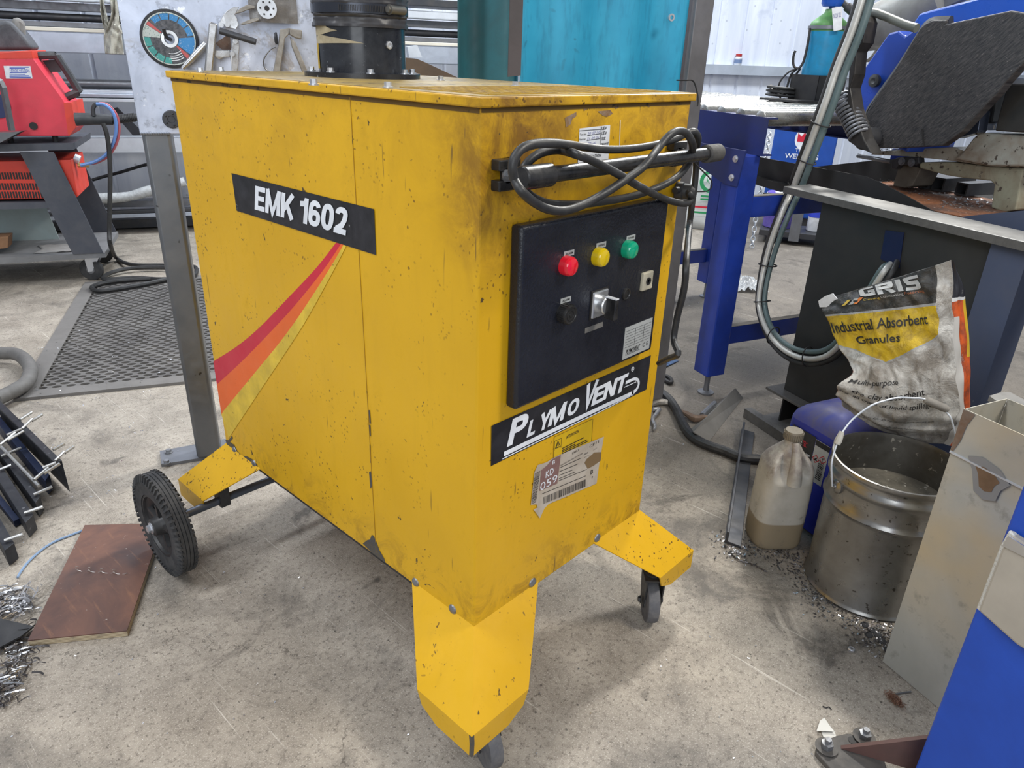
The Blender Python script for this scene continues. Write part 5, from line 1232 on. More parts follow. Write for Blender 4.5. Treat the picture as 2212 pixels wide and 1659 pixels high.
ec = [(0.648, 3.239, 0.79), (0.655, 3.235, 0.74), (0.651, 3.238, 0.655), (0.637, 3.245, 0.546), (0.614, 3.256, 0.412), (0.59, 3.268, 0.274), (0.584, 3.271, 0.204), (0.7432, 3.7293, 0.0235), (0.7365, 3.577, 0.0235), (0.7742, 3.4819, 0.0235), (0.8585, 3.4113, 0.0235), (0.9053, 3.3595, 0.0235), (0.9582, 3.3152, 0.0235), (0.9849, 3.2426, 0.0235), (0.9168, 3.1066, 0.0235), (0.8599, 3.0969, 0.0235), (0.7566, 3.1392, 0.0235), (0.6612, 3.2542, 0.0235), (0.5643, 3.3029, 0.0235), (0.5391, 3.3467, 0.0235), (0.6087, 3.4259, 0.0235), (0.7117, 3.4473, 0.0235), (0.815, 3.3976, 0.0235), (0.9003, 3.3011, 0.0235), (0.9189, 3.1999, 0.0235), (0.8278, 3.1356, 0.0235), (0.7219, 3.1131, 0.0235), (0.6037, 3.106, 0.0235), (0.4964, 3.1149, 0.0235), (0.4446, 3.139, 0.0235), (0.4378, 3.2065, 0.0235), (0.4836, 3.2515, 0.0235), (0.5576, 3.2533, 0.0235), (0.6688, 3.2139, 0.0235), (0.7249, 3.1775, 0.0235)]
o = B().tube(ec, .011, 8, smooth=5).build('earth_cable', M_cable)
tag(o, 'black cable hanging from the torch lead and looping on the floor beside the trolley', 'cable')
o = B().tube([(0.882, 4.68, 0.283), (1.022, 4.608, 0.333), (1.137, 4.55, 0.366), (1.266, 4.484, 0.408), (1.448, 4.391, 0.456)], .010, 8, smooth=4).build('rack_cable', M_cable)
tag(o, 'thin dark cable slung across the wall under the aluminium beam', 'cable')
o = B().tube([(-0.1958, 2.5903, 0.043), (-0.1295, 2.4854, 0.043), (-0.0933, 2.4463, 0.043), (-0.0808, 2.366, 0.043), (-0.0939, 2.2404, 0.043), (-0.1363, 2.1286, 0.043), (-0.1826, 2.0819, 0.043), (-0.2141, 2.0689, 0.04), (-0.2482, 2.051, 0.04)], .024, 14, smooth=6).build('rubber_hose', mat('dusty_grey_hose', (.115, .11, .105), .7, dirt=(.2, .19, .18), damt=.5, dscale=20))
tag(o, 'thick dusty grey hose curving on the floor beside the rubber mat', 'hose')

# ---------------------------------------------------------------- perforated rubber mat
mc = V(-.197, 2.086, 0); mu, mv = .94, 1.45
mt_ = thing('rubber_mat', 'black perforated rubber mat with a plain border on the floor behind the post', 'mat', mc + RS * mu / 2 + RT * mv / 2)
bd, ht = .062, .011
def MP(a, b, z): return mc + RS * a + RT * b + V(0, 0, z)
b = B()
for a0, a1, b0, b1 in ((0, mu, 0, bd), (0, mu, mv - bd, mv), (0, bd, bd, mv - bd), (mu - bd, mu, bd, mv - bd)):
    b.add([MP(a0, b0, 0), MP(a1, b0, 0), MP(a1, b1, 0), MP(a0, b1, 0), MP(a0, b0, ht), MP(a1, b0, ht), MP(a1, b1, ht), MP(a0, b1, ht)], [(3, 2, 1, 0), (4, 5, 6, 7), (0, 1, 5, 4), (1, 2, 6, 5), (2, 3, 7, 6), (3, 0, 4, 7)])
M_mat = mat('dusty_black_rubber', (.085, .080, .078), .8, dirt=(.20, .19, .18), damt=.7, dscale=6)
M_matb = mat('dusty_mat_border', (.17, .16, .152), .85, dirt=(.10, .095, .09), damt=.5, dscale=8)
b.build('border', M_matb, mt_, smooth=0)
b = B()
pa = .0435; nb = int((mv - 2 * bd) / (pa * .58)); pb_ = (mv - 2 * bd) / nb; na = int((mu - 2 * bd) / pa); pa = (mu - 2 * bd) / na
for j in range(nb):
    for i in range(na):
        ca = bd + (i + .5 + (.25 if j % 2 else -.25)) * pa; cb = bd + (j + .5) * pb_
        hexa = [(ca + pa * .5 * x, cb + pb_ * y) for x, y in ((-1, -.35), (0, -.65), (1, -.35), (1, .35), (0, .65), (-1, .35))]
        n = 12; vs = []; 
        hol = [(ca + .0165 * math.cos(2 * math.pi * k / n + math.pi + math.pi / 12 * 2), cb + .0105 * math.sin(2 * math.pi * k / n + math.pi + math.pi / 12 * 2)) for k in range(n)]
        o_ = [MP(x, y, ht - .001) for x, y in hexa]; h_ = [MP(x, y, ht - .001) for x, y in hol]; l_ = [MP(x, y, .001) for x, y in hol]
        base = len(b.v)
        fs = []
        for k in range(6):
            k2 = (k + 1) % 6
            fs += [(k, k2, 6 + (2 * k + 2) % 12, 6 + (2 * k + 1) % 12, 6 + 2 * k)]
        fs += [(6 + k, 6 + (k + 1) % 12, 18 + (k + 1) % 12, 18 + k) for k in range(12)]
        b.add(o_ + h_ + l_, fs)
b.build('perforated_field', M_mat, mt_, smooth=0, fixn=False)

# plywood, string
q = tr([(-0.2824, 1.1382, 0.016), (-0.1387, 1.0103, 0.016), (-0.3516, 0.6838, 0.016), (-0.504, 0.796, 0.016)])
pw = thing('plywood_board', 'rust-brown plywood board lying on the floor against the big wheel', 'board', sum(q, Vector()) / 4 - V(0, 0, .016))
def ply_mat():
    t = NT('rust_stained_plywood')
    co = t.coord()
    c = t.mix(t.step(t.noise(6, 5, .65, co, .5), .35, .65), (.085, .045, .038), (.185, .085, .055))
    c = t.mix(t.step(t.noise(3.2, 4, .6, t.coord('Object', loc=(4, 4, 0)), .4), .52, .66, 0, .8), c, (.055, .045, .048))
    c = t.mix(t.step(t.noise(1, 4, .6, t.coord('Object', (70, 8, 1), (0, 0, .5))), .58, .72, 0, .5), c, (.30, .14, .07))
    c = t.mix(t.step(t.noise(110, 3, .6, co), .70, .74, 0, .7), c, (.55, .5, .45))
    return t.fin(c, .6)
def edge_mat():
    t = NT('ply_edge')
    z = t.xyz()[2]
    w_ = t.math('SINE', t.math('MULTIPLY', z, 1900))
    c = t.mix(t.step(w_, -.3, .5), (.60, .50, .34), (.30, .22, .13))
    c = t.mix(t.step(t.noise(40, 4, .6), .5, .65, 0, .6), c, (.20, .16, .12))
    return t.fin(c, .8)
B().prism([p - V(0, 0, .0025) for p in q], (0, 0, -.0130)).build('core', edge_mat(), pw, smooth=0)
B().prism(q, (0, 0, -.0025)).build('face_veneer', ply_mat(), pw, smooth=0)
o = B().tube([(-0.4585, 1.0486, 0.003), (-0.4474, 1.0655, 0.003), (-0.4233, 1.0942, 0.003), (-0.3878, 1.1216, 0.003), (-0.3549, 1.1361, 0.003), (-0.3208, 1.1375, 0.003), (-0.2865, 1.1369, 0.003)], .0028, 6, smooth=5).build('blue_string', mat('pale_blue_string', (.22, .32, .48), .7))
tag(o, 'pale blue string on the floor leading to the plywood board', 'string')
# spring curl on the board
b = B().tube([V(*(-0.3616, 0.965, 0.022)) .lerp(V(*(-0.2869, 0.8733, 0.022)), k / 40) + V(0, 0, .007 * math.sin(k * .62)) + V(.007, -.006, 0) * math.cos(k * .62) for k in range(41)], .0007, 5)
tag(b.build('swarf_curl', mat('bright_swarf', (.72, .66, .60), .3, .9)), 'thin shiny swarf curl lying on the plywood board', 'swarf')

# ---------------------------------------------------------------- stack of steel flats with round studs
M_flat = mat('black_scale_steel', (.022, .024, .030), .5, .4, dirt=(.07, .07, .075), damt=.5, dscale=14, speck=(.16, .16, .17), samt=.66, sscale=60)
M_navy = mat('navy_tinted_steel', (.018, .028, .075), .45, .4, dirt=(.05, .06, .09), damt=.5, dscale=14)
M_stud = mat('bright_stud', (.50, .50, .49), .35, .7, dirt=(.25, .24, .22), damt=.5, dscale=60)
def flat(name, label, p, q, wv, z, th, studs, m=M_flat, lip=0, ext=.2):
    p, q = Vector(p), Vector(q)
    d = (q - p); d.z = 0; d.normalize(); wq = V(*wv); 
    far = p - d * ext
    r_ = thing(name, label, 'steel bar', (q + far) / 2 - V(0, 0, z), 'steel flats with welded studs')
    B().prism([far, q, q + wq, far + wq], (0, 0, -th)).build('flat', m, r_, smooth=0, bevel=.001)
    if lip:
        B().prism([far + wq, q + wq, q + wq * .93, far + wq * .93], (0, 0, -lip)).build('flange', M_flat, r_, smooth=0)
    for a, b_ in studs:
        B().cyl(a, b_, .0042, n=12).build('stud', M_stud, r_)
    return r_
"""rows below: near edge line p->q, width vector, top height"""
flat('studded_channel', 'tall dark channel with shiny studs, furthest bar in the studded stack', (-0.2836, 1.805, 0.105), (-0.2706, 1.3526, 0.105), (0.0175, -0.0066, 0.0), .105, .006,
     [((-0.2625, 1.6804, 0.107), (-0.2247, 1.6989, 0.112)), ((-0.276, 1.6134, 0.107), (-0.2384, 1.6496, 0.112)), ((-0.2397, 1.6488, 0.107), (-0.2075, 1.6619, 0.112)), ((-0.2516, 1.4195, 0.107), (-0.2208, 1.4272, 0.112)), ((-0.2673, 1.3531, 0.107), (-0.2357, 1.3793, 0.112)), ((-0.2346, 1.3816, 0.107), (-0.2072, 1.3919, 0.112)), ((-0.3464, 1.5491, 0.107), (-0.2988, 1.5885, 0.112)), ((-0.317, 1.5994, 0.107), (-0.2779, 1.6023, 0.112)), ((-0.3233, 1.5636, 0.107), (-0.2785, 1.5837, 0.112)), ((-0.3011, 1.3361, 0.107), (-0.2699, 1.3316, 0.112)), ((-0.308, 1.3029, 0.107), (-0.2655, 1.3191, 0.112)), ((-0.3362, 1.2872, 0.107), (-0.2933, 1.3173, 0.112))], lip=.098, ext=.12)
flat('steel_flat', 'plain navy-black flat bar lying next to the tall studded channel', (-0.2969, 1.7292, 0.05), (-0.2982, 1.3686, 0.05), (0.0183, 0.0272, 0.0), .05, .045,
     [], M_navy)
flat('studded_flat', 'speckled dark flat bar in the middle of the studded stack', (-0.3445, 1.586, 0.05), (-0.3496, 1.2691, 0.05), (0.019, 0.0297, 0.0), .05, .045,
     [((-0.3468, 1.5829, 0.056), (-0.2944, 1.5869, 0.062)), ((-0.3423, 1.3048, 0.056), (-0.2984, 1.3033, 0.062))])
flat('studded_flat', 'speckled dark flat bar second nearest to the swarf pile', (-0.3856, 1.4643, 0.05), (-0.3939, 1.1919, 0.05), (0.0252, 0.0259, 0.0), .05, .045,
     [((-0.3689, 1.5047, 0.056), (-0.3417, 1.4987, 0.062)), ((-0.3837, 1.2294, 0.056), (-0.3447, 1.2181, 0.062))])
flat('steel_flat', 'navy tinted flat bar lying low between two studded bars', (-0.4086, 1.3878, 0.02), (-0.4054, 1.27, 0.02), (0.0149, 0.0064, 0.0), .02, .018, [], M_navy)
flat('studded_flat', 'black flat bar nearest the camera in the studded stack', (-0.4565, 1.2142, 0.05), (-0.4601, 1.1042, 0.05), (0.0239, 0.0156, 0.0), .05, .045,
     [((-0.4505, 1.1368, 0.056), (-0.4143, 1.1248, 0.062))])
o = B().cyl((-0.3375, 1.6144, 0.075), (-0.3207, 1.3371, 0.058), .0042, n=10).build('loose_rod', M_stud)
tag(o, 'long thin shiny rod lying along the studded bars', 'rod')

# swarf heaps and flakes
M_sw = mat('bright_swarf_heap', (.60, .60, .62), .3, .9)
M_swd = mat('dark_swarf', (.12, .11, .11), .4, .7)
def curls(name, label, pts, n, m, spread, size, w=.0016):
    b = B()
    for k in range(n):
        c = Vector(random.choice(pts)) + V(random.gauss(0, spread), random.gauss(0, spread), abs(random.gauss(0, spread * .25)))
        a = rnd(0, 6.28); rr = rnd(.3, 1) * size; t_ = rnd(-.8, .8); L_n = rnd(1.5, 5)
        d = V(math.cos(a), math.sin(a), .1); e = V(-math.sin(a), math.cos(a), 0)
        q_ = [c + d * rr * (i / 5 - .5) * 2 + e * rr * .5 * math.sin(i / 5 * L_n + t_) + V(0, 0, .002 + rr * .15 * (1 + math.cos(i / 5 * L_n))) for i in range(6)]
        wv_ = (V(0, 0, 1) * .7 + e * .5).normalized() * w * rnd(.6, 1.6)
        b.add([x for p in q_ for x in (p + wv_, p - wv_)], [(2 * i, 2 * i + 1, 2 * i + 3, 2 * i + 2) for i in range(5)])
    o = b.build(name, m, loc=tuple(Vector(pts[0]) * V(1, 1, 0) if False else V(pts[0][0], pts[0][1], 0)), fixn=False)
    tag(o, label, 'swarf', kind='stuff')
curls('swarf_heap', 'heap of bright metal swarf beside the plywood board', [(-0.5002, 0.9998, 0.0), (-0.5011, 0.9718, 0.0), (-0.4894, 0.9698, 0.0), (-0.4836, 0.945, 0.0), (-0.4811, 0.9237, 0.0), (-0.5021, 0.9444, 0.0), (-0.5133, 0.9555, 0.0), (-0.4959, 0.929, 0.0), (-0.4787, 0.9028, 0.0), (-0.5138, 0.9375, 0.0), (-0.4661, 0.9565, 0.0)], 230, M_sw, .018, .026, .0013)
curls('swarf_heap', 'bright metal swarf trailing down the lower left edge of the floor', [(-0.5155, 0.8249, 0.0), (-0.5256, 0.7937, 0.0), (-0.5369, 0.7651, 0.0), (-0.5506, 0.7478, 0.0), (-0.564, 0.7237, 0.0), (-0.5733, 0.7075, 0.0), (-0.5569, 0.7093, 0.0), (-0.5728, 0.675, 0.0), (-0.5811, 0.6903, 0.0), (-0.5436, 0.7257, 0.0), (-0.5402, 0.7881, 0.0)], 170, M_sw, .012, .018, .0010)
curls('dark_swarf', 'dark oily swarf under the bright swarf in the lower left corner', [(-0.5155, 0.8249, 0.0), (-0.5369, 0.7651, 0.0), (-0.564, 0.7237, 0.0), (-0.5769, 0.6932, 0.0), (-0.5043, 0.8307, 0.0), (-0.5031, 0.9642, 0.0)], 240, M_swd, .022, .015)
q = tr([(-0.5476, 0.9429, 0.018), (-0.526, 0.9037, 0.018), (-0.4837, 0.8301, 0.018), (-0.51, 0.8163, 0.018), (-0.5488, 0.8115, 0.018), (-0.5778, 0.8122, 0.018)])
o = B().prism(q, (0, 0, -.004)).build('steel_offcut', mat('dark_offcut', (.045, .045, .048), .5, .5, dirt=(.10, .10, .10), damt=.5, dscale=20), smooth=0)
tag(o, 'dark steel offcut plate lying on the swarf at the left edge', 'plate')

# ---------------------------------------------------------------- right hand group: everything there runs along u (68 deg) and v (-22 deg)
UA = math.radians(68)
DU = V(math.cos(UA), math.sin(UA), 0); DV = V(math.sin(UA), -math.cos(UA), 0)
M_blue = mat('royal_blue_machine_paint', (.012, .040, .30), .42, dirt=(.006, .016, .10), damt=.6, dscale=6, speck=(.10, .13, .22), samt=.72, sscale=50)
M_blued = mat('dark_blue_conveyor_paint', (.010, .022, .13), .45, dirt=(.03, .03, .045), damt=.6, dscale=5)
M_dust = mat('dusty_beam_top', (.17, .155, .135), .9, dirt=(.10, .09, .08), damt=.5, dscale=20)
M_roll = mat('zinc_roller', (.40, .40, .385), .28, .85, dirt=(.26, .24, .20), damt=.6, dscale=25)

# roller conveyor
L1 = V(1.65, .47, 0)
RB = V(*(1.6656, 0.3959), 0)
cv_ = thing('roller_conveyor', 'blue roller conveyor table behind the right side of the yellow machine', 'conveyor', L1 + DU * .6 + DV * .4)
ZR_ = .99; WC = .88; LC = 2.1
def rail_(o, flip, name):
    s_ = -1 if flip else 1
    b = B()
    for a0, a1, z0, z1 in ((0, .005, -.118, 0), (.005, .042, -.005, 0), (.005, .042, -.118, -.113)):
        q = [o + DV * s_ * a0 + V(0, 0, ZR_ + z0), o + DV * s_ * a1 + V(0, 0, ZR_ + z0), o + DV * s_ * a1 + V(0, 0, ZR_ + z1), o + DV * s_ * a0 + V(0, 0, ZR_ + z1)]
        b.prism(q, DU * LC)
    return b.build(name, M_blued, cv_, smooth=0)
rail_(RB, False, 'side_rail')
rail_(RB + DV * WC, True, 'side_rail')
for k in range(21):
    c = RB + DU * (.045 + .097 * k) + V(0, 0, ZR_ - .006)
    B().lathe([(.010, .006), (.022, .008), (.0245, .010), (.0245, WC - .010), (.022, WC - .008), (.010, WC - .006)], c, DV, 22).build('roller', M_roll, cv_)
def leg_(p, zt, zb=.085, h=.040):
    b = B().rbox(p + V(0, 0, (zt + zb) / 2), h, h, (zt - zb) / 2, 68)
    o = b.build('leg', M_blue, cv_, smooth=0, bevel=.004)
    B().lathe([(.030, 0), (.030, .006), (.012, .012), (.010, .03), (.010, zb + .001), (0, zb + .001)], V(p.x, p.y, 0), (0, 0, 1), 16).build('levelling_foot', M_mid, o)
    return o
LA = L1 + DV * .02
legs = [LA, LA + DV * (WC - .09), LA + DU * 1.0, LA + DU * 1.0 + DV * (WC - .09)]
for p in legs: leg_(p, .872)
B().prism([LA - DV * .046 + DU * a + V(0, 0, z) for a, z in ((-.06, .89), (.22, .89), (.22, .83), (.02, .775), (-.045, .775))], DV * .005).build('gusset', M_blued, cv_, smooth=0)
for a, z in ((-.02, .86), (-.015, .80)):
    B().hexbolt(LA - DV * .046 + DU * a + V(0, 0, z), -DV, .008, .007).build('gusset_bolt', M_bolt2, cv_)
def beam(a, b, z0, z1, w=.03):
    m = (a + b) / 2; d = (b - a)
    o = B().bar(a + V(0, 0, (z0 + z1) / 2), b + V(0, 0, (z0 + z1) / 2), w, z1 - z0).build('cross_beam', M_blue, cv_, smooth=0, bevel=.003)
    B().bar(a + V(0, 0, z1 + .0008), b + V(0, 0, z1 + .0008), w * .94, .0012).build('dust', M_dust, o, smooth=0)
beam(LA + DV * .0405, LA + DV * (WC - .13), .662, .733)
beam(LA + DV * .0405, LA + DV * (WC - .13), .195, .262)
beam(LA + DU + DV * .0405, LA + DU + DV * (WC - .13), .195, .262)
beam(LA + DU + DV * .0405, LA + DU + DV * (WC - .13), .842, .872)
beam(LA + DU * .0405 , LA + DU * .9595, .805, .845, .04)

# little gas cylinder rack standing on the rollers
gz = ZR_ + .0195
gc = V(*(2.579, 0.627), 0)
gk = thing('cylinder_carrier', 'black portable gas cylinder carrier with hooks standing on the conveyor rollers', 'carrier', gc + V(0, 0, gz))
bx_ = [gc + DU * a + DV * b for a, b in ((-.075, -.075), (.075, -.075), (.075, .075), (-.075, .075))]
M_blk = mat('black_painted_steel', (.016, .016, .018), .45, dirt=(.06, .055, .05), damt=.5, dscale=12)
B().prism([p + V(0, 0, gz) for p in [gc + DU * a + DV * b for a, b in ((-.11, -.20), (.11, -.20), (.11, .11), (-.11, .11))]], (0, 0, .008)).build('base_plate', M_blk, gk, smooth=0)
b = B()
for i in range(4):
    p, q = bx_[i], bx_[(i + 1) % 4]
    b.bar(p + V(0, 0, gz + .055), q + V(0, 0, gz + .055), .004, .094)
b.build('box_holder', M_blk, gk, smooth=0)
ztop = gz + .29
B().lathe([(.075, -.006), (.078, -.006), (.078, .006), (.075, .006)], gc + V(0, 0, ztop - .012), (0, 0, 1), 28, close=True).build('clamp_ring', M_mid, gk)
fw_ = (V(-.6635, -.678, 0) - gc).normalized(); sd_ = V(-fw_.y, fw_.x, 0) * -1
LL_ = lambda s_, f_, z_: gc + sd_ * s_ + fw_ * f_ + V(0, 0, z_)
if (LL_(1, 0, 0) - LL_(0, 0, 0)).dot(_R) < 0: sd_ = -sd_
B().tube([LL_(-.068, .04, ztop - .016), LL_(-.066, .052, ztop - .08), LL_(-.07, .055, ztop - .14), LL_(-.085, .055, ztop - .165), LL_(-.105, .055, ztop - .155), LL_(-.112, .055, ztop - .12), LL_(-.108, .055, ztop - .10)], .0055, 6, smooth=4).build('hook', M_blk, gk)
B().tube([LL_(-.085, .02, ztop - .165), LL_(-.12, .02, ztop - .18), LL_(-.147, .02, ztop - .215), LL_(-.150, .02, ztop - .25), LL_(-.132, .02, ztop - .29)], .004, 6, smooth=4).build('hook', M_blk, gk)
B().tube([LL_(-.17, .03, ztop - .235), LL_(-.16, .03, ztop - .262), LL_(-.135, .03, ztop - .272), LL_(-.118, .03, ztop - .255)], .0065, 6, smooth=4).build('hook', M_blk, gk)
B().tube([LL_(-.090, .0, ztop - .165), LL_(-.110, .0, ztop - .19), LL_(-.118, .0, ztop - .24), LL_(-.121, .0, ztop - .29 + .012)], .005, 6, smooth=4).build('frame_rod', M_blk, gk)
B().tube([LL_(-.078, .0, ztop - .165), LL_(-.095, .0, ztop - .20), LL_(-.105, .0, ztop - .25), LL_(-.107, .0, gz + .01)], .005, 6, smooth=4).build('frame_rod', M_blk, gk)
B().tube([LL_(-.140 + .055 * math.cos(k * .5), .03 + .02 * math.sin(k * .5), gz + .014 + .0012 * k) for k in range(34)], .0055, 6).build('coiled_lead', M_cable, gk)
gy_ = thing('gas_cylinder', 'small teal gas cylinder with green shoulder and blue valve cap in the black carrier', 'cylinder', gc + V(0, 0, gz + .01))
B().lathe([(.070, 0), (.0712, .006), (.0712, .262)], gc + V(0, 0, gz + .010), (0, 0, 1), 36).build('body', mat('teal_cylinder_paint', (.012, .26, .50), .35, dirt=(.03, .16, .26), damt=.5, dscale=20), gy_)
B().lathe([(.0713, .255), (.0713, .280), (.068, .288), (.054, .300), (.036, .314), (.026, .322), (.022, .336)], gc + V(0, 0, gz + .010), (0, 0, 1), 36).build('shoulder', mat('green_cylinder_paint', (.085, .26, .07), .45, dirt=(.10, .14, .08), damt=.5, dscale=20), gy_)
B().lathe([(.012, .332), (.012, .344), (.036, .344), (.044, .356), (.044, .50), (.03, .52), (0, .52)], gc + V(0, 0, gz + .010), (0, 0, 1), 30).build('valve_cap', mat('bright_blue_plastic', (.015, .10, .50), .25), gy_)
p = LL_(.042, .012, gz + .364)
B().lathe([(.010, -.02), (.012, .012), (.017, .015), (.017, .045), (.008, .046), (0, .044)], p, (sd_ * .8 - V(0, 0, .6) + fw_ * .2), 18).build('gauge', M_bpl, gy_)
ta_ = [LL_(-.001, .075, gz + .345), LL_(.036, .070, gz + .352), LL_(.052, .080, gz + .27), LL_(.022, .087, gz + .263)]
B().poly(ta_).build('paper_tag', M_paper, gy_, smooth=0, solid=.0008)
text('NOV 22', 'tag_print', M_pen, gy_, (lerp(ta_[3], ta_[0], .55) + fw_ * .002 + sd_ * .004, lerp(ta_[2], ta_[1], .55) + fw_ * .002 - sd_ * .004, lerp(ta_[3], ta_[0], .75) + fw_ * .002 + sd_ * .004))
# small jar on the wall rail
jr = V(*(5.646, 2.589), 1.1375)
ja = thing('jar', 'small white jar with red lid standing on the wall rail', 'jar', jr)
B().lathe([(.030, 0), (.032, .006), (.032, .055), (.024, .064), (.024, .068)], jr, (0, 0, 1), 20).build('body', mat('white_jar_plastic', (.62, .65, .70), .4, dirt=(.2, .22, .3), damt=.5, dscale=40), ja)
B().lathe([(.0325, .014), (.0325, .045)], jr, (0, 0, 1), 20).build('label', mat('blue_grey_jar_label', (.14, .20, .34), .5), ja)
B().lathe([(.025, .068), (.026, .070), (.026, .088), (0, .090)], jr, (0, 0, 1), 20).build('lid', mat('red_jar_lid', (.45, .03, .03), .4), ja)

# things seen under the conveyor, far back
sk_ = V(4.38, 2.03, 0)
ns_ = (V(-.6635, -.678, 0) - sk_).normalized(); ss_ = V(-ns_.y, ns_.x, 0)
if ss_.dot(_R) < 0: ss_ = -ss_
def sack_pt(u, v):
    a = u * 2 * math.pi; w_ = .20 * (1 - .25 * v ** 4) * (.92 + .08 * math.sin(v * 3.1)); d_ = .13 * (1 - .55 * v ** 2)
    if v < .08: w_ *= .82 + 2.2 * v; d_ *= .8 + 2.5 * v
    return sk_ + ss_ * math.copysign(abs(math.cos(a)) ** .7, math.cos(a)) * w_ + ns_ * math.copysign(abs(math.sin(a)) ** .7, math.sin(a)) * d_ + V(0, 0, .52 * v) + V(0, 0, 0) + ns_ * .012 * mnoise.noise(V(u * 9, v * 6, 0))
sa = thing('white_sack', 'white sack printed with a green round mark standing under the far conveyor', 'sack', sk_)
b = B().grid(sack_pt, 40, 24); b.f.append(tuple(range(40))); b.mi.append(0); b.f.append(tuple(24 * 41 + k for k in range(40))); b.mi.append(0)
b.build('sack_body', mat('white_woven_sack', (.58, .60, .60), .7, dirt=(.35, .36, .36), damt=.5, dscale=12), sa)
def onsack(x, z): return sk_ + ss_ * x + ns_ * .142 + V(0, 0, z)
M_grn = mat('green_print', (.02, .28, .10), .6)
q = []
b = B()
for k in range(32):
    a0, a1 = 2 * math.pi * k / 32, 2 * math.pi * (k + 1) / 32
    b.add([onsack(.02 + r_ * math.cos(a), .36 + r_ * math.sin(a)) for a in (a0, a1) for r_ in (.055, .082)], [(0, 1, 3, 2)])
b.build('round_mark', M_grn, sa, smooth=0)
text('KTL', 'print', M_grn, sa, (onsack(-.012, .345), onsack(.054, .345), onsack(-.012, .38)), bold=.01)
for z_, w_, m_ in ((.245, .05, M_grn), (.222, .05, M_grn), (.165, .09, M_red), (.125, .085, M_grn)):
    B().poly([onsack(.01 - w_, z_), onsack(.01 + w_, z_), onsack(.01 + w_, z_ + .014), onsack(.01 - w_, z_ + .014)]).build('printed_line', m_, sa, smooth=0)

bmq = V(*(4.796, 1.541), 0)
nb_ = (V(-.6635, -.678, 0) - bmq).normalized(); sb_ = V(-nb_.y, nb_.x, 0)
if sb_.dot(_R) < 0: sb_ = -sb_
bm_ = thing('blue_welding_set', 'bright blue welding set with a red and white maker mark behind the conveyor', 'welder', bmq)
def BMP(x, d, z): return bmq + sb_ * x - nb_ * d + V(0, 0, z)
b = B().add([BMP(x, d, z) for z in (.10, .80) for d in (0, .35) for x in (-.21, .225)], [(0, 1, 3, 2), (4, 6, 7, 5), (0, 4, 5, 1), (2, 3, 7, 6), (0, 2, 6, 4), (1, 5, 7, 3)])
b.build('housing', mat('cobalt_machine_paint', (.012, .075, .38), .4, dirt=(.01, .04, .2), damt=.4), bm_, smooth=0, bevel=.01)
B().add([BMP(x, d, z) for z in (.0, .10) for d in (.02, .33) for x in (-.17, .18)], [(0, 1, 3, 2), (4, 6, 7, 5), (0, 4, 5, 1), (2, 3, 7, 6), (0, 2, 6, 4), (1, 5, 7, 3)]).build('plinth', M_dark, bm_, smooth=0)
b = B()
for k in range(24):
    a0, a1 = 2 * math.pi * k / 24, 2 * math.pi * (k + 1) / 24
    b.add([BMP(.0, -.002, .665), BMP(.062 * math.cos(a0), -.002, .665 + .075 * math.sin(a0)), BMP(.062 * math.cos(a1), -.002, .665 + .075 * math.sin(a1))], [(0, 1, 2)])
b.build('maker_disc', M_white, bm_, smooth=0)
B().poly([BMP(x, -.004, .66 + z) for x, z in ((-.045, -.015), (.045, -.015), (.045, .045), (.02, .02), (0, .05), (-.02, .02), (-.045, .045))]).build('red_emblem', M_red, bm_, smooth=0)
text('TECH', 'lettering', M_white, bm_, (BMP(-.045, -.004, .572), BMP(.05, -.004, .572), BMP(-.045, -.004, .598)), bold=.01)
text('WELDING', 'lettering', M_white, bm_, (BMP(-.11, -.004, .525), BMP(.12, -.004, .525), BMP(-.11, -.004, .56)), bold=.012)
bb = thing('dark_cart', 'low dark steel cart on the floor behind the conveyor', 'cart', (4.4244, 1.4065, 0.0))
cc_ = V(*(4.3381, 1.3333, 0.0))
def CP(x, d, z): return cc_ + sb_ * x - nb_ * d + V(0, 0, z)
def cbox(x0, x1, d0, d1, z0, z1, nm, m, par):
    return B().add([CP(x, d, z) for z in (z0, z1) for d in (d0, d1) for x in (x0, x1)], [(0, 1, 3, 2), (4, 6, 7, 5), (0, 4, 5, 1), (2, 3, 7, 6), (0, 2, 6, 4), (1, 5, 7, 3)]).build(nm, m, par, smooth=0, bevel=.003)
cbox(-.20, .5, -.02, .27, .05, .09, 'deck', M_dark, bb)
cbox(.00, .07, -.03, -.022, .03, .52, 'upright', M_mid, bb)
cbox(-.22, .5, -.02, 0, .30, .34, 'side_bar', M_dark, bb)
for x_ in (-.12, .4):
    B().lathe([(0, -.015), (.024, -.015), (.024, .015), (0, .015)], CP(x_, .1, .0245), nb_, 20).build('wheel', M_rub, bb)
pt = thing('purple_tub', 'purple and white tub standing on the dark cart', 'tub', CP(-.09, .10, .0905))
B().lathe([(.085, 0), (.10, .004), (.105, .16), (.105, .24), (0, .24)], CP(-.09, .14, .0905), (0, 0, 1), 28).build('body', mat('purple_label', (.10, .06, .36), .5, dirt=(.3, .3, .5), damt=.3, dscale=25), pt)
B().lathe([(.107, .165), (.107, .235), (0, .245)], CP(-.09, .14, .0905), (0, 0, 1), 28).build('white_band', M_paper, pt)
text('ULTRA FINE', 'print', M_white, pt, (CP(-.16, .032, .19), CP(-.06, .032, .19), CP(-.16, .032, .21)), bold=.01)
wt_ = thing('white_bottle', 'white bottle with bright blue label on the dark cart, right of the purple tub', 'bottle', CP(.16, .1, .0905))
B().lathe([(.05, 0), (.055, .006), (.055, .2), (.02, .24), (.02, .26), (0, .26)], CP(.16, .12, .0905), (0, 0, 1), 24).build('body', M_paper, wt_)
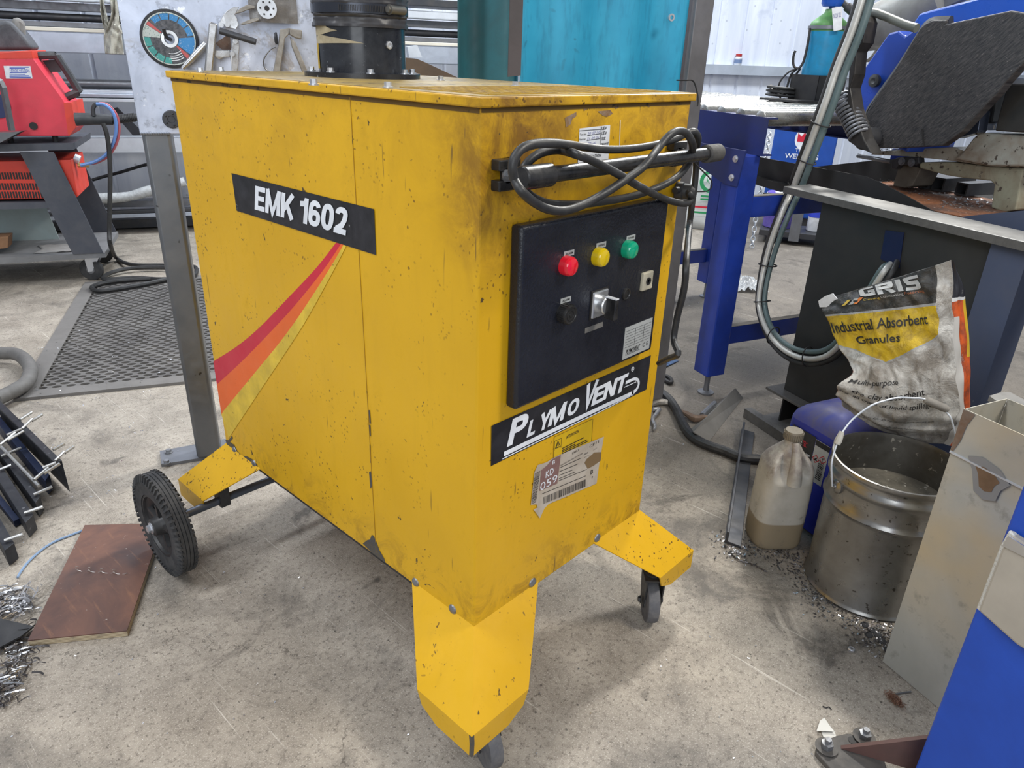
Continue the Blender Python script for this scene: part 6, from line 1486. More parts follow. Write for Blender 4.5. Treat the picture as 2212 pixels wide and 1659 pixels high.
B().lathe([(.0565, .10), (.0565, .17)], CP(.16, .12, .0905), (0, 0, 1), 24).build('label', mat('bright_blue_label', (.04, .07, .6), .4), wt_)
# hanging chain
chp = [Vector(p) for p in [(2.993, 0.984, 0.837), (2.943, 0.961, 0.723), (2.885, 0.932, 0.585), (2.823, 0.906, 0.447), (2.767, 0.875, 0.309)]]
chq, _ = spline(chp, [0] * 5, 7)
b = B()
for k in range(len(chq) - 1):
    a, c = chq[k], chq[k + 1]; d_ = (c - a); mid = (a + c) / 2; l_ = d_.length * .64; d_.normalize()
    sd2 = (V(_R.x, _R.y, 0) if k % 2 else V(_F.x, _F.y, 0)).normalized()
    b.tube([mid + d_ * l_ * math.cos(t) + sd2 * .010 * math.sin(t) for t in [2 * math.pi * i / 12 for i in range(12)]], .0034, 6, closed=True)
o = b.build('chain', M_galp)
tag(o, 'galvanised chain hanging below the conveyor end', 'chain')
fi = V(*(3.1376, 1.0367, 0.0))
o = B().grid(lambda u, v: fi + V(_R.x, _R.y, 0).normalized() * ((u - .5) * .17) + V(_F.x, _F.y, 0).normalized() * ((v - .45) * .30 ) + V(0, 0, .006 + .045 * abs(mnoise.noise(V(u * 5, v * 5, 4))) * math.sin(u * 3.14) + .02 * abs(mnoise.noise(V(u * 14, v * 14, 4)))), 36, 36).build('plastic_film', mat('clear_film', (.62, .64, .66), .18, trans=.45), loc=fi)
tag(o, 'crumpled clear plastic film lying on the floor under the conveyor', 'film')

# ---------------------------------------------------------------- band saw on its stand
M_std = mat('charcoal_stand_paint', (.022, .023, .024), .5, dirt=(.045, .043, .04), damt=.5, dscale=5)
M_stdb = mat('slate_blue_stand_paint', (.060, .075, .125), .5, dirt=(.10, .10, .12), damt=.4, dscale=6, speck=(.3, .31, .33), samt=.73, sscale=45)
M_chipst = mat('dusty_steel_plate', (.30, .295, .285), .5, .35, dirt=(.16, .155, .15), damt=.6, dscale=10)
M_chipe = mat('plate_edge', (.115, .11, .105), .55, .4, dirt=(.2, .19, .18), damt=.5, dscale=40)
def rust_mat():
    t = NT('rusty_tray_floor')
    co = t.coord()
    c = t.mix(t.step(t.noise(6, 6, .7, co, .5), .38, .62), (.055, .030, .022), (.26, .095, .035))
    c = t.mix(t.step(t.noise(90, 3, .6, co), .60, .68, 0, .8), c, (.38, .30, .26))
    return t.fin(c, .75)
M_rust = rust_mat()
sd = thing('saw_stand', 'dark steel saw stand with projecting top plate, tray and slate blue corner post', 'stand', (1.8258, -0.2205, 0))
def SLP(s, t, z): return V(1.66, .17, 0) - DU * s + DV * t + V(0, 0, z)
def sbox(s0, s1, t0, t1, z0, z1, nm, m, par, bevel=0):
    return B().add([SLP(s, t, z) for z in (z0, z1) for t in (t0, t1) for s in (s0, s1)], [(0, 1, 3, 2), (4, 6, 7, 5), (0, 4, 5, 1), (2, 3, 7, 6), (0, 2, 6, 4), (1, 5, 7, 3)]).build(nm, m, par, smooth=0, bevel=bevel)
b = B()
S0, S1 = 0.0, .555
sbox(S0, S1, 0, .004, .118, .762, 'front_panel', M_std, sd)
sbox(S0, S0 + .004, .005, .50, .118, .762, 'side_panel', M_std, sd)
sbox(S1 + .002, S1 + .095, -.018, .06, .02, .762, 'corner_post', M_stdb, sd)
sbox(S1 + .096, 1.3, .30, .304, .02, .762, 'recessed_panel', M_ink, sd)
sbox(-.04, .60, -.045, .10, .108, .117, 'foot_flange', M_chipe, sd, .001)
sbox(.03, .035, -.03, .09, .016, .1075, 'foot_rib', M_std, sd)
sbox(.12, .125, -.03, .09, .016, .1075, 'foot_rib', M_std, sd)
sbox(.036, .119, .06, .065, .016, .1075, 'foot_web', M_std, sd)
sbox(.126, .60, .06, .065, .016, .1075, 'foot_web', M_std, sd)
sbox(-.02, .62, -.06, .10, .001, .0155, 'base_plate', M_chipe, sd)
br_ = [Vector(p) for p in [(1.5947, 0.2577, 0.0), (1.5165, 0.0846, 0.0)]]
B().bar(br_[0] + V(0, 0, .018), br_[1] + (br_[1] - br_[0]) * .3 + V(0, 0, .018), .030, .034).build('base_bar', M_chipe, sd, smooth=0)
so2 = [(1.567, -0.056, 0.724), (1.545, -0.111, 0.73), (1.541, -0.123, 0.632), (1.565, -0.062, 0.642)]
slo = B().prism([Vector(p) for p in so2], -DV * .002).build('cable_slot', mat('navy_slot', (.006, .012, .055), .4), sd, smooth=0)
# top plate that sticks out over the panel
fp = [Vector(p) for p in [(1.6962, 0.318, 0.785), (1.3772, -0.4112, 0.785), (1.8143, 0.2796, 0.785)]]
dd_ = (fp[1] - fp[0]).normalized()
tp = [fp[0], fp[0] + dd_ * 1.25, fp[2] + dd_ * 1.25, fp[2]]
B().prism(tp, (0, 0, -.0215)).build('top_plate', [M_chipst], sd, smooth=0, bevel=.0015)
B().prism([p - V(0, 0, .0213) + (V(0, 0, 0)) for p in (tp[0] + dd_ * .002 - DV * .0008, tp[1] - DV * .0008, tp[1] + DV * .0002, tp[0] + dd_ * .002 + DV * .0002)], (0, 0, .020)).build('plate_edge', M_chipe, sd, smooth=0)
# tray
M_tray = mat('dark_tray_steel', (.030, .030, .031), .48, .2, dirt=(.055, .052, .05), damt=.5, dscale=7)
tw = [Vector(p) for p in [(2.088, 0.695, 0.807), (2.082, 0.681, 0.822), (2.067, 0.645, 0.825), (1.857, 0.124, 0.826), (1.832, 0.063, 0.815), (1.795, -0.029, 0.791), (1.749, -0.144, 0.757), (1.739, -0.168, 0.735), (1.978, 0.423, 0.735), (2.071, 0.653, 0.753), (2.083, 0.683, 0.768)]]
B().prism(tw, DV * .004).build('tray_wall', M_tray, sd, smooth=0)
B().prism([p - DV * .03 for p in [Vector(q) for q in [(2.067, 0.643, 0.741), (2.046, 0.592, 0.733), (1.977, 0.421, 0.725), (1.967, 0.397, 0.733), (1.969, 0.402, 0.753), (2.073, 0.659, 0.761)]]], DV * .028).build('tray_lip', M_tray, sd, smooth=0)
B().add([SLP(s, t, z) for z in (.760, .766) for t in (.2045, .60) for s in (-.24, 1.2)], [(0, 1, 3, 2), (4, 6, 7, 5), (0, 4, 5, 1), (2, 3, 7, 6), (0, 2, 6, 4), (1, 5, 7, 3)]).build('tray_floor', M_rust, sd, smooth=0)
fw2 = [Vector(p) for p in [(2.512, 0.665, 0.748), (2.459, 0.533, 0.762), (2.349, 0.26, 0.827), (2.277, 0.081, 0.845), (2.269, 0.063, 0.781), (2.506, 0.649, 0.684)]]
B().prism(fw2, DV * .004).build('tray_wall', M_tray, sd, smooth=0)
rw = [Vector(p) for p in [(1.686, -0.193, 0.767), (1.654, -0.271, 0.793), (1.608, -0.386, 0.829), (1.585, -0.443, 0.845), (1.57, -0.481, 0.725), (1.682, -0.203, 0.73)]]
B().prism(rw, DV * .004).build('tray_skirt', M_stdb, sd, smooth=0)
sf = [Vector(p) for p in [(1.0958, -0.4765, 0.5), (1.1339, -0.4891, 0.5), (1.1543, -0.5047, 0.5), (1.099, -0.5809, 0.5), (0.9916, -0.598, 0.5), (1.0581, -0.513, 0.5)]]
B().prism(sf, (0, 0, -.012)).build('side_shelf', M_chipst, sd, smooth=0)

sw_ = thing('band_saw', 'blue band saw with big black rubber-coated bow cover on a worn cream cast base', 'saw', (1.9649, -0.2767, 0.8))
M_cream = mat('worn_cream_casting', (.36, .37, .33), .5, dirt=(.16, .09, .045), damt=.75, dscale=7, speck=(.06, .045, .035), samt=.60, sscale=45)
M_web = mat('greenish_cast_web', (.30, .30, .22), .55, dirt=(.13, .075, .04), damt=.8, dscale=8, speck=(.06, .045, .035), samt=.62, sscale=40)
def SP(pts, vec, nm, m, par, bevel=0, smooth=0):
    return B().prism([Vector(p) for p in pts], vec).build(nm, m, par, smooth=smooth, bevel=bevel)
SP([(2.13, 0.212, 0.867), (2.087, 0.106, 0.876), (2.046, 0.005, 0.882), (2.012, -0.08, 0.885), (1.968, -0.189, 0.885), (1.931, -0.281, 0.894), (1.917, -0.314, 0.899), (1.922, -0.304, 0.932), (1.935, -0.271, 0.93), (1.971, -0.18, 0.906), (2.018, -0.065, 0.926), (2.039, -0.013, 0.917), (2.125, 0.199, 0.879)], DV * .16, 'bed', M_cream, sw_, .003)
SP([(1.989, -0.083, 0.893), (1.982, -0.101, 0.914), (1.974, -0.121, 0.958), (1.968, -0.134, 0.976), (1.96, -0.156, 0.979), (1.918, -0.259, 0.982), (1.9, -0.303, 0.983), (1.891, -0.327, 0.905), (1.945, -0.193, 0.889)], DV * .20, 'table_block', M_cream, sw_, .006)
SP([(2.063, 0.033, 0.865), (2.02, -0.074, 0.881), (1.974, -0.188, 0.884), (1.936, -0.281, 0.892), (1.935, -0.284, 0.861), (1.931, -0.294, 0.775), (1.944, -0.263, 0.762), (1.959, -0.225, 0.768), (1.963, -0.215, 0.835), (1.968, -0.201, 0.844), (2.003, -0.115, 0.839), (2.025, -0.062, 0.839), (2.048, -0.004, 0.845), (2.06, 0.025, 0.847)], DV * .10, 'web', M_web, sw_, .004)
SP([(2.108, 0.105, 0.845), (2.098, 0.08, 0.849), (2.076, 0.026, 0.847), (2.077, 0.027, 0.834), (2.082, 0.04, 0.785), (2.092, 0.064, 0.775), (2.109, 0.108, 0.775)], DV * .10, 'bed_foot', mat('grimy_foot', (.12, .105, .085), .6, dirt=(.05, .04, .03), damt=.7, dscale=12), sw_, .003)
SP([(2.085, 0.128, 0.861), (2.073, 0.099, 0.874), (2.048, 0.035, 0.882), (2.045, 0.027, 0.863), (2.052, 0.045, 0.854), (2.072, 0.095, 0.849), (2.076, 0.104, 0.833), (2.082, 0.119, 0.836)], DV * .03, 'hinge_block', M_dark, sw_, .002)
for p in [(2.066, 0.086, 0.862), (2.052, 0.052, 0.863)]:
    B().hexbolt(p, -DV, .009, .008).build('hinge_bolt', M_mid, sw_)
B().cyl(*[(2.162, 0.264, 0.855), (2.108, 0.132, 0.853)], .007, n=12).build('feed_rod', M_mid, sw_)
# bow cover
def cover_mat():
    t = NT('black_rubber_coating')
    co = t.coord()
    x, y, z = t.xyz()
    s_ = t.math('MULTIPLY', t.math('ADD', t.math('MULTIPLY', x, .375), t.math('MULTIPLY', y, .927)), -1)
    al = t.math('ADD', t.math('MULTIPLY', s_, .75), t.math('MULTIPLY', z, .66)); pe = t.math('SUBTRACT', t.math('MULTIPLY', z, .75), t.math('MULTIPLY', s_, .66))
    n = t.noise(1, 5, .7, t.comb(t.math('MULTIPLY', pe, 210), t.math('MULTIPLY', al, 38)))
    f = t.noise(130, 3, .6, co)
    c = t.mix(t.step(n, .38, .68), (.018, .018, .022), (.085, .078, .075))
    c = t.mix(t.step(f, .67, .73, 0, .55), c, (.34, .31, .28))
    t.bump(n, .3, .003)
    return t.fin(c, .55)
cvp = [(1.948, 0.082, 1.272), (1.939, 0.06, 1.28), (1.922, 0.018, 1.279), (1.923, 0.019, 1.268), (1.854, -0.151, 1.297), (1.816, -0.244, 1.279), (1.81, -0.26, 1.226), (1.838, -0.191, 1.117), (1.842, -0.18, 1.092), (1.856, -0.147, 1.041), (1.87, -0.11, 0.981), (1.882, -0.081, 0.952), (1.889, -0.063, 0.936), (1.911, -0.01, 0.927), (1.949, 0.085, 0.911), (1.977, 0.154, 0.902), (1.988, 0.181, 0.944), (1.997, 0.204, 0.982), (2.001, 0.212, 1.009), (1.995, 0.197, 1.049), (1.971, 0.14, 1.156), (1.954, 0.097, 1.257)]
SP(cvp, DV * .035, 'bow_cover', cover_mat(), sw_, .004)
rim = [Vector(p) for p in [(1.922, 0.018, 1.28), (1.941, 0.066, 1.279), (1.95, 0.086, 1.269), (1.955, 0.098, 1.249), (1.972, 0.142, 1.152), (1.996, 0.201, 1.046), (2.002, 0.217, 1.006), (1.997, 0.202, 0.971), (1.987, 0.179, 0.937), (1.978, 0.156, 0.9)]]
q_, r__ = spline([p - DV * .003 + DV * .02 for p in rim], [.011] * len(rim), 4)
B().tube(q_, .012, 6).build('cover_rim', M_bpl, sw_)
SP([(1.919, 0.012, 0.978), (1.917, 0.007, 0.978), (1.909, -0.012, 0.928), (1.911, -0.008, 0.928)], -DV * .002, 'cover_slit', M_ink, sw_)
M_sawb = mat('band_saw_blue', (.016, .065, .40), .35, dirt=(.012, .04, .22), damt=.4, dscale=6)
SP([(2.084, 0.298, 1.098), (2.081, 0.29, 1.121), (2.051, 0.216, 1.248), (2.038, 0.184, 1.255), (2.026, 0.156, 1.239), (2.017, 0.134, 1.255), (2.02, 0.139, 1.276), (2.013, 0.124, 1.291), (1.98, 0.042, 1.08), (1.985, 0.054, 0.898), (2.032, 0.17, 0.928), (2.058, 0.233, 0.989), (2.079, 0.286, 1.059)], DV * .22, 'bow_housing', M_sawb, sw_, .006, 0)
SP([(2.02, 0.139, 1.276), (2.014, 0.126, 1.302), (2.001, 0.092, 1.31), (1.951, -0.031, 1.334), (1.863, -0.248, 1.379), (1.848, -0.287, 1.255), (1.903, -0.149, 1.257), (1.974, 0.027, 1.248), (2.004, 0.101, 1.236)], DV * .30, 'bow_top', mat('bright_saw_blue', (.022, .105, .56), .3), sw_, .006, 0)
hp = (2.044, 0.218, 1.106)
B().lathe([(0, -.004), (.016, -.004), (.020, .002), (.020, .014), (.010, .016), (0, .010)], hp, -DV, 18).build('rubber_catch', M_bpl, sw_)
B().tube([(1.934, 0.261, 1.296), (1.927, 0.244, 1.3), (1.919, 0.224, 1.299), (1.909, 0.2, 1.292), (1.895, 0.164, 1.28), (1.876, 0.117, 1.264), (1.86, 0.077, 1.254)], .0125, 12, smooth=5).build('conduit', mat('olive_grey_conduit', (.13, .14, .125), .45), sw_)
# motor and gear housing behind
B().tube([V(*(2.336, 0.376, 1.274)), V(*(2.279, 0.233, 1.306)), V(*(2.224, 0.098, 1.366))], [.075, .095, .095], 24).build('motor', mat('grey_motor', (.27, .27, .25), .5, .3, dirt=(.14, .13, .12), damt=.5, dscale=15), sw_)
SP([(2.265, 0.333, 1.36), (2.21, 0.197, 1.434), (2.159, 0.071, 1.424), (2.15, 0.049, 1.347), (2.203, 0.18, 1.299), (2.241, 0.274, 1.307)], DV * .02, 'motor_flange', M_mid, sw_, .003)
for k in range(5):
    a = V(*(2.193, 0.155, 1.349)) + DU * (-.03 * k) + V(0, 0, .012 * k)
    B().prism([a + V(0, 0, -.01), a - DU * .012 + V(0, 0, -.01), a - DU * .012 + V(0, 0, .14), a + V(0, 0, .14)], DV * .10).build('cooling_fin', M_mid, sw_, smooth=0)
SP([(1.856, 0.202, 0.927), (1.875, 0.249, 1.014), (1.875, 0.247, 1.035), (1.87, 0.237, 1.05), (1.88, 0.26, 1.178), (1.883, 0.268, 1.282), (1.872, 0.24, 1.289), (1.866, 0.226, 1.271), (1.865, 0.224, 1.214), (1.871, 0.24, 1.188), (1.867, 0.23, 1.125), (1.87, 0.236, 1.084), (1.859, 0.208, 1.024), (1.834, 0.148, 0.94), (1.818, 0.108, 0.9), (1.842, 0.167, 0.913)], DV * .05, 'pivot_arm', mat('black_arm', (.018, .017, .017), .55, dirt=(.06, .05, .045), damt=.5, dscale=12), sw_, .003)
SP([(2.376, 0.393, 1.163), (2.347, 0.321, 1.197), (2.331, 0.283, 1.261), (2.343, 0.313, 1.265), (2.365, 0.367, 1.183)], DV * .06, 'gear_cover', M_cast, sw_, .004)
cp0, cp1 = [V(*p) for p in [(1.908, 0.276, 1.061), (1.866, 0.172, 0.947)]]
ax_ = (cp1 - cp0); n_ = 12
ux = ax_.normalized().cross(DV).normalized()
b = B().tube([cp0 + ax_ * (k / (n_ * 16)) + (ux * math.cos(2 * math.pi * k / 16) + DV * math.sin(2 * math.pi * k / 16)) * .030 for k in range(n_ * 16 + 1)], .0048, 8)
b.build('tension_spring', M_mid, sw_)
p = V(*(1.919, 0.183, 0.933))
B().lathe([(0, 0), (.022, 0), (.034, .006), (.036, .02), (.036, .05), (.02, .055), (0, .055)], p, DV, 26).build('pivot_bush', M_dark, sw_)
B().tube([(2.114, 0.332, 1.336), (2.116, 0.337, 1.288), (2.118, 0.342, 1.267)], [.018, .018, .012], 12).build('grip', M_rub, sw_)
B().tube([(2.228, 0.375, 1.225), (2.223, 0.362, 1.214), (2.217, 0.348, 1.199), (2.213, 0.337, 1.18)], .006, 8, smooth=4).build('yellow_lead', mat('orange_lead', (.55, .25, .05), .5), sw_)
# vice and stop blocks on the table
SP([(1.929, -0.179, 1.114), (1.898, -0.255, 1.117), (1.883, -0.293, 0.992), (1.927, -0.183, 0.987), (1.928, -0.18, 1.028)], DV * .12, 'vice_jaw', mat('black_vice', (.022, .022, .022), .5, dirt=(.05, .045, .04), damt=.5, dscale=10), sw_, .004)
SP([(2.029, -0.117, 1.045), (2.019, -0.142, 1.089), (2.016, -0.151, 1.005), (2.028, -0.12, 0.999)], DV * .05, 'blade_guide', M_std, sw_, .003)
SP([(2.005, -0.123, 1.001), (1.988, -0.166, 1.002), (1.987, -0.169, 0.986), (2.005, -0.124, 0.981)], DV * .08, 'guide_rail', M_gal, sw_, .003)
SP([(2.1, -0.129, 1.078), (2.094, -0.145, 1.08), (2.094, -0.145, 1.033), (2.099, -0.132, 1.031)], DV * .03, 'brass_strip', mat('pale_brass_strip', (.62, .45, .25), .5), sw_, .002)
SP([(2.029, -0.145, 1.097), (2.027, -0.15, 1.115), (2.023, -0.159, 1.129), (2.002, -0.211, 1.131), (2.0, -0.216, 1.116), (2.023, -0.16, 1.113)], DV * .10, 'vice_top', M_galp, sw_, .003)
SP([(1.948, -0.078, 0.961), (1.934, -0.113, 0.998), (1.925, -0.135, 1.023), (1.925, -0.135, 1.039), (1.923, -0.141, 0.986), (1.923, -0.139, 0.979), (1.946, -0.082, 0.956)], DV * .04, 'coolant_guard', mat('wet_blue_black_steel', (.05, .06, .09), .15, .6), sw_, .002)
for k, (p_, s_) in enumerate(zip([(2.199, 0.037, 0.761), (2.179, -0.014, 0.774), (2.146, -0.094, 0.778)], (.023, .025, .023))):
    pp = Vector(p_)
    b = B()
    for a0, a1, c0, c1 in ((-1, 1, .75, 1), (-1, 1, -1, -.75), (-1, -.75, -.75, .75), (.75, 1, -.75, .75)):
        b.add([SLP(0, 0, 0) * 0 + V(pp.x, pp.y, .7668 + s_ * .9) - DU * a * s_ * .9 + DV * t_ + V(0, 0, c * s_ * .88) for t_ in (0, .16) for a, c in ((a0, c0), (a1, c0), (a1, c1), (a0, c1))], [(0, 1, 2, 3), (7, 6, 5, 4), (0, 4, 5, 1), (1, 5, 6, 2), (2, 6, 7, 3), (3, 7, 4, 0)])
    o = b.build('tube_offcut', M_dark, smooth=0)
    tag(o, ('square tube offcut lying in the rusty tray left of the others', 'square tube offcut in the middle of the rusty tray', 'square tube offcut in the rusty tray nearest the cast leg')[k], 'offcut', 'tube offcuts in the saw tray')
random.seed(11)
def chips(name, label, pts, n, m, spread, size, zoff=.001):
    b = B()
    for k in range(n):
        c = Vector(random.choice(pts)) + V(random.gauss(0, spread), random.gauss(0, spread), 0)
        a = rnd(0, 6.28); s_ = size * rnd(.4, 1.5)
        t_ = V(math.cos(a), math.sin(a), rnd(-.4, .4)) * s_; r_ = V(-math.sin(a), math.cos(a), rnd(-.5, .5)) * s_ * .5
        c.z += zoff + abs(t_.z) + abs(r_.z)
        b.add([c - t_ - r_, c + t_ - r_, c + t_ + r_, c - t_ + r_], [(0, 1, 2, 3)])
    o = b.build(name, m, fixn=False, smooth=0)
    tag(o, label, 'swarf', kind='stuff')
chips('swarf_chips', 'glittering metal chips scattered in the rusty tray under the saw', [(2.0682, -0.0116, 0.7665), (1.9339, -0.1157, 0.7665), (1.9191, -0.1518, 0.7665), (2.0671, -0.1362, 0.7665), (1.9934, -0.1794, 0.7665), (2.0804, -0.1861, 0.7665), (2.1779, 0.0791, 0.7665), (2.2527, 0.1489, 0.7665)], 260, M_sw, .03, .0035)
chips('bed_chips', 'bright chips lying on the cream saw bed', [(2.15, 0.208, 0.87), (2.141, 0.186, 0.875), (2.131, 0.162, 0.878), (2.121, 0.137, 0.881), (2.112, 0.113, 0.885), (2.1, 0.084, 0.889), (2.09, 0.061, 0.892), (1.99, -0.187, 0.89), (1.981, -0.209, 0.89), (1.972, -0.233, 0.891), (1.963, -0.255, 0.893)], 240, M_sw, .010, .003, .009)

# hose loom tied with cable ties
lo = thing('hose_loom', 'loom of black, silver and grey hoses tied together beside the band saw', 'hose', (1.8273, 0.2103, 0.0))
lx = [Vector(p) for p in [(1.822, 0.224, 1.364), (1.815, 0.234, 1.253), (1.814, 0.257, 1.137), (1.808, 0.27, 1.039), (1.816, 0.29, 0.949), (1.825, 0.312, 0.852), (1.846, 0.338, 0.759), (1.794, 0.34, 0.675), (1.777, 0.353, 0.571), (1.755, 0.352, 0.459), (1.725, 0.331, 0.368), (1.664, 0.259, 0.305), (1.598, 0.164, 0.282), (1.549, 0.068, 0.299), (1.519, -0.005, 0.352), (1.511, -0.053, 0.462), (1.511, -0.079, 0.567), (1.52, -0.095, 0.623), (1.552, -0.097, 0.637)]]
M_silh = mat('silver_sleeved_hose', (.56, .56, .53), .36, .25, dirt=(.30, .28, .25), damt=.5, dscale=12)
M_teah = mat('teal_grey_hose', (.085, .13, .135), .4, dirt=(.16, .19, .19), damt=.4, dscale=14)
for nm, m_, off, r_, lift in (('black_hose', M_cable, -.025, .0125, .0), ('silver_hose', M_silh, -.004, .0122, -.008), ('grey_hose', M_teah, .0185, .0115, .002), ('thin_cable', M_hub, .010, .006, .014), ('thin_cable', M_cable, -.014, .006, .013)):
    pts = []
    for i, p in enumerate(lx):
        t_ = (lx[min(i + 1, len(lx) - 1)] - lx[max(i - 1, 0)]).normalized()
        side = t_.cross(DV).normalized()
        if side.dot(_R) < 0 and i < 9: side = -side
        k_ = 1 if i < 9 else .8
        if i >= 9: side = -t_.cross(DV).normalized() if (t_.cross(DV).normalized()).dot(prev_s) < 0 else t_.cross(DV).normalized()
        prev_s = side
        pts.append(p + side * off * k_ + DV * lift + V(0, 0, .003 * math.sin(i * 1.3 + off * 200)))
    B().tube(pts, [r_ * (1 - .28 * min(1, max(0, (i - 4) / 5))) for i in range(len(pts))], 12, smooth=6).build('hose', m_, lo)['label'] = nm.replace('_', ' ')
for i, f in ((3, .7), (4, .95), (5, .9), (8, .6), (9, .85), (11, .2), (12, .9), (14, .6)):
    c = lx[i].lerp(lx[i + 1], f); t_ = (lx[i + 1] - lx[i]).normalized(); sd3 = t_.cross(DV).normalized()
    w_ = .037 if i < 9 else .032
    B().tube([c + sd3 * w_ * math.cos(a) * 1.0 + DV * (.024 * math.sin(a)) for a in [2 * math.pi * k / 20 for k in range(20)]], .0022, 6, closed=True).build('cable_tie', M_ink, lo)

# ---------------------------------------------------------------- jug, drum, bag, bucket
M_jug = mat('cloudy_jug_plastic', (.40, .375, .32), .42, dirt=(.20, .17, .13), damt=.6, dscale=8, spec=.4)
def jug_mat():
    t = NT('cloudy_jug_plastic_with_oil')
    co = t.coord(); z = t.xyz()[2]
    c = t.mix(t.step(t.noise(8, 5, .65, co), .4, .7), (.47, .445, .39), (.34, .31, .26))
    c = t.mix(t.step(z, .078, .082, 1, 0), c, (.255, .205, .135))
    top = t.step(z, .205, .24, 0, 1)
    c = t.mix(t.math('MULTIPLY', t.math('MULTIPLY', t.step(t.noise(14, 5, .7, co), .40, .60), top), .75), c, (.17, .135, .13))
    c = t.mix(t.step(t.noise(40, 4, .7, co), .60, .72, 0, .5), c, (.16, .135, .105))
    t.b.inputs['Subsurface Weight'].default_value = .15
    t.b.inputs['Subsurface Radius'].default_value = (.02, .016, .012)
    return t.fin(c, .42, 0, spec=.4)
jc = V(.973, -.127, 0)
ja2 = V(math.cos(math.radians(-44)), math.sin(math.radians(-44)), 0); jb = V(-ja2.y, ja2.x, 0)
jg = thing('plastic_jug', 'grubby translucent jug of dirty oil with brown cap beside the steel bucket', 'jug', jc)
def jp(u, v):
    prof = [(0, .86, .9), (.02, .97, .98), (.06, 1, 1), (.30, 1, 1), (.55, .98, 1), (.66, .93, 1), (.70, .90, .98), (.755, .74, .86), (.81, .50, .62), (.855, .34, .44), (.875, .26, .34), (.90, .255, .335), (.915, .25, .33)]
    for k in range(len(prof) - 1):
        if prof[k][0] <= v <= prof[k + 1][0] + 1e-6:
            f = (v - prof[k][0]) / (prof[k + 1][0] - prof[k][0]); w_ = prof[k][1] + (prof[k + 1][1] - prof[k][1]) * f; d_ = prof[k][2] + (prof[k + 1][2] - prof[k][2]) * f; break
    a = u * 2 * math.pi; ex = .55 if v < .8 else .55 + (v - .8) * 4
    x = math.copysign(abs(math.cos(a)) ** ex, math.cos(a)) * .064 * w_
    y = math.copysign(abs(math.sin(a)) ** ex, math.sin(a)) * .056 * d_
    # hand grip: scooped hollows either side of the front handle
    if .60 < v < .86 and y < 0:
        g = max(0, 1 - abs(abs(x) - .027) / .022) * math.sin((v - .60) / .26 * math.pi)
        y *= 1 - .65 * g
        x *= 1 - .10 * g
    return jc + ja2 * x + jb * y + V(0, 0, .332 * v)
b = B().grid(lambda u, v: jp(u, v * .915), 72, 60); b.f.append(tuple(range(71, -1, -1))); b.mi.append(0)
b.build('body', jug_mat(), jg, smooth=60, merge=True)
hq = [jc + ja2 * 0 - jb * y_ + V(0, 0, z_) for y_, z_ in ((.052, .200), (.051, .225), (.043, .255), (.030, .28), (.019, .296))]
B().tube(hq, [.019, .0165, .013, .010, .009], 14, smooth=5).build('handle', jug_mat(), jg)
b = B().lathe([(.0215, 0), (.0225, .002), (.0225, .020), (.0205, .0235), (0, .0235)], jc + V(0, 0, .3005), (0, 0, 1), 40)
for k in range(30):
    a = 2 * math.pi * k / 30
    b.obb(jc + V(.0228 * math.cos(a), .0228 * math.sin(a), .311), V(math.cos(a), math.sin(a), 0) * .0011, V(-math.sin(a), math.cos(a), 0) * .0011, (0, 0, .0085))
b.build('cap', mat('brown_ribbed_cap', (.20, .17, .125), .5, dirt=(.10, .085, .065), damt=.5, dscale=60), jg)

# blue antifreeze drum
M_drum = mat('ultramarine_drum', (.026, .038, .36), .40, dirt=(.014, .02, .15), damt=.4, dscale=7)
M_drumd = mat('dusty_drum_top', (.045, .055, .30), .55, dirt=(.15, .13, .10), damt=.75, dscale=11)
dr = thing('antifreeze_drum', 'blue plastic drum labelled antifreeze standing behind the jug under the bag', 'drum', (1.1683, -0.2461, 0))
def dring(z, inset, s0=.408, s1=.598, t0=-.42, t1=-.13, n=6, r=.028):
    o = []
    r = max(.006, r - inset * .1)
    for cs, ct, a0 in ((s1 - inset - r, t0 + inset + r, -90), (s1 - inset - r, t1 - inset - r, 0), (s0 + inset + r, t1 - inset - r, 90), (s0 + inset + r, t0 + inset + r, 180)):
        for k in range(n + 1):
            a = math.radians(a0 + 90 * k / n)
            o.append(SLP(cs + r * math.cos(a), ct + r * math.sin(a), z))
    return o
def loft(b, rings):
    n = len(rings[0])
    for r_ in rings: b.v += r_
    m = len(b.v) - n * len(rings)
    for i in range(len(rings) - 1):
        for k in range(n):
            b.f.append((m + i * n + k, m + i * n + (k + 1) % n, m + (i + 1) * n + (k + 1) % n, m + (i + 1) * n + k)); b.mi.append(0)
    b.f.append(tuple(m + k for k in range(n))); b.mi.append(0)
    b.f.append(tuple(m + (len(rings) - 1) * n + k for k in range(n))); b.mi.append(0)
    return b
loft(B(), [dring(.001, .008), dring(.008, .001), dring(.03, 0), dring(.262, 0), dring(.265, .002), dring(.268, 0), dring(.290, .001)]).build('body', M_drum, dr, smooth=40)
loft(B(), [dring(.290, .001), dring(.306, .006), dring(.322, .020), dring(.334, .040), dring(.339, .062)]).build('shoulder', M_drumd, dr, smooth=60)
cpz = SLP(.465, -.225, .337)
b = B().lathe([(.030, -.006), (.033, .004), (.033, .030), (.030, .034), (0, .034)], cpz, (0, 0, 1), 32)
for k in range(28):
    a = 2 * math.pi * k / 28
    b.obb(cpz + V(.0333 * math.cos(a), .0333 * math.sin(a), .017), V(math.cos(a), math.sin(a), 0) * .001, V(-math.sin(a), math.cos(a), 0) * .0016, (0, 0, .012))
b.build('cap', mat('black_screw_cap', (.028, .028, .03), .5, dirt=(.09, .085, .08), damt=.5, dscale=40), dr)
def DL(s, z, off=.0012): return SLP(s, -.42 - off, z)
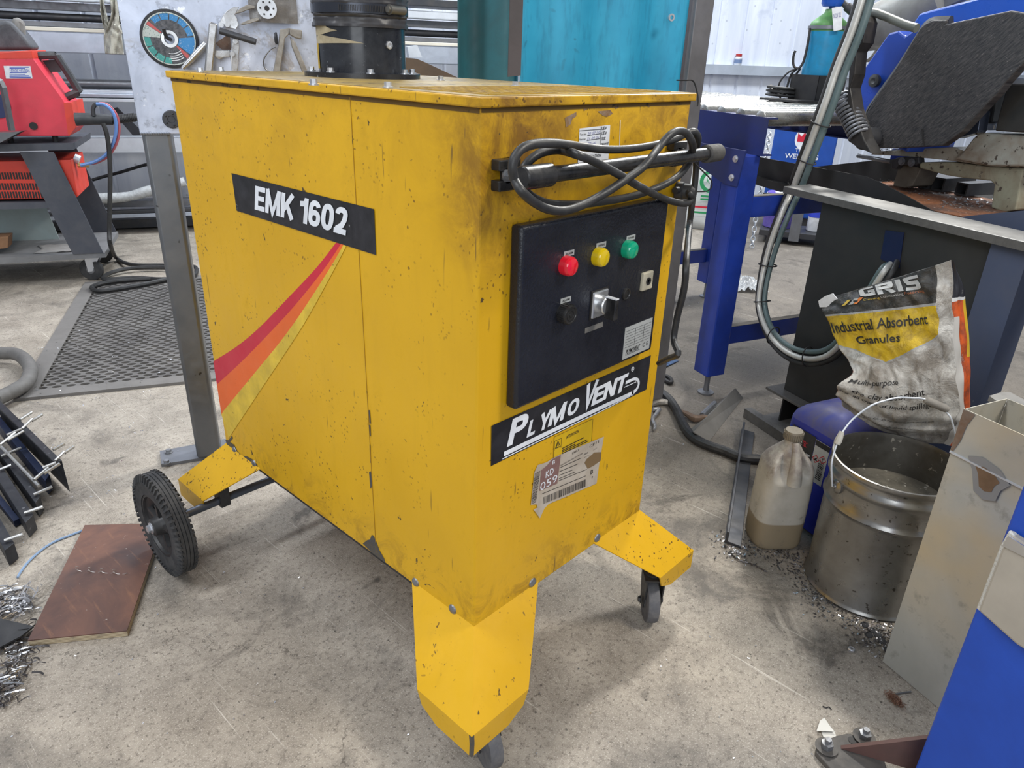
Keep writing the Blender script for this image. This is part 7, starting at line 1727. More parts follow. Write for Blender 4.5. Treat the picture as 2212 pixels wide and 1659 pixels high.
lb1 = [(0.4365, 0.287), (0.5151, 0.264), (0.5626, 0.268), (0.5604, 0.153), (0.5312, 0.162)]
(sA, zA), (sB, zB), (sC, zC), (sD, zD), (sE, zE) = lb1
zt = (zA + zB + zC) / 3; zb_ = (zD + zE) / 2
dk_ = B().poly([DL(sA, zb_), DL(sB, zb_), DL(sB, zt), DL(sA, zt)]).build('dark_label', mat('black_drum_label', (.018, .018, .02), .5, dirt=(.07, .07, .07), damt=.4, dscale=30), dr, smooth=0)
wl_ = B().poly([DL(sB + .001, zb_ - .005), DL(sC, zb_ - .005), DL(sC, zt - .004), DL(sB + .001, zt - .004)]).build('white_label', mat('white_drum_label', (.50, .49, .46), .55, dirt=(.3, .28, .25), damt=.4, dscale=30), dr, smooth=0)
w_ = sB - sA
def dtext(wd, s0, s1, z0, z1, m, par, nm='lettering', bold=0, shear=0):
    text(wd, nm, m, par, (DL(s0, z0, .0018), DL(s1, z0, .0018), DL(s0, z1, .0018)), bold=bold, shear=shear)
dtext('DRIVE', sA + w_ * .18, sA + w_ * .50, zt - .042, zt - .027, M_white, dk_, bold=.01, shear=.1)
dtext('TEC', sA + w_ * .52, sA + w_ * .72, zt - .042, zt - .027, M_red, dk_, bold=.01, shear=.1)
dtext('ANTIFREEZE', sA + w_ * .04, sA + w_ * .93, zt - .078, zt - .057, M_white, dk_, bold=.012)
dtext('READY TO USE COOLANT', sA + w_ * .30, sA + w_ * .92, zt - .090, zt - .083, M_white, dk_)
wc = sC - sB
B().poly([DL(sB + .002, zt - .020, .0016), DL(sC, zt - .020, .0016), DL(sC, zt - .005, .0016), DL(sB + .002, zt - .005, .0016)]).build('label_band', M_ink, wl_, smooth=0)
for cx_, gl2 in ((.28, 'x'), (.72, '!')):
    c_s, c_z, r_ = sB + wc * cx_, zt - .052 + (.004 if gl2 == '!' else -.004), wc * .25
    b = B()
    for r0, mm in ((1.0, 0),):
        pts = [(0, 1), (1, 0), (0, -1), (-1, 0)]
        for k in range(4):
            p, q = pts[k], pts[(k + 1) % 4]
            b.add([DL(c_s + p[0] * r_, c_z + p[1] * r_, .0018), DL(c_s + q[0] * r_, c_z + q[1] * r_, .0018), DL(c_s + q[0] * r_ * .76, c_z + q[1] * r_ * .76, .0018), DL(c_s + p[0] * r_ * .76, c_z + p[1] * r_ * .76, .0018)], [(0, 1, 2, 3)])
    b.build('hazard_diamond', mat('hazard_red', (.50, .02, .03), .6), wl_, smooth=0)
    if gl2 == '!': dtext('!', c_s - r_ * .12, c_s + r_ * .12, c_z - r_ * .45, c_z + r_ * .45, M_ink, wl_, 'hazard_mark', .01)
    else:
        B().poly([DL(c_s + x * r_, c_z + z * r_, .0019) for x, z in ((-.4, -.4), (.4, -.4), (.4, -.15), (.15, -.1), (.35, .3), (.1, .45), (-.05, .1), (-.3, .25), (-.2, -.1), (-.4, -.15))]).build('hazard_mark', M_ink, wl_, smooth=0)
b = B(); z_ = zb_ + .008; rs = random.Random(5)
while z_ < zb_ + .062:
    h_ = rs.choice((.0012, .002, .003)); b.poly([DL(sB + wc * .5, z_, .0018), DL(sB + wc * .88, z_, .0018), DL(sB + wc * .88, z_ + h_, .0018), DL(sB + wc * .5, z_ + h_, .0018)]); z_ += h_ + rs.choice((.0014, .0022))
b.build('bar_code', M_ink, wl_, smooth=0)

# absorbent granule bag
def lerpn(tab, v):
    for k in range(len(tab) - 1):
        if tab[k][0] <= v <= tab[k + 1][0] + 1e-9:
            f = (v - tab[k][0]) / (tab[k + 1][0] - tab[k][0]); return tab[k], tab[k + 1], f
    return tab[-2], tab[-1], 1.
def cat(tab, v):
    """smooth interpolation of (v, point) rows"""
    n = len(tab)
    i = 0
    while i < n - 2 and v > tab[i + 1][0]: i += 1
    f = (v - tab[i][0]) / (tab[i + 1][0] - tab[i][0])
    p = [tab[min(max(i + d, 0), n - 1)][1] for d in (-1, 0, 1, 2)]
    return .5 * ((2 * p[1]) + (p[2] - p[0]) * f + (2 * p[0] - 5 * p[1] + 4 * p[2] - p[3]) * f * f + (3 * p[1] - p[0] - 3 * p[2] + p[3]) * f ** 3)
BGV = (0, .12, .25, .33, .45, .6, .75, .9, 1.0)
BL = list(zip(BGV, [Vector(p) for p in [(1.065, -0.207, 0.382), (1.062, -0.177, 0.407), (1.052, -0.186, 0.447), (1.086, -0.197, 0.469), (1.12, -0.165, 0.483), (1.166, -0.12, 0.504), (1.216, -0.06, 0.547), (1.25, -0.031, 0.56), (1.26, -0.02, 0.57)]]))
BM = list(zip(BGV, [Vector(p) for p in [(1.109, -0.312, 0.333), (1.089, -0.31, 0.368), (1.075, -0.317, 0.42), (1.081, -0.308, 0.479), (1.096, -0.287, 0.517), (1.113, -0.264, 0.562), (1.137, -0.23, 0.615), (1.166, -0.205, 0.655), (1.196, -0.179, 0.67)]]))
BR = list(zip(BGV, [Vector(p) for p in [(1.166, -0.412, 0.328), (1.145, -0.425, 0.384), (1.134, -0.423, 0.436), (1.135, -0.409, 0.485), (1.137, -0.391, 0.534), (1.138, -0.375, 0.591), (1.14, -0.356, 0.652), (1.143, -0.336, 0.715), (1.143, -0.321, 0.762)]]))
BS = list(zip(BGV, [Vector(p) for p in [(1.206, -0.42, 0.315), (1.21, -0.437, 0.368), (1.211, -0.435, 0.414), (1.205, -0.422, 0.467), (1.199, -0.409, 0.522), (1.196, -0.391, 0.587), (1.184, -0.368, 0.659), (1.167, -0.355, 0.706), (1.149, -0.322, 0.76)]]))
BB = [(v, p + DV * (.10 * (1 - v) + .003) - DU * .02 * (1 - v)) for v, p in BL]
def bag_front(u, v, off=0.):
    l, m, r_ = cat(BL, v), cat(BM, v), cat(BR, v)
    a = 2 * (u - .5) * (u - 1); b_ = 4 * u * (1 - u); c_ = 2 * u * (u - .5)
    p = l * a + m * b_ + r_ * c_
    cr = mnoise.noise(V(u * 5, v * 6, 2)) * .011 + mnoise.noise(V(u * 12 + 3, v * 12, 5)) * .006 + abs(mnoise.noise(V(u * 8, v * 7 + 4, 8))) * .008
    k_ = math.exp(-((v - .12) / .11) ** 2)
    cr += k_ * .0065 * math.sin((v * 62 + 2.2 * u * u + mnoise.noise(V(u * 3, v * 3, 9)) * 2.4))
    cr *= min(1, 6 * (1 - v) + .25) 
    return p - DV * (cr + off)
def bag_mat():
    t = NT('printed_sack_paper')
    u = t.xyz(t.coord('UV')); uu, vv = u[0], u[1]
    co = t.coord()
    white = t.mix(t.step(t.noise(11, 6, .72, co, .5), .40, .62), (.56, .545, .51), (.22, .195, .165))
    white = t.mix(t.step(t.noise(34, 5, .7, co), .54, .68, 0, .55), white, (.16, .14, .12))
    low = t.step(vv, .24, .08, 0, .8)
    white = t.mix(t.math('MULTIPLY', low, t.step(t.noise(16, 5, .7, co), .28, .55)), white, (.13, .12, .11))
    tip = t.math('ADD', .455, t.math('MULTIPLY', t.math('ABSOLUTE', t.math('SUBTRACT', uu, .37)), .35))
    inr = t.math('LESS_THAN', uu, .885)
    band_lo = t.math('ADD', .748, t.math('MULTIPLY', uu, .045))
    yel = t.mix(t.step(t.noise(15, 6, .72, co, .3), .46, .68), (.62, .42, .022), (.24, .155, .03))
    bk = t.mix(t.step(t.noise(20, 5, .7, co), .48, .66), (.035, .033, .030), (.105, .095, .082))
    gy = (.36, .36, .36)
    m1 = t.math('MULTIPLY', t.math('GREATER_THAN', vv, t.math('SUBTRACT', tip, .012)), inr)
    c = t.mix(m1, white, gy)
    m2 = t.math('MULTIPLY', t.math('GREATER_THAN', vv, tip), inr)
    c = t.mix(m2, c, yel)
    m3 = t.math('MULTIPLY', t.math('GREATER_THAN', vv, band_lo), inr)
    c = t.mix(m3, c, gy)
    m4 = t.math('MULTIPLY', t.math('GREATER_THAN', vv, t.math('ADD', band_lo, .014)), inr)
    c = t.mix(m4, c, bk)
    t.bump(t.noise(30, 6, .62, co, .9), .65, .010)
    return t.fin(c, .42, 0, spec=.4)
def gusset_mat():
    t = NT('orange_gusset_print')
    u = t.xyz(t.coord('UV')); uu, vv = u[0], u[1]
    co = t.coord()
    c = t.mix(t.step(t.noise(16, 5, .7, co), .45, .62), (.62, .105, .022), (.22, .055, .03))
    c = t.mix(t.math('MULTIPLY', t.math('LESS_THAN', uu, .30), t.math('LESS_THAN', vv, .72)), c, (.50, .48, .45))
    c = t.mix(t.math('MULTIPLY', t.math('GREATER_THAN', uu, .72), t.math('GREATER_THAN', vv, .5)), c, (.66, .42, .03))
    c = t.mix(t.math('GREATER_THAN', vv, .80), c, (.6, .6, .6))
    c = t.mix(t.math('GREATER_THAN', vv, .82), c, (.02, .02, .026))
    c = t.mix(t.step(t.noise(30, 4, .7, co), .62, .70, 0, .6), c, (.55, .53, .5))
    return t.fin(c, .4)
bgx = thing('granule_bag', 'dirty bag of industrial absorbent granules with yellow and black print resting on the blue drum', 'bag', (1.1405, -0.2349, 0.35))
B().grid(bag_front, 90, 110).build('front_panel', bag_mat(), bgx, smooth=180, solid=.0012, fixn=False)
B().grid(lambda u, v: (bag_front(1, v) * (1 - u) + cat(BS, v) * u) + DU * (-.012 * math.sin(u * 3.14) * (1 - v)) - DV * .0 + V(0, 0, .0) + DU * .010 * mnoise.noise(V(u * 3, v * 9, 7)) * math.sin(u * 3.14), 14, 60).build('side_gusset', gusset_mat(), bgx, smooth=180, fixn=False)
M_bagb = mat('plain_sack_back', (.42, .40, .36), .5, dirt=(.2, .18, .15), damt=.5)
B().grid(lambda u, v: cat(BS, v) * (1 - u) + cat(BB, v) * u + DV * .04 * math.sin(u * 3.14) * (1 - v), 12, 30).build('back_panel', M_bagb, bgx, smooth=180, fixn=False)
B().grid(lambda u, v: cat(BB, v) * (1 - u) + bag_front(0, v) * u - DU * 0 + DU * (.012 * math.sin(u * 3.14) * (1 - v)), 10, 40).build('side_gusset', gusset_mat(), bgx, smooth=180, fixn=False)
b = B()
bot = [bag_front(i / 30, 0) for i in range(31)]; bk_ = [cat(BB, 0) * (1 - i / 30) + cat(BS, 0) * (i / 30) for i in range(31)]
b.v += bot + bk_; b.f += [(i, i + 1, 32 + i, 31 + i) for i in range(30)]; b.mi += [0] * 30
b.build('bag_base', M_bagb, bgx, smooth=180, fixn=False)
tq = [Vector(p) for p in [(1.241, -0.05, 0.564), (1.249, -0.03, 0.557), (1.252, -0.022, 0.572), (1.245, -0.039, 0.591), (1.238, -0.059, 0.605), (1.231, -0.074, 0.596), (1.227, -0.085, 0.592), (1.236, -0.064, 0.578)]]
B().poly(tq).build('torn_corner', M_paper, bgx, smooth=0, solid=.002)
def btext(wd, u0, u1, v0, v1, vh, m, nm='lettering', bold=0., st=None):
    f = lambda x, y: bag_front(u0 + (u1 - u0) * x, v0 + (v1 - v0) * x + vh * y, .0028)
    if st: return strokes(wd, nm, m, bgx, f, th=st, gap=.12)
    text(wd, nm, m, bgx, None, bold=bold, mapf=f, res=3)
M_bsil = mat('silver_bag_print', (.46, .46, .45), .4, dirt=(.25, .24, .23), damt=.5, dscale=40)
btext('GRIS', .315, .765, .905, .885, .082, M_bsil, st=.24)
btext('Cleaning', .33, .455, .858, .855, .024, mat('yellow_bag_print', (.6, .42, .05), .5))
btext('Lubricating', .465, .62, .858, .856, .024, M_bsil)
btext('Protecting', .632, .78, .858, .858, .024, mat('rust_bag_print', (.42, .13, .05), .5))
btext('Industrial Absorbent', .015, .80, .652, .690, .056, M_ink, bold=.012)
btext('Granules', .16, .555, .585, .600, .046, M_ink, bold=.012)
btext('Multi-purpose', .04, .48, .268, .318, .030, M_ink, bold=.006)
btext('the clay absorbent', .10, .70, .222, .292, .030, M_ink, bold=.006)
btext('for all types of liquid spillages', .02, .79, .180, .262, .026, M_ink, bold=.006)
btext('Suitable for all liquids except strong acids', .24, .82, .110, .175, .015, M_ink)
btext('Light weight for high absorbency', .22, .70, .075, .112, .013, M_ink)
for k, (a, m_) in enumerate(((.16, 'yellow_bag_print'), (.215, 'silver_bag_print'), (.25, 'rust_orange_print'))):
    mm = mat(m_, (.70, .20, .03), .5)
    pts = [(a, .845), (a + .03, .845), (a + .085, .90), (a + .055, .905)]
    B().poly([bag_front(x, y, .0022) for x, y in pts]).build('logo_flash', mm, bgx, smooth=0)

# steel bucket
bcn = V(.97, -.37, 0)
M_pail = mat('tinned_steel_pail', (.34, .335, .32), .32, .85, dirt=(.17, .155, .14), damt=.7, dscale=8, speck=(.10, .09, .08), samt=.64, sscale=60)
M_pailin = mat('soot_stained_pail_inside', (.10, .095, .085), .45, .6, dirt=(.05, .042, .03), damt=.7, dscale=14, speck=(.32, .30, .26), samt=.64, sscale=60)
bk = thing('steel_bucket', 'dented round steel bucket with wire bail handle standing on swarf', 'bucket', bcn)
B().lathe([(.134, .004), (.1385, .002), (.141, .006), (.1385, .010), (.136, .014), (.1365, .225), (.1385, .232), (.1425, .238), (.1385, .244), (.1365, .250), (.1370, .288), (.1385, .292), (.1435, .300), (.1440, .306), (.1390, .312), (.1375, .322), (.1400, .328), (.1425, .334), (.1415, .340), (.1380, .341)], bcn, (0, 0, 1), 96, cap=False).build('shell', M_pail, bk, smooth=50)
B().lathe([(0, .006), (.130, .006), (.1335, .012), (.1340, .33), (.1385, .3405)], bcn, (0, 0, 1), 72, cap=False).build('inner_wall', M_pailin, bk, smooth=50)
B().lathe([(0, .248), (.1332, .244)], bcn, (0, 0, 1), 48, cap=False).build('oily_waste', mat('oily_waste', (.16, .145, .115), .6, dirt=(.05, .045, .035), damt=.8, dscale=16, speck=(.4, .38, .33), samt=.62, sscale=60, bump=.8, bscale=70), bk)
ear = [Vector(p) for p in [(0.846, -0.271, 0.324)]][0]
ev = (ear - bcn); ev.z = 0; ev.normalize()
e1 = bcn + ev * .139 + V(0, 0, .283); e2 = bcn - ev * .139 + V(0, 0, .283)
for e, d_ in ((e1, ev), (e2, -ev)):
    B().lathe([(0, -.006), (.017, -.006), (.017, .002), (.012, .006), (.006, .007), (.005, .010), (0, .010)], e, d_, 22).build('ear', M_pail, bk)
bail = [Vector(p) for p in [(0.841, -0.264, 0.327), (0.847, -0.264, 0.338), (0.865, -0.259, 0.374), (0.892, -0.257, 0.397), (0.929, -0.263, 0.422), (0.963, -0.282, 0.449), (0.99, -0.303, 0.462), (1.012, -0.323, 0.469), (1.022, -0.347, 0.473), (1.04, -0.367, 0.472), (1.061, -0.399, 0.459), (1.067, -0.414, 0.445), (1.068, -0.43, 0.425)]]
bail = [e1 + ev * .012] + bail[1:] + [e2 - ev * .012 + V(0, 0, .05), e2 - ev * .012]
bl_ = B().tube(bail, .0022, 8, smooth=6).build('bail_handle', M_galp, bk)
g0, g1 = [Vector(p) for p in [(1.042, -0.367, 0.471), (1.065, -0.402, 0.456)]]
B().lathe([(.0025, 0), (.008, .004), (.0092, .016), (.009, .05), (.0075, .058), (.0025, .060)], g0, (g1 - g0), 16).build('hand_grip', mat('grey_wood_grip', (.30, .28, .25), .7, dirt=(.16, .14, .12), damt=.5, dscale=40), bl_)
g0, g1 = [Vector(p) for p in [(0.87, -0.258, 0.377), (0.886, -0.258, 0.403)]]
B().tube([g0, g0.lerp(g1, .3), g0.lerp(g1, .6), g1], [.007, .0085, .0072, .0055], 10).build('tape_wrap', mat('dirty_tape_wrap', (.50, .48, .43), .7), bl_)

# angle section on the floor left of the jug
ap = [Vector(p) for p in [(0.8637, -0.0487, 0.0), (0.8699, -0.0928, 0.0), (1.4684, 0.1653, 0.0), (1.4825, 0.2198, 0.0)]]
an_ = thing('steel_tee_section', 'dark steel section lying on the floor to the left of the jug', 'steel section', sum(ap, Vector()) / 4)
d0_ = (ap[3] - ap[0]).normalized(); w0_ = (ap[1] - ap[0])
L0 = (ap[3] - ap[0]).length
B().prism([ap[0] + V(0, 0, .001), ap[0] + w0_ + V(0, 0, .001), ap[0] + w0_ + d0_ * L0 + V(0, 0, .001), ap[0] + d0_ * L0 + V(0, 0, .001)], (0, 0, .007)).build('flange', M_dark, an_, smooth=0, bevel=.001)
wn = w0_.normalized()
B().prism([ap[0] + wn * .002 + V(0, 0, .008), ap[0] + wn * .009 + V(0, 0, .008), ap[0] + wn * .009 + d0_ * L0 + V(0, 0, .008), ap[0] + wn * .002 + d0_ * L0 + V(0, 0, .008)], (0, 0, .028)).build('web', M_dark, an_, smooth=0, bevel=.001)
# bent grey sheet offcut, cable and a pair of grips on the floor behind
sh = [Vector(p) for p in [(1.3549, 0.3413, 0.002), (1.3189, 0.2773, 0.002), (1.3265, 0.2554, 0.002), (1.6692, 0.3149, 0.03), (1.7312, 0.3785, 0.03), (1.681, 0.3681, 0.03)]]
bs = ((1.2732, 0.2894, 0.045), (1.6966, 0.3615, 0.045), (1.3283, 0.2563, 0.001), (1.7313, 0.3398, 0.001), (1.3618, 0.3452, 0.001), (1.7489, 0.399, 0.001))
b = B()
A_, B2, C_, D_, E_, F_ = [Vector(p) for p in bs]
b.add([A_, B2, D_, C_], [(0, 1, 2, 3)]); b.add([A_, B2, F_, E_], [(0, 1, 2, 3)])
o = b.build('bent_sheet', mat('grey_bent_sheet', (.20, .19, .175), .6, dirt=(.11, .10, .09), damt=.6, dscale=9), smooth=0, solid=.003, merge=True)
tag(o, 'grey bent sheet-metal offcut lying on the floor in front of the blue conveyor leg', 'offcut')
o = B().tube([(1.5327, 0.6124, 0.016), (1.5109, 0.5567, 0.016), (1.4797, 0.5034, 0.016), (1.4201, 0.4371, 0.016), (1.3549, 0.3755, 0.016), (1.3055, 0.3217, 0.016), (1.2803, 0.2717, 0.016), (1.2774, 0.2245, 0.016), (1.283, 0.1775, 0.016), (1.2815, 0.1413, 0.016), (1.2888, 0.1077, 0.016), (1.3151, 0.076, 0.016)], .0155, 10, smooth=5).build('floor_cable', M_cable)
tag(o, 'thick dark cable running over the floor from the yellow machine towards the jug', 'cable')
gr_ = thing('locking_grips', 'pair of tarnished locking grips lying on the floor beside the yellow machine', 'pliers', (1.4312, 0.5135, 0.0))
B().tube([(1.382, 0.5263, 0.012), (1.4193, 0.5308, 0.012), (1.4496, 0.5203, 0.012), (1.4651, 0.497, 0.012), (1.4637, 0.4763, 0.012)], [.006, .010, .012, .010, .006], 10, smooth=4).build('upper_handle', M_cast, gr_)
B().tube([(1.3759, 0.5089, 0.011), (1.3925, 0.4935, 0.011), (1.3523, 0.4805, 0.011), (1.3132, 0.4678, 0.011), (1.2742, 0.4328, 0.011), (1.247, 0.4197, 0.011)], [.008, .009, .007, .006, .006, .004], 10, smooth=4).build('lower_handle', M_chr, gr_)
g2 = thing('clamp_jaw_tool', 'rusty jaw tool lying against the grey bent sheet', 'tool', (1.4536, 0.3821, 0.0))
B().tube([(1.4267, 0.4255, 0.018), (1.4214, 0.3971, 0.018), (1.4122, 0.3607, 0.018), (1.4445, 0.3426, 0.018), (1.4472, 0.3198, 0.018)], [.006, .010, .014, .010, .006], 10, smooth=4).build('jaw', mat('rusty_tool', (.18, .12, .085), .6, .3, dirt=(.08, .06, .05), damt=.6, dscale=30), g2)
B().tube([(1.451, 0.3558, 0.02), (1.5045, 0.3645, 0.02), (1.5739, 0.3735, 0.02)], .009, 8, smooth=4).build('handle', M_mid, g2)
o = B().tube([(1.6534, 0.6542, 0.01), (1.672, 0.6372, 0.01), (1.6603, 0.612, 0.01), (1.6397, 0.5956, 0.01), (1.6264, 0.5978, 0.01), (1.6396, 0.631, 0.01), (1.6337, 0.6416, 0.01)], .008, 8, smooth=5).build('strap_end', M_ink)
tag(o, 'black looped strap end on the floor behind the yellow machine', 'strap')
o = B().tube([V(*p) for p in [(2.312, 1.038, 0.594), (2.371, 1.066, 0.456), (2.357, 1.06, 0.349), (2.315, 1.04, 0.27), (2.506, 1.129, 0.049), (2.896, 1.311, -0.216), (3.282, 1.491, -0.512), (2.942, 1.332, -0.482)]], .006, 8, smooth=5).build('grey_cable', M_teah)
tag(o, 'thin grey cable hanging beside the black power cable on the right of the yellow machine', 'cable')
o = B().grid(lambda u, v: V(*(1.7626, 0.6985, 0.0)) + V(.10 * u, .05 * v, .004 + .012 * abs(mnoise.noise(V(u * 5, v * 5, 1)))), 10, 10).build('blue_cloth', mat('blue_cloth', (.08, .13, .24), .9), solid=.002)
tag(o, 'blue cloth scrap on the floor behind the yellow machine', 'cloth')

# ---------------------------------------------------------------- sheet metal chute, blue column, bolted foot
M_chute = None
def chute_mat():
    t = NT('heat_stained_zinc_sheet')
    co = t.coord()
    c = t.mix(t.step(t.noise(5, 5, .65, co, .5), .35, .7), (.43, .44, .41), (.54, .545, .51))
    z = t.xyz()[2]
    tan = t.math('MULTIPLY', t.step(t.noise(3.0, 3, .6, co), .36, .58), t.step(z, .10, .30, 0, 1))
    c = t.mix(t.math('MULTIPLY', tan, .8), c, (.62, .48, .26))
    c = t.mix(t.step(t.noise(26, 5, .7, co), .58, .72, 0, .5), c, (.20, .19, .165))
    return t.fin(c, .5, .25)
M_chute = chute_mat()
ch = thing('metal_chute', 'tall open zinc sheet chute with brown weld burn standing right of the bucket', 'chute', (.745, -.575, 0))
CA = V(.73, -.49, 0)
def CHP(a, d, z): return CA - DU * a + DV * d + V(0, 0, z)
def plate4(p, nm, m, par, th=.0015): return B().poly(p).build(nm, m, par, smooth=0, solid=th)
HZ = .598; WA, WD = .26, .115
B().prism([CHP(0, 0, .001), CHP(WA, 0, .001), CHP(WA, 0, .512), CHP(0, 0, .512)], DV * .0015).build('front_sheet', M_chute, ch, smooth=0)
B().prism([CHP(-.001, -.002, .510), CHP(WA, -.002, .510), CHP(WA, -.002, HZ), CHP(-.001, -.002, HZ)], DV * .0015).build('collar_front', M_chute, ch, smooth=0)
B().prism([CHP(0, .002, .001), CHP(0, WD, .001), CHP(0, WD, HZ), CHP(0, .002, HZ)], -DU * .0015).build('side_sheet', M_chute, ch, smooth=0)
B().prism([CHP(0.002, WD, .001), CHP(WA, WD, .001), CHP(WA, WD, HZ), CHP(0.002, WD, HZ)], DV * .0015).build('back_sheet', M_chute, ch, smooth=0)
B().prism([CHP(WA, .0, .001), CHP(WA, WD, .001), CHP(WA, WD, HZ), CHP(WA, .0, HZ)], -DU * .0015).build('side_sheet', M_chute, ch, smooth=0)
B().bar(CHP(0, -.003, .511), CHP(WA, -.003, .511), .003, .003).build('fold_seam', M_galp, ch, smooth=0)
wbp = [Vector(p) for p in [(0.711, -0.537, 0.509), (0.706, -0.55, 0.515), (0.699, -0.568, 0.511), (0.694, -0.58, 0.501), (0.696, -0.574, 0.491), (0.697, -0.573, 0.478), (0.701, -0.562, 0.473), (0.705, -0.552, 0.477), (0.708, -0.545, 0.497)]]
wb0 = wbp[0].copy()
def onch(p): 
    q = p - CA; return CHP(-q.dot(DU), -.0036, p.z)
cen = sum((onch(p) for p in wbp), Vector()) / len(wbp)
B().poly([cen + (onch(p) - cen) * 1.75 for p in wbp]).build('heat_halo', mat('heat_tint_grey', (.30, .31, .32), .5, .3), ch, smooth=0)
B().poly([onch(p) - DV * .0006 for p in wbp]).build('weld_burn', mat('burnt_weld', (.20, .12, .065), .7, dirt=(.10, .06, .03), damt=.5, dscale=40), ch, smooth=0)
wst = [CHP(0.0, -.0036, z) for z in (.515, .597)] + [CHP(.022, -.0036, .597), CHP(.014, -.0036, .57), CHP(.012, -.0036, .54), CHP(.005, -.0036, .515)]
B().poly(wst).build('rust_edge', mat('rust_brown_edge', (.17, .10, .06), .7, dirt=(.3, .28, .25), damt=.4, dscale=30), ch, smooth=0)

co_ = thing('blue_bench_leg', 'wide bright blue steel bench leg at the right edge of the photo', 'bench', (.40, -.70, 0))
KA = V(.44, -.622, 0)
def KP(a, d, z): return KA - DU * a + DV * d + V(0, 0, z)
M_bench = mat('bench_blue_paint', (.014, .075, .46), .42, dirt=(.008, .03, .2), damt=.5, dscale=4, speck=(.2, .24, .4), samt=.74, sscale=40)
B().add([KP(a, d, z) for z in (.003, 1.0) for d in (0, .10) for a in (0, .24)], [(0, 1, 3, 2), (4, 6, 7, 5), (0, 4, 5, 1), (2, 3, 7, 6), (0, 2, 6, 4), (1, 5, 7, 3)]).build('leg', M_bench, co_, smooth=0, bevel=.004)
sp = [Vector(p) for p in [(0.436, -0.633, 0.533), (0.435, -0.636, 0.56), (0.41, -0.696, 0.554), (0.393, -0.739, 0.414), (0.413, -0.689, 0.411), (0.436, -0.633, 0.422)]]
B().prism([p - DV * .002 for p in sp], -DV * .016).build('beige_tile', mat('beige_tile', (.40, .36, .30), .6, dirt=(.34, .30, .25), damt=.4, dscale=20), co_, smooth=0, bevel=.004)
ep = [sp[5], sp[0], sp[1]]
B().tube([p - DV * .010 for p in ep], .0055, 8, smooth=0).build('foam_edge', mat('white_foam_edge', (.62, .60, .55), .8, dirt=(.45, .42, .36), damt=.5, dscale=60, bump=.8, bscale=200), co_)
B().prism([p - DV * .0185 for p in [Vector(q) for q in [(0.435, -0.634, 0.54), (0.434, -0.636, 0.559), (0.41, -0.696, 0.553), (0.409, -0.698, 0.546)]]], -DV * .002).build('steel_strip', M_alu, co_, smooth=0)

M_ft = mat('dirty_grey_foot', (.075, .07, .066), .6, .2, dirt=(.16, .14, .12), damt=.6, dscale=20)
ft = thing('bolted_foot', 'dirty steel foot plate with two bolts and a red-brown web at the bottom edge', 'foot plate', (0.4627, -0.5233, 0.0))
q = tr([(0.4096, -0.4761, 0.012), (0.4361, -0.4806, 0.012), (0.4628, -0.4932, 0.012), (0.4812, -0.505, 0.012), (0.4872, -0.5142, 0.012), (0.4811, -0.5235, 0.012), (0.4907, -0.5425, 0.012), (0.4797, -0.5695, 0.012), (0.4527, -0.5875, 0.012), (0.3784, -0.5255, 0.012), (0.4002, -0.4792, 0.012)])
B().prism(q, (0, 0, -.0115)).build('plate', M_ft, ft, smooth=0, bevel=.002)
for p in [(0.4215, -0.4898, 0.0125), (0.4934, -0.5317, 0.0125)]:
    B().lathe([(0, 0), (.019, 0), (.020, .003), (0, .003)], p, (0, 0, 1), 24).build('washer', M_ft, ft)
    B().lathe([(.011, .003), (.011, .013), (.006, .014), (.006, .022), (0, .022)], p, (0, 0, 1), 6, ).build('bolt', M_bolt, ft)
p = V(*(0.4726, -0.5188, 0.0122))
B().lathe([(0, 0), (.0085, 0), (.0085, .0006), (0, .0006)], p, (0, 0, 1), 18).build('empty_hole', M_ink, ft)
wq_ = ((0.4459, -0.5068, 0.012), (0.4947, -0.619, 0.012), (0.4132, -0.5477, 0.012))
a, b_, c_ = [Vector(k) for k in wq_]
dd2 = (b_ - a).normalized()
n2 = V(-dd2.y, dd2.x, 0)
if n2.dot(c_ - a) < 0: n2 = -n2
B().prism([a + V(0, 0, .0005), a + dd2 * .165 + V(0, 0, .0005), a + dd2 * .165 + V(0, 0, .11)], n2 * .008).build('web', mat('red_brown_web', (.12, .06, .05), .6, dirt=(.06, .04, .035), damt=.5, dscale=20), ft, smooth=0)
# paper scrap
pp = tr([(0.4516, -0.461, 0.006), (0.4794, -0.4564, 0.006), (0.4921, -0.4596, 0.006), (0.4796, -0.4764, 0.006), (0.4745, -0.486, 0.006)])
pp2 = tr([(0.4604, -0.4671, 0.002), (0.4782, -0.4854, 0.002), (0.4693, -0.4918, 0.002), (0.4469, -0.4787, 0.002)])
sc_ = thing('paper_scrap', 'folded white paper scrap on the floor beside the bolted foot plate', 'paper', pp2[0] * V(1, 1, 0) if False else V(pp2[0].x, pp2[0].y, 0))
M_scr = mat('white_scrap_paper', (.66, .645, .60), .7)
B().poly(pp).build('upper_leaf', M_scr, sc_, smooth=0, solid=.0006)
B().poly(pp2).build('lower_leaf', M_scr, sc_, smooth=0, solid=.0006)
p = V(*(0.714, -0.43, 0.0002))
o = B().lathe([(.0028, 0), (.0068, 0), (.0075, .002), (.0075, .005), (.0060, .0065), (.0028, .006)], p, (0, 0, 1), 20, close=True).build('washer', M_bolt2)
tag(o, 'single shiny washer on the open floor below the bucket', 'washer')
rb0, rb1 = [V(*p) for p in [(0.64, -0.528, 0.01), (0.6252, -0.556, 0.01)]]
b = B()
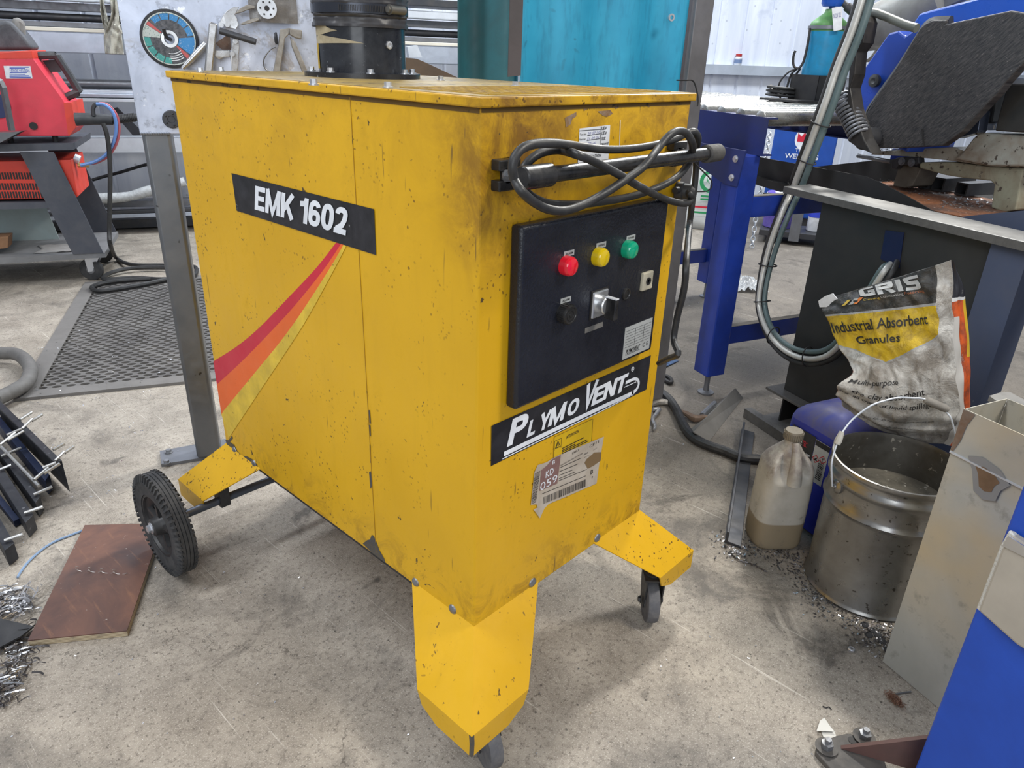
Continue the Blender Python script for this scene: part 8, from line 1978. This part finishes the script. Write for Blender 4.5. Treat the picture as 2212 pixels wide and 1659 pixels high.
for k in range(260):
    c = rb0.lerp(rb1, random.random()) + V(random.gauss(0, .004), random.gauss(0, .004), random.gauss(0, .003))
    d_ = V(rnd(-1, 1), rnd(-1, 1), rnd(-.6, .6)).normalized() * rnd(.002, .006)
    c.z = max(c.z, .0065)
    b.bar(c - d_, c + d_, .0006, .0006, up=(.1, .2, .9))
o = b.build('wire_wool', mat('rusty_wire_wool', (.24, .12, .075), .6, .3, dirt=(.35, .25, .2), damt=.5, dscale=90), smooth=0)
tag(o, 'clump of rusty wire wool on the floor in front of the zinc chute', 'wire wool', kind='stuff')
o = B().tube([(0.6554, -0.5392, 0.003), (0.6692, -0.5482, 0.003), (0.6839, -0.5595, 0.003)], .0016, 6).build('wire_piece', M_mid)
tag(o, 'short straight piece of wire next to the rusty wire wool', 'wire')
o = B().tube([(0.5219, -0.4453, 0.0015), (0.522, -0.4516, 0.0015), (0.5282, -0.4547, 0.0015), (0.5254, -0.4612, 0.0015)], .0010, 5, smooth=4).build('wire_piece', M_ink)
tag(o, 'tiny wavy dark wire on the open floor above the paper scrap', 'wire')
sq2 = [(0.8295, -0.0872, 0.004), (0.8207, -0.1072, 0.004), (0.824, -0.1283, 0.004), (0.8306, -0.1474, 0.004), (0.8296, -0.1689, 0.004), (0.8286, -0.1852, 0.004)]
b = B().tube([Vector(a).lerp(Vector(c), f) + V(.003 * math.cos(f * 18 + i), .003 * math.sin(f * 18 + i), .002 * math.sin(f * 30)) for i, (a, c) in enumerate(zip(sq2[:-1], sq2[1:])) for f in (0, .2, .4, .6, .8)], .0016, 5)
tag(b.build('drill_curl', M_swd), 'dark twisted drilling curl on the floor below the steel section', 'swarf')
random.seed(21)
edge = [(0.877, -0.0562, 0.0), (0.8538, -0.1011, 0.0), (0.9067, -0.126, 0.0), (0.9232, -0.1688, 0.0), (0.9308, -0.2024, 0.0), (0.8854, -0.2461, 0.0), (0.8467, -0.2912, 0.0), (0.826, -0.3382, 0.0), (0.8102, -0.3867, 0.0), (0.8101, -0.4278, 0.0), (0.8176, -0.4552, 0.0), (0.7732, -0.4602, 0.0), (0.8481, -0.4552, 0.0)]
chips('floor_chips', 'bright metal chips along the foot of the jug and bucket', edge, 800, M_sw, .020, .0022)
chips('dark_chips', 'dark metal grit along the foot of the jug and bucket', edge, 700, M_swd, .026, .0026)
chips('floor_flakes', 'tiny bright flakes scattered over the left floor and the mat', [(0.1287, 2.8574, 0.0), (0.1672, 3.2612, 0.0), (0.0085, 2.8082, 0.0), (0.0133, 2.5192, 0.0), (0.0924, 2.4477, 0.0), (0.3046, 2.5438, 0.0), (0.2181, 2.078, 0.0), (0.2477, 1.821, 0.0), (-0.0447, 1.7904, 0.0), (0.1975, 1.5639, 0.0), (-0.0858, 2.0238, 0.0), (-0.1428, 2.1284, 0.0), (-0.1419, 1.3947, 0.0), (-0.2232, 1.3366, 0.0)], 420, M_sw, .16, .0022, .012)
chips('floor_flakes', 'tiny bright flakes scattered over the floor in front', [(-0.4059, 0.6041, 0.0), (-0.1837, 0.6047, 0.0), (0.0437, 0.5546, 0.0), (0.0865, 0.4668, 0.0), (0.1852, -0.1593, 0.0), (0.3479, -0.3225, 0.0), (1.2093, 0.3447, 0.0), (1.2699, 0.4196, 0.0), (0.4048, -0.3794, 0.0), (2.6962, 1.1679, 0.0), (2.4385, 0.8089, 0.0), (-0.0612, 0.0877, 0.0)], 300, M_sw, .14, .0016)
for k, (p, lab) in enumerate(zip([(0.8157, -0.4237, 0.0004), (0.8096, -0.4419, 0.0004), (0.8021, -0.4563, 0.0004), (0.791, -0.4688, 0.0004), (0.7894, -0.4418, 0.0004), (0.7717, -0.4876, 0.0004)], ('topmost', 'second', 'third', 'fourth', 'innermost', 'lowest'))):
    o = B().lathe([(0, 0), (.0085, 0), (.0090, .001), (.0085, .0022), (0, .0022)], p, (0, 0, 1), 18).build('steel_slug', M_dark)
    tag(o, 'dark round punched slug on the floor, %s of those between bucket and chute' % lab, 'slug', 'punched slugs beside the chute')
